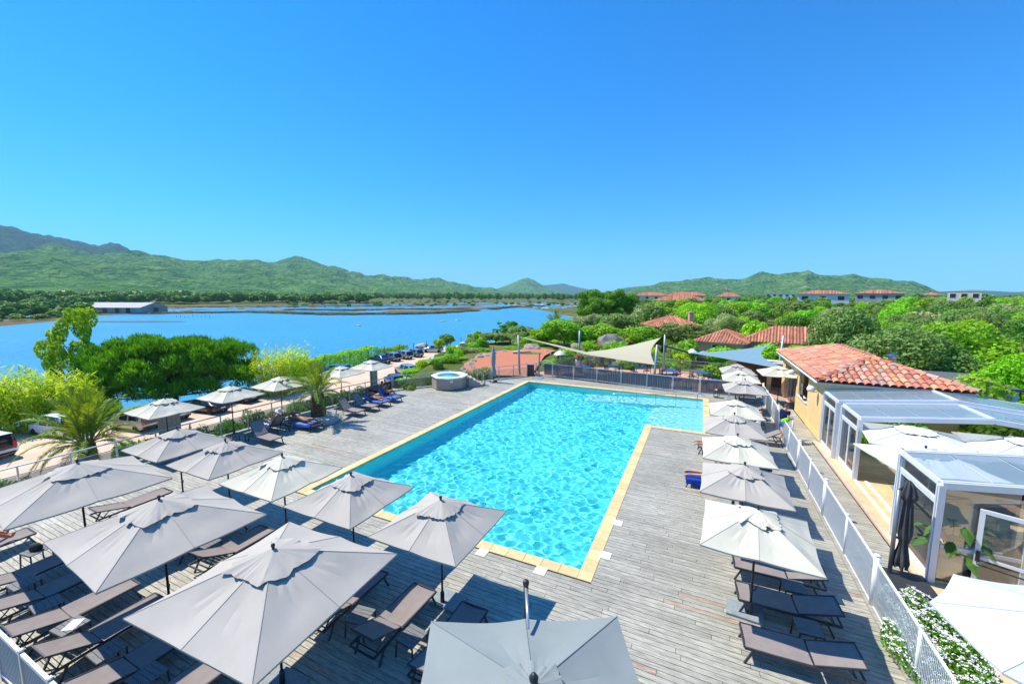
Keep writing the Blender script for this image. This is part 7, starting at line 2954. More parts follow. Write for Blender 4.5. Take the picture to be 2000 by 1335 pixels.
TT = ((-11.0, 34.2, 'red'), (-9.2, 34.9, 'blue'), (-6.9, 36.2, 'blue'), (-4.6, 36.4, 'blue'), (-2.2, 36.2, 'blue'), (0.2, 36.4, 'blue'), (2.6, 36.2, 'red'), (-1.4, 33.2, 'red'), (-7.2, 33.6, 'red'), (1.2, 33.4, 'blue'))
for k, (x, y, c) in enumerate(TT):
    place('tt' + c, lambda c=c: terrace_table(M_TBLU if c == 'blue' else M_TRED), (x, y, -0.055), 0.1 * k,
          '%s square terrace table behind the screen fence, %s from the left' % (c, ('first', 'second', 'third', 'fourth', 'fifth', 'sixth', 'seventh', 'eighth', 'ninth', 'tenth')[sorted(range(10), key=lambda i: TT[i][0]).index(k)]), 'tables on the back terrace')
    for j in range(2):
        a = 0.1 * k + (j * math.pi) + 0.4
        place('tchair', lambda: terrace_chair(M_ANTH), (x + 0.72 * math.sin(a), y + 0.72 * math.cos(a), -0.055), -a, 'dark slatted chair at a terrace table behind the screen fence', 'chairs on the back terrace')
pt = G(1146, 722, 0)
o = thing('flower_pot', 'tall white pot with pink flowers on the back terrace', 'flower pot', (-9.9, 35.6, -0.055))
MB().lathe([(0.26, 0), (0.36, 1.15), (0.38, 1.18), (0.30, 1.16), (0.05, 1.1)], 18).build('pot', M_LID, o, smooth=True)
rng = np.random.default_rng(2)
V, Fq = clump_leaves([((0, 0, 1.35), 0.34), ((0.2, 0.1, 1.4), 0.2)], 300, 0.11, 0.07, rng)
obj('leaves', np_mesh('leaves', V, Fq, LEAF['oak']), o)
V, Fq = clump_leaves([((-0.1, 0, 1.5), 0.25)], 130, 0.10, 0.10, rng)
obj('flowers', np_mesh('flowers', V, Fq, mat('pink_petals', (0.65, 0.08, 0.25), 0.7)), o)
for k, (u, v, lb) in enumerate(((1093, 720, 'white mushroom garden lamp left of the terrace'), (1350, 715, 'white mushroom garden lamp by the pale boulder'))):
    p = G(u, v, -0.4)
    o = thing('garden_lamp', lb, 'garden lamp', (p.x, p.y, -0.4))
    MB().tube([(0, 0, 0), (0, 0, 1.5)], 0.04, 8).build('pole', M_ANTH, o)
    MB().lathe([(0.62, 1.45), (0.60, 1.50), (0.12, 1.85), (0.02, 1.88)], 16).build('shade', M_LID, o, smooth=True)
# tropical plant behind the veranda glass
o = thing('potted_plant', 'leafy tropical plant in a grey pot behind the veranda glass', 'plant', (5.95, 13.15, 0.03))
MB().lathe([(0.22, 0), (0.30, 0.55), (0.31, 0.58), (0.25, 0.56), (0.02, 0.52)], 16).build('pot', M_SLAB, o, smooth=True)
for i in range(16):
    a, l = i * 2.4, 0.5 + 0.05 * i
    b = MB()
    tip = Vector((0.45 * math.cos(a), 0.45 * math.sin(a), 0.72 + 0.055 * i))
    b.tube([(0, 0, 0.5), tip * 0.6 + Vector((0, 0, 0.35)), tip], 0.012, 5)
    d = Vector((math.cos(a), math.sin(a), -0.3)).normalized()
    s = d.cross(Vector((0, 0, 1))).normalized()
    w_ = Vector((0, 0, -0.09))
    b.add([tip, tip + d * 0.10 + s * 0.10, tip + d * 0.24 + s * 0.11 + w_ * 0.4, tip + d * 0.44 + w_ * 1.6, tip + d * 0.24 - s * 0.11 + w_ * 0.4, tip + d * 0.10 - s * 0.10, tip + d * 0.24 + w_ * 0.1], [(0, 1, 2, 6), (6, 2, 3), (6, 3, 4), (0, 6, 4, 5)])
    b.build('leaf', LEAF['dark'], o)

# more shrubs filling the garden
rs = random.Random(33)
GS = 'low shrubs of the garden behind the pool'
n_ = 0
for i in range(400):
    x, y = rs.uniform(-38, 6), rs.uniform(33, 66)
    pp = [(x, y)]
    if poly_sd(pp, [(-20.2, 30.5), (-12.6, 32.5), (-14.6, 40), (-16, 46), (-16.5, 51), (-20, 53), (-24, 51), (-24.8, 45), (-24.3, 40), (-23.4, 36)])[0] > -0.6:
        continue
    if poly_sd(pp, [(-13.6, 32), (-11, 39.5), (-4, 42), (6, 41), (10, 37.5), (10, 29)])[0] > -0.5:
        continue
    if poly_sd(pp, [(-60, -30), (-29, -30), (-28, 33), (-33, 38), (-36.5, 44), (-37.5, 62), (-60, 90)])[0] > -0.3:
        continue
    if -0.5 < x < 17 and 45 < y < 60:
        continue
    n_ += 1
    if n_ > 170:
        break
    z = float(ground_h(pp)[0])
    s = rs.uniform(1.2, 2.6)
    hh = rs.uniform(0.8, 1.9) if x < -14 else rs.uniform(1.0, 2.6)
    lk_ = rs.randrange(6)
    o = thing('garden_shrub', '%s low shrub in the garden %s' % (('yellow-green', 'grey-green', 'vivid green', 'silvery grey', 'dark green', 'lime yellow')[lk_], 'beside the gravel court' if x < -14 else ('behind the terrace railing' if x > -6 else 'behind the beige sail')), 'bush', (x, y, z - 0.1), rs.uniform(0, 6), GS)
    obj('crown', crown_mesh('bush', ('bright', 'olive', 'hedge', 'grey', 'oak', 'lime')[lk_], 60 + rs.randrange(4), 0.09, 0.05, 330), o, scale=(s, s, hh))
    obj('trunk', trunk_mesh('bush', rs.randrange(3), M_BARK), o, scale=(s, s, hh))

# ---------------------------------------------------------------- houses
M_RENDER = mat('pale_render', (0.66, 0.60, 0.52), 0.9, (0.72, 0.66, 0.58), scale=0.6, spec=0.1)
M_WHITEH = mat('white_render', (0.74, 0.74, 0.73), 0.9, (0.68, 0.68, 0.68), scale=0.6, spec=0.1)
M_PINKH = mat('pinkish_render', (0.55, 0.34, 0.26), 0.9, (0.60, 0.40, 0.31), scale=0.8, spec=0.1)
M_ROOFR = mat('old_clay_ribs', (0.36, 0.12, 0.075), 0.9, (0.58, 0.27, 0.17), scale=1.6, detail=7, rnd=0.35, spec=0.1)
M_WINDK = mat('dark_window', (0.02, 0.025, 0.03), 0.2)


def hip_house(label, c, sx, sy, h, roof_h, rz, wall, ribs=0.3, name='house', windows=(), inset=None, zb=0.0, chimney=None):
    """windows = [(side, along, z, w, h)]; side 0 = front (-y), 1 = left (-x), 2 = right"""
    o = thing(name, label, 'house', c, rz)
    MB().box((0, 0, h / 2 - 0.5), (sx - 0.7, sy - 0.7, h + 1.0)).build('wall', wall, o)
    ins = inset if inset is not None else min(sx, sy) / 2
    A, B, C, Dd = Vector((-sx / 2, -sy / 2, h)), Vector((sx / 2, -sy / 2, h)), Vector((sx / 2, sy / 2, h)), Vector((-sx / 2, sy / 2, h))
    if sx >= sy:
        E1, E2 = Vector((-sx / 2 + ins, 0, h + roof_h)), Vector((sx / 2 - ins, 0, h + roof_h))
        planes = [(A, B, E2, E1), (B, C, E2), (C, Dd, E1, E2), (Dd, A, E1)]
    else:
        E1, E2 = Vector((0, -sy / 2 + ins, h + roof_h)), Vector((0, sy / 2 - ins, h + roof_h))
        planes = [(A, B, E1), (B, C, E2, E1), (C, Dd, E2), (Dd, A, E1, E2)]
    rb = MB()
    vs = [A, B, C, Dd, E1, E2]
    ix = {id(v): i for i, v in enumerate(vs)}
    rb.add(vs, [tuple(ix[id(v)] for v in p) for p in planes] + [(3, 2, 1, 0)])
    roof = rb.build('roof', M_CLAYPAN, o)
    rib = MB()
    for p in planes:                                         # tile columns as half round ribs down each slope
        e0, e1 = p[0], p[1]
        d = e1 - e0
        ln = d.length
        dn = d / ln
        nrm = d.cross(p[2] - p[0]).normalized()
        if nrm.z < 0:
            nrm = -nrm
        up = nrm.cross(dn).normalized()
        if up.z < 0:
            up = -up
        top = [(q - e0).dot(dn) for q in p[2:]]
        full = (p[2] - e0).dot(up)
        lo_, hi_ = min(top), max(top)
        n = max(2, int(ln / ribs))
        for i in range(n):
            s = (i + 0.5) * ln / n
            k = 1.0
            if s < lo_:
                k = s / max(lo_, 1e-6)
            elif s > hi_:
                k = (ln - s) / max(ln - hi_, 1e-6)
            b0 = e0 + dn * s - up * 0.08
            b1 = e0 + dn * s + up * full * k
            r_ = ribs * 0.38
            q = [b0 - dn * r_, b0 + nrm * r_ * 0.9, b0 + dn * r_, b1 - dn * r_, b1 + nrm * r_ * 0.9, b1 + dn * r_]
            rib.add(q, [(0, 3, 4, 1), (1, 4, 5, 2), (0, 1, 2)])
    t = rib.build('roof_tiles', M_ROOFR, roof)
    tag(t, kind='stuff')
    MB().box((0, 0, h - 0.06), (sx - 0.05, sy - 0.05, 0.10)).build('eaves', M_WOODT, o)
    for side, al, z, w, hh in windows:
        if side == 0:
            p_, s_ = (al, -sy / 2 + 0.35, z), (w, 0.10, hh)
        elif side == 1:
            p_, s_ = (-sx / 2 + 0.35, al, z), (0.10, w, hh)
        else:
            p_, s_ = (sx / 2 - 0.35, al, z), (0.10, w, hh)
        fr = MB().box(p_, (s_[0] + (0.16 if side == 0 else -0.02), s_[1] + (0.16 if side else -0.02), hh + 0.16)).build('window', M_WHITEH, o)
        MB().box(p_, s_).build('pane', M_WINDK, fr)
    if chimney:
        ch = MB()
        ch.box((chimney[0], chimney[1], h + roof_h * 0.6 + 0.3), (0.6, 0.6, 1.3))
        ch.box((chimney[0], chimney[1], h + roof_h * 0.6 + 1.0), (0.75, 0.75, 0.12))
        ch.build('chimney', M_PINKH, roof)
    return o


gz = lambda x, y: float(ground_h([(x, y)])[0])
hip_house('small villa with a striped clay roof and a square chimney among the olives', (-4.0, 63.5, gz(-4, 63)), 7.0, 6.5, 3.1, 1.4, R(24), M_PINKH, windows=((0, -1.2, 1.5, 1.0, 1.1), (0, 1.8, 1.5, 1.0, 1.1)), chimney=(3.0, 0.5))
hip_house('long low house with a clay tile roof behind the blue sail', (11.6, 54.5, gz(11, 54)), 14.5, 7.0, 2.4, 1.6, R(-8), M_PINKH, windows=((0, -5, 1.4, 1.2, 1.2), (0, -2, 1.4, 1.2, 1.2), (0, 2, 1.4, 1.2, 1.2)))
hip_house('wing with a clay tile roof at the left end of the long low house', (2.6, 53.5, gz(2, 53)), 5.5, 7.0, 2.3, 1.2, R(-14), M_PINKH, windows=((0, 0, 1.4, 1.2, 1.2),))


def far_house(label, u, vtop, dist, wpx, hpx, depth, wall, windows=3, storeys=2, rz_off=0.0, flat=False):
    top = D(u, vtop, dist)
    dep = (top - Vector((0, 0, CAMZ))).dot(_fw)
    w = wpx * dep / F_PX
    x, y = top.x, top.y
    z0 = gz(x, y)
    H_ = top.z - z0
    rz = math.atan2(y, x) - math.pi / 2 + rz_off
    rh = 0 if flat else min(2.6, hpx * dep / F_PX)
    wh = H_ - rh
    wl = []
    for s in range(storeys):
        for k in range(windows):
            wl.append((0, -w / 2 + w * (k + 0.5) / windows, wh - 1.6 - 3.0 * s, min(2.0, w / windows * 0.5), 1.5))
    if not flat:
        return hip_house(label, (x, y, z0), w, depth, wh, rh, rz, wall, ribs=0.5, windows=wl)
    o = thing('house', label, 'house', (x, y, z0), rz)
    MB().box((0, 0, wh / 2), (w, depth, wh)).build('wall', wall, o)
    MB().box((0, 0, wh + 0.1), (w + 0.3, depth + 0.3, 0.2)).build('roof', wall, o)
    for side, al, z, ww, hh in wl:
        f_ = MB().box((al, -depth / 2 - 0.02, z), (ww + 0.2, 0.1, hh + 0.2)).build('window', M_WHITEH, o)
        MB().box((al, -depth / 2 - 0.06, z), (ww, 0.1, hh)).build('pane', M_WINDK, f_)
    return o


far_house('far apartment house with a clay roof left of the large one', 1273, 571, 320, 66, 6, 14, M_RENDER, 4)
far_house('large far house with a wide clay roof and dark roof windows', 1330, 577, 230, 104, 16, 18, M_RENDER, 4)
far_house('long far apartment house with clay roofs behind the large one', 1340, 570, 330, 74, 8, 14, M_RENDER, 5)
far_house('far apartment house with a small clay roof, right end of its row', 1424, 571, 300, 44, 8, 12, M_WHITEH, 3)
far_house('white two storey house with a clay roof and tall windows on the horizon', 1608, 567, 210, 82, 7, 13, M_WHITEH, 3)
far_house('grey far house with a stepped clay roof right of the white one', 1718, 566, 250, 72, 7, 14, mat('grey_render', (0.33, 0.35, 0.36), 0.9), 4)
far_house('far low house with a clay roof among the trees on the right horizon', 1820, 571, 330, 30, 5, 9, M_RENDER, 2, 1)
far_house('unfinished bare block building on the right horizon', 1884, 569, 240, 44, 0, 11, M_RENDER, 3, 1, flat=True)
far_house('flat white building far off below the right hill', 1525, 573, 420, 50, 0, 14, M_WHITEH, 5, 1, flat=True)
far_house('tiny far house with an orange roof in the trees near the right edge', 1952, 594, 150, 14, 6, 5, M_PINKH, 1, 1)
hip_house('corner of a house with a clay roof at the far right edge', (92, 128, gz(92, 128)), 9, 8, 4.2, 1.6, 0.4, M_RENDER)
# grey flat roof behind the tiled building
o = thing('annex', 'low annex with a grey flat roof between the tiled building and the shrubs', 'annex', (12.6, 30.2, 0))
MB().box((0, 0, 1.2), (3.2, 4.5, 2.4)).build('wall', M_WHITEH, o)
MB().box((0, 0, 2.46), (3.4, 4.7, 0.12)).build('roof', mat('bitumen', (0.10, 0.11, 0.13), 0.8), o)
MB().box((-1.74, 0, 2.45), (0.06, 4.8, 0.18)).build('fascia', M_WHITEH, o)
# pergola / store behind the white parasols
o = thing('garden_shed', 'brown open shed on pale pillars under the blue shade sail', 'shed', (5.0, 36.3, -0.06), R(-10))
for x in (-2.4, 0, 2.4):
    MB().box((x, -0.6, 0.96), (0.28, 0.28, 1.92)).build('pillar', M_OCHRE, o)
MB().box((0, 0.6, 0.95), (5.2, 0.15, 1.9)).build('back_wall', mat('brown_boards', (0.13, 0.085, 0.05), 0.8, (0.19, 0.12, 0.07), scale=3), o)
MB().box((0, 0.2, 1.98), (5.6, 2.0, 0.10)).build('roof', M_WOODT, o)
# barn across the water
bp = D(240, 599, 385)
bz = -5.9
o = thing('barn', 'large old warehouse with a pale sheet roof on the far shore', 'barn', (bp.x, bp.y, bz), math.atan2(bp.y, bp.x) - math.pi / 2 + R(-42))
LN, WD, HE, RH = 42, 22, 3.8, 3.0
MB().box((0, 0, HE / 2), (LN, WD, HE)).build('wall', mat('stained_render', (0.34, 0.31, 0.31), 0.9, (0.46, 0.43, 0.42), scale=0.25, detail=6), o)
MB().add([(-LN / 2, -WD / 2, HE), (-LN / 2, WD / 2, HE), (-LN / 2, 0, HE + RH), (LN / 2, -WD / 2, HE), (LN / 2, WD / 2, HE), (LN / 2, 0, HE + RH)], [(0, 2, 1), (3, 4, 5)]).build('gable', MATS['stained_render'], o)
M_SHEET = mat('sheet_roof', (0.34, 0.34, 0.33), 0.8, (0.44, 0.44, 0.42), scale=0.3, stretch=(6, 0.5, 1))
MB().beam((-LN / 2 - 0.4, -WD / 4 - 0.3, HE + RH / 2), (LN / 2 + 0.4, -WD / 4 - 0.3, HE + RH / 2), math.hypot(WD / 2 + 0.8, RH), 0.12, up=Vector((0, -RH, WD / 2))).build('roof', M_SHEET, o)
MB().beam((-LN / 2 - 0.4, WD / 4 + 0.3, HE + RH / 2), (LN / 2 + 0.4, WD / 4 + 0.3, HE + RH / 2), math.hypot(WD / 2 + 0.8, RH), 0.12, up=Vector((0, RH, WD / 2))).build('roof', M_SHEET, o)
for x in (-16, -9, -2, 6, 13):
    MB().box((x, -WD / 2 - 0.05, 2.0), (2.6, 0.2, 3.4)).build('door', M_WINDK if x % 2 else MATS['brown_boards'], o)
MB().box((LN / 2 + 0.05, 1.0, 1.8), (0.2, 4.0, 3.6)).build('door', M_WINDK, o)
# ================================================================ PEOPLE
def skin_mat(name, c, c2):
    m = mat(name, c, 0.55, c2, scale=5, detail=4, spec=0.35)
    b = m.node_tree.nodes['Principled BSDF']
    b.inputs['Subsurface Weight'].default_value = 0.08
    return m


S_FAIR = skin_mat('fair_skin', (0.50, 0.26, 0.17), (0.56, 0.31, 0.21))
S_TAN = skin_mat('tanned_skin', (0.30, 0.13, 0.07), (0.36, 0.16, 0.09))
S_RED = skin_mat('sunburnt_skin', (0.52, 0.15, 0.07), (0.58, 0.20, 0.10))


def skin_mesh(name, pts, edges, radii, m, root=0, sub=2):
    me = bpy.data.meshes.new('skeleton')
    me.from_pydata(pts, edges, [])
    o = bpy.data.objects.new('skeleton', me)
    COL.objects.link(o)
    sk = o.modifiers.new('skin', 'SKIN')
    sk.use_smooth_shade = True
    sd = me.skin_vertices[0].data
    for i, r in enumerate(radii):
        r = r if hasattr(r, '__len__') else (r, r)
        sd[i].radius = r
        sd[i].use_root = (i == root)
    ss = o.modifiers.new('sub', 'SUBSURF')
    ss.levels = ss.render_levels = sub
    dg = bpy.context.evaluated_depsgraph_get()
    out = bpy.data.meshes.new_from_object(o.evaluated_get(dg))
    out.name = name
    out.materials.clear()
    out.materials.append(m)
    out.polygons.foreach_set('use_smooth', [True] * len(out.polygons))
    bpy.data.objects.remove(o)
    bpy.data.meshes.remove(me)
    return out


def join_mesh(name, a, b):
    """second mesh builder's shapes added to mesh a"""
    import bmesh
    bm = bmesh.new()
    bm.from_mesh(a)
    t = b.mesh('tmp', [])
    bm.from_mesh(t)
    bm.to_mesh(a)
    bm.free()
    bpy.data.meshes.remove(t)
    a.polygons.foreach_set('use_smooth', [True] * len(a.polygons))
    return a


NAMES = ['pelvis', 'waist', 'chest', 'neck', 'skull', 'shl', 'ell', 'wrl', 'hal', 'shr', 'elr', 'wrr', 'har', 'hil', 'knl', 'anl', 'tol', 'hir', 'knr', 'anr', 'tor']
EDGES = [('pelvis', 'waist'), ('waist', 'chest'), ('chest', 'neck'), ('neck', 'skull'), ('chest', 'shl'), ('shl', 'ell'), ('ell', 'wrl'), ('wrl', 'hal'), ('chest', 'shr'), ('shr', 'elr'),
         ('elr', 'wrr'), ('wrr', 'har'), ('pelvis', 'hil'), ('hil', 'knl'), ('knl', 'anl'), ('anl', 'tol'), ('pelvis', 'hir'), ('hir', 'knr'), ('knr', 'anr'), ('anr', 'tor')]
RAD = dict(pelvis=0.135, waist=0.118, chest=0.14, neck=0.055, skull=0.07, shl=0.062, ell=0.043, wrl=0.030, hal=0.034, shr=0.062, elr=0.043, wrr=0.030, har=0.034,
           hil=0.095, knl=0.060, anl=0.040, tol=0.032, hir=0.095, knr=0.060, anr=0.040, tor=0.032)


def head_into(mb, neck, skull, face, s=1.0):
    """egg shaped head with nose, chin and ears, looking along face"""
    up = (skull - neck).normalized()
    f = (face - up * face.dot(up)).normalized()
    sd = up.cross(f)
    c = skull + up * 0.03
    rows = []
    n = 14
    for i in range(11):
        t = -1 + 2 * i / 10
        rr = math.sqrt(max(0.0, 1 - t * t))
        w = 0.078 * (1 - 0.20 * max(0, -t))
        d = 0.098 * (1 - 0.10 * max(0, -t))
        rows.append([c + up * (0.118 * t) + sd * (w * rr * math.cos(2 * math.pi * j / n)) + f * (d * rr * math.sin(2 * math.pi * j / n) + (0.012 if t < -0.2 else 0)) for j in range(n)])
    mb.grid(rows, close=True)
    mb.tube([c + f * 0.09 + up * 0.02, c + f * 0.118 - up * 0.025], [0.008, 0.015], 6)
    for q in (-1, 1):
        mb.tube([c + sd * (q * 0.076) - up * 0.028, c + sd * (q * 0.086) + up * 0.02], [0.012, 0.018], 6)
    return c, up, f, sd


def hand_into(mb, wrist, palm, nrm):
    d = (palm - wrist).normalized()
    s = d.cross(nrm)
    s = s.normalized() if s.length > 1e-6 else Vector((1, 0, 0))
    n = s.cross(d)
    tip0 = palm + d * 0.03
    for k, ln in enumerate((0.062, 0.072, 0.068, 0.052)):
        b = tip0 + s * (-0.027 + 0.018 * k)
        m_ = b + d * ln * 0.55 + n * 0.006
        mb.tube([b - d * 0.02, m_, m_ + d * ln * 0.4 + n * 0.02], [0.010, 0.009, 0.006], 5)
    th = palm - d * 0.015 - s * 0.03
    mb.tube([th, th + d * 0.03 - s * 0.025, th + d * 0.055 - s * 0.022 + n * 0.012], [0.012, 0.011, 0.007], 5)


def person(label, P, face, skin, loc, rz, hair=(0.03, 0.02, 0.015), wear=(), long_hair=False, bald=False, hat=None, scale=1.0, name='person'):
    """P: joint -> point; wear = [(part name, [edges], extra radius, material, cut)]"""
    o = thing(name, label, 'person', loc, rz, scale=scale)
    P = {k: Vector(v) for k, v in P.items()}
    idx = {n: i for i, n in enumerate(NAMES)}
    me = skin_mesh('body', [P[n] for n in NAMES], [(idx[a], idx[b]) for a, b in EDGES], [RAD[n] for n in NAMES], skin)
    mb = MB()
    c, up, f, sd = head_into(mb, P['neck'], P['skull'], Vector(face))
    for a, b in (('wrl', 'hal'), ('wrr', 'har')):
        hand_into(mb, P[a], P[b], Vector((0, 0, 1)))
    join_mesh('body', me, mb)
    body = obj('body', me, o)
    e = MB()
    for q in (-1, 1):
        e.lathe([(0.001, -0.008), (0.009, 0), (0.001, 0.008)], 8, tuple(c + f * 0.086 + sd * (q * 0.033) + up * 0.012))
    e.build('eyes', M_POLE, o)
    MB().tube([c + f * 0.095 + sd * -0.022 - up * 0.052, c + f * 0.101 - up * 0.054, c + f * 0.095 + sd * 0.022 - up * 0.052], 0.005, 5).build('mouth', mat('lips', (0.35, 0.09, 0.07), 0.5), o)
    if not bald:
        h = MB()
        rows = []
        n = 14
        for i in range(7):
            t = 1.0 - i * 0.19
            rr = math.sqrt(max(0.0, 1 - t * t))
            row = []
            for j in range(n):
                a = 2 * math.pi * j / n
                fr = math.sin(a)
                drop = 0.0 if fr < 0.2 else (0.05 * max(0, i - 2) * fr * 0.6)
                row.append(c + up * (0.128 * t + drop) + sd * (0.088 * rr * math.cos(a)) + f * (0.106 * rr * fr - 0.006))
            rows.append(row)
        h.grid(rows, close=True)
        if long_hair:
            h.tube([c - f * 0.06, c - f * 0.10 - up * 0.10, c - f * 0.11 - up * 0.24], [0.07, 0.07, 0.02], 8)
        h.build('hair', mat('hair_%d' % int(hair[0] * 1000), hair, 0.6), o, smooth=True)
    if hat:
        R_ = [(0.21, -0.02), (0.11, 0.0), (0.105, 0.07), (0.08, 0.11), (0.005, 0.12)]
        rows = [[c + up * (0.06 + z) + sd * (r * math.cos(a)) + f * (r * math.sin(a)) for a in np.linspace(0, 2 * math.pi, 17)[:-1]] for r, z in R_]
        MB().grid(rows, close=True).build('sun_hat', hat, o, smooth=True)
    for nm, ed, ex, m in wear:
        used = []
        for a, b in ed:
            for q in (a, b):
                qn = q if isinstance(q, str) else None
                if q not in used:
                    used.append(q)

        def pos(q):
            if isinstance(q, str):
                return P[q], RAD[q]
            a, b, t = q
            return P[a].lerp(P[b], t), RAD[a] + (RAD[b] - RAD[a]) * t
        pts = [pos(q) for q in used]
        wm = skin_mesh(nm, [p for p, r in pts], [(used.index(a), used.index(b)) for a, b in ed], [r + ex for p, r in pts], m)
        obj(nm, wm, o)
    return o


def cloth(n, c):
    return mat('cloth_' + n, c, 0.9, tuple(x * 1.15 for x in c), scale=12, bump=0.2, bscale=60, spec=0.1)


SHORTS = lambda m, k=0.55: ('shorts', [('pelvis', ('pelvis', 'waist', 0.55)), ('pelvis', 'hil'), ('hil', ('hil', 'knl', k)), ('pelvis', 'hir'), ('hir', ('hir', 'knr', k))], 0.016, m)
BRIEF = lambda m: ('bikini_bottom', [('pelvis', ('pelvis', 'waist', 0.25)), ('pelvis', ('pelvis', 'hil', 0.9)), ('pelvis', ('pelvis', 'hir', 0.9))], 0.012, m)
TOPB = lambda m: ('bikini_top', [(('waist', 'chest', 0.72), 'chest'), ('chest', ('chest', 'neck', 0.2))], 0.010, m)
SHIRT = lambda m: ('t_shirt', [('pelvis', 'waist'), ('waist', 'chest'), ('chest', ('chest', 'neck', 0.55)), ('chest', 'shl'), ('shl', ('shl', 'ell', 0.6)), ('chest', 'shr'), ('shr', ('shr', 'elr', 0.6))], 0.016, m)


def recline(back=0.3, z=0.36, knees=0.0, arms='side', hipx=0.12, prone=False, spread=0.10):
    """joints of a person on a lounger: feet towards -x, head towards +x"""
    P = {}
    ca, sa = math.cos(back), math.sin(back)
    zb = z + 0.12
    P['pelvis'] = Vector((hipx, 0, zb))
    ax = Vector((ca, 0, sa))
    up = Vector((-sa, 0, ca))
    P['waist'] = P['pelvis'] + ax * 0.19
    P['chest'] = P['waist'] + ax * 0.24 + up * 0.015
    P['neck'] = P['chest'] + ax * 0.20
    P['skull'] = P['neck'] + ax * 0.13 + up * (0.05 if not prone else 0.0)
    for s, k in ((1, 'l'), (-1, 'r')):
        P['sh' + k] = P['chest'] + ax * 0.10 + Vector((0, s * 0.185, 0))
        if arms == 'side':
            P['el' + k] = P['sh' + k] + ax * -0.26 + Vector((0, s * 0.09, -0.03))
            P['wr' + k] = P['el' + k] + Vector((-0.24, -s * 0.02, -0.0))
        elif arms == 'up':
            P['el' + k] = P['sh' + k] + ax * 0.20 + Vector((0, s * 0.16, 0.02))
            P['wr' + k] = P['el' + k] + ax * 0.12 + Vector((0, -s * 0.20, 0.03))
        elif arms == 'read':
            P['el' + k] = P['sh' + k] + ax * -0.22 + up * 0.10 + Vector((0, s * 0.08, 0))
            P['wr' + k] = P['el' + k] + Vector((-0.12, -s * 0.10, 0.17))
        elif arms == 'hat':
            if k == 'l':
                P['el' + k] = P['sh' + k] + Vector((-0.08, s * 0.20, 0.17))
                P['wr' + k] = P['skull'] + Vector((-0.06, s * 0.14, 0.06))
            else:
                P['el' + k] = P['sh' + k] + ax * -0.26 + Vector((0, s * 0.09, 0))
                P['wr' + k] = P['el' + k] + Vector((-0.22, 0.06, 0.03))
        d = (P['wr' + k] - P['el' + k]).normalized()
        P['ha' + k] = P['wr' + k] + d * 0.07
        P['hi' + k] = P['pelvis'] + Vector((-0.06, s * 0.10, 0))
        kn = knees if hasattr(knees, '__len__') is False else knees[0 if k == 'l' else 1]
        P['kn' + k] = P['hi' + k] + Vector((-0.42 * math.cos(kn), s * spread * 0.5, 0.42 * math.sin(kn) - 0.02))
        P['an' + k] = P['kn' + k] + Vector((-0.41 * math.cos(kn * 1.25), s * spread * 0.3, -0.41 * math.sin(kn * 1.25) - 0.02))
        if P['an' + k].z < z + 0.05:
            P['an' + k].z = z + 0.05
        if prone:
            P['to' + k] = P['an' + k] + Vector((-0.13, s * 0.02, -0.08))
        else:
            P['to' + k] = P['an' + k] + Vector((-0.06, s * 0.04, 0.13))
    return P


C_NAVY, C_BLUE, C_PINK, C_RED = cloth('navy', (0.008, 0.014, 0.06)), cloth('blue', (0.05, 0.13, 0.50)), cloth('pink', (0.75, 0.02, 0.30)), cloth('red', (0.45, 0.02, 0.02))
C_BLACK, C_GREY, C_GREEN, C_WHITE = cloth('black', (0.012, 0.012, 0.014)), cloth('grey', (0.16, 0.17, 0.25)), cloth('neon', (0.22, 0.75, 0.01)), cloth('white', (0.72, 0.72, 0.74))
# the man at the gate, mid-stride, one hand on the fence, a neon green towel under the other arm
W = {}
W['pelvis'] = (0, 0, 0.92)
W['waist'] = (0.02, 0, 1.10)
W['chest'] = (0.06, 0, 1.32)
W['neck'] = (0.09, 0, 1.50)
W['skull'] = (0.13, 0, 1.61)
W['shl'], W['shr'] = (0.06, 0.18, 1.42), (0.07, -0.18, 1.42)
W['ell'], W['wrl'], W['hal'] = (0.27, 0.24, 1.26), (0.50, 0.20, 1.20), (0.57, 0.19, 1.19)
W['elr'], W['wrr'], W['har'] = (-0.02, -0.28, 1.16), (0.20, -0.24, 1.08), (0.27, -0.22, 1.08)
W['hil'], W['hir'] = (0.0, 0.095, 0.88), (0.0, -0.095, 0.88)
W['knl'], W['anl'], W['tol'] = (0.20, 0.10, 0.50), (0.16, 0.10, 0.085), (0.34, 0.11, 0.03)
W['knr'], W['anr'], W['tor'] = (-0.02, -0.10, 0.48), (-0.28, -0.10, 0.11), (-0.12, -0.10, 0.03)
man = person('man in a navy t-shirt and blue shorts walking through the fence gate', W, (1, 0, -0.1), S_FAIR, (3.82, 22.75, 0.0), R(38), hair=(0.10, 0.045, 0.02), wear=(SHIRT(C_NAVY), SHORTS(C_BLUE)), scale=1.04)
for s, k in (('l', 0.10), ('r', -0.10)):
    a_, t_ = Vector(W['an' + s]), Vector(W['to' + s])
    MB().tube([(a_.x - 0.07, a_.y, 0.02 if s == 'l' else 0.03), (t_.x + 0.05, t_.y, 0.016)], [0.038, 0.045], 8).build('sandal', mat('sandal', (0.30, 0.20, 0.12), 0.8), man)
MB().lathe([(0.03, -0.22), (0.09, -0.18), (0.11, 0.0), (0.09, 0.16), (0.02, 0.20)], 12).build('towel_roll', C_GREEN)
tw = [x for x in COL.objects if x.name.startswith('towel_roll')][0]
tw.location = (3.90, 22.52, 1.10)
tw.rotation_euler = (0.15, R(78), R(38))
tag(tw, 'neon green towel rolled under the arm of the walking man', 'towel')

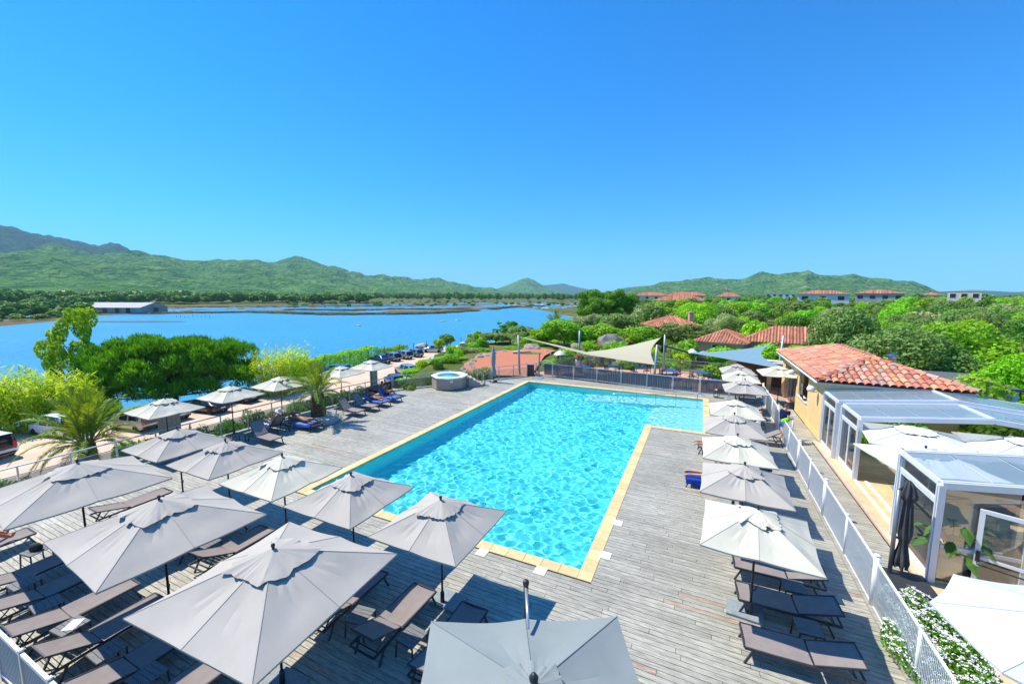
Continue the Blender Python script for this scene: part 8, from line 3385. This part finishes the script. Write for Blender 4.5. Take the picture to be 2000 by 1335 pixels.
person('sunbather lying face down on the royal blue towel, only legs and shorts showing', recline(0.05, prone=True, arms='up', hipx=0.22), (1, 0, -0.6), S_FAIR, (0.48, 15.9, 0), R(2), hair=(0.06, 0.03, 0.02), wear=(SHORTS(C_NAVY, 0.3),))
person('sunbather whose bare feet stick out from the third cream parasol', recline(0.05, prone=True, arms='up', hipx=0.2), (1, 0, -0.6), S_FAIR, (0.78, 19.5, 0), R(2), wear=(BRIEF(C_BLACK),), long_hair=True)
person('sunbather in a pink suit lying between two parasols of the right row', recline(0.22, knees=0.2, arms='side'), (0, 0, 1), S_TAN, (1.78, 17.42, 0), R(-4), wear=(BRIEF(C_PINK), TOPB(C_PINK), ('skirt', [('pelvis', 'waist'), ('waist', ('waist', 'chest', 0.6))], 0.012, C_PINK)), long_hair=True)
person('sunburnt man lying back on the white towel beside the white fence', recline(R(36), knees=0.1, arms='side'), (0.2, 0, 1), S_RED, (2.3, 23.9, 0), R(-8), bald=True, wear=(SHORTS(C_RED, 0.35),))
person('reader in a pale sun hat reclining towards the sea, arm raised', recline(R(46), knees=0.25, arms='hat'), (-1, 0, 0.2), S_FAIR, (-19.72, 12.95, 0), R(4), wear=(SHORTS(C_WHITE, 0.4), ('vest', [('waist', 'chest')], 0.012, C_WHITE)), hat=mat('straw_hat', (0.55, 0.53, 0.50), 0.9))
person('woman in a grey top asleep on her lounger left of the palm', recline(0.16, knees=0.15, arms='up'), (0, 0, 1), S_TAN, (-18.5, 14.0, 0.0), HL + R(3), wear=(BRIEF(C_GREY), ('top', [('waist', 'chest'), ('chest', ('chest', 'neck', 0.3))], 0.014, C_GREY)), long_hair=True)
person('woman in a pink bikini lying on a blue towel, nearest the empty loungers', recline(R(26), knees=0.12, arms='side'), (0, 0, 1), S_TAN, (-18.5, 19.05, 0), HL + R(-2), wear=(BRIEF(C_PINK), TOPB(C_PINK)), long_hair=True)
person('tanned man in black trunks sitting up with knees raised near the hot tub', recline(R(52), knees=0.75, arms='read'), (-1, 0, -0.2), S_TAN, (-18.6, 20.25, 0), HL + R(-6), wear=(SHORTS(C_BLACK, 0.3),))
person('sunburnt person in pink and white at the left picture edge', recline(R(20), knees=0.5, arms='side'), (0, 0, 1), S_RED, (-16.9, 2.9, 0), HEAD_DN, wear=(SHORTS(C_PINK, 0.4), TOPB(C_WHITE)), long_hair=True)
# ================================================================ AIR
def haze():
    b = MB()
    b.box((0, 0, 390), (21000, 21000, 800))
    m = bpy.data.materials.new('haze')
    m.use_nodes = True
    nt = m.node_tree
    nt.nodes.clear()
    out = node(nt, 'ShaderNodeOutputMaterial')
    v = node(nt, 'ShaderNodeVolumePrincipled')
    v.inputs['Color'].default_value = (0.55, 0.92, 1.0, 1)
    v.inputs['Density'].default_value = 0.000095
    v.inputs['Anisotropy'].default_value = 0.0
    nt.links.new(v.outputs[0], out.inputs['Volume'])
    o = b.build('haze', m)
    tag(o, 'thin pale blue haze over the bay and hills', 'haze', kind='stuff')


haze()
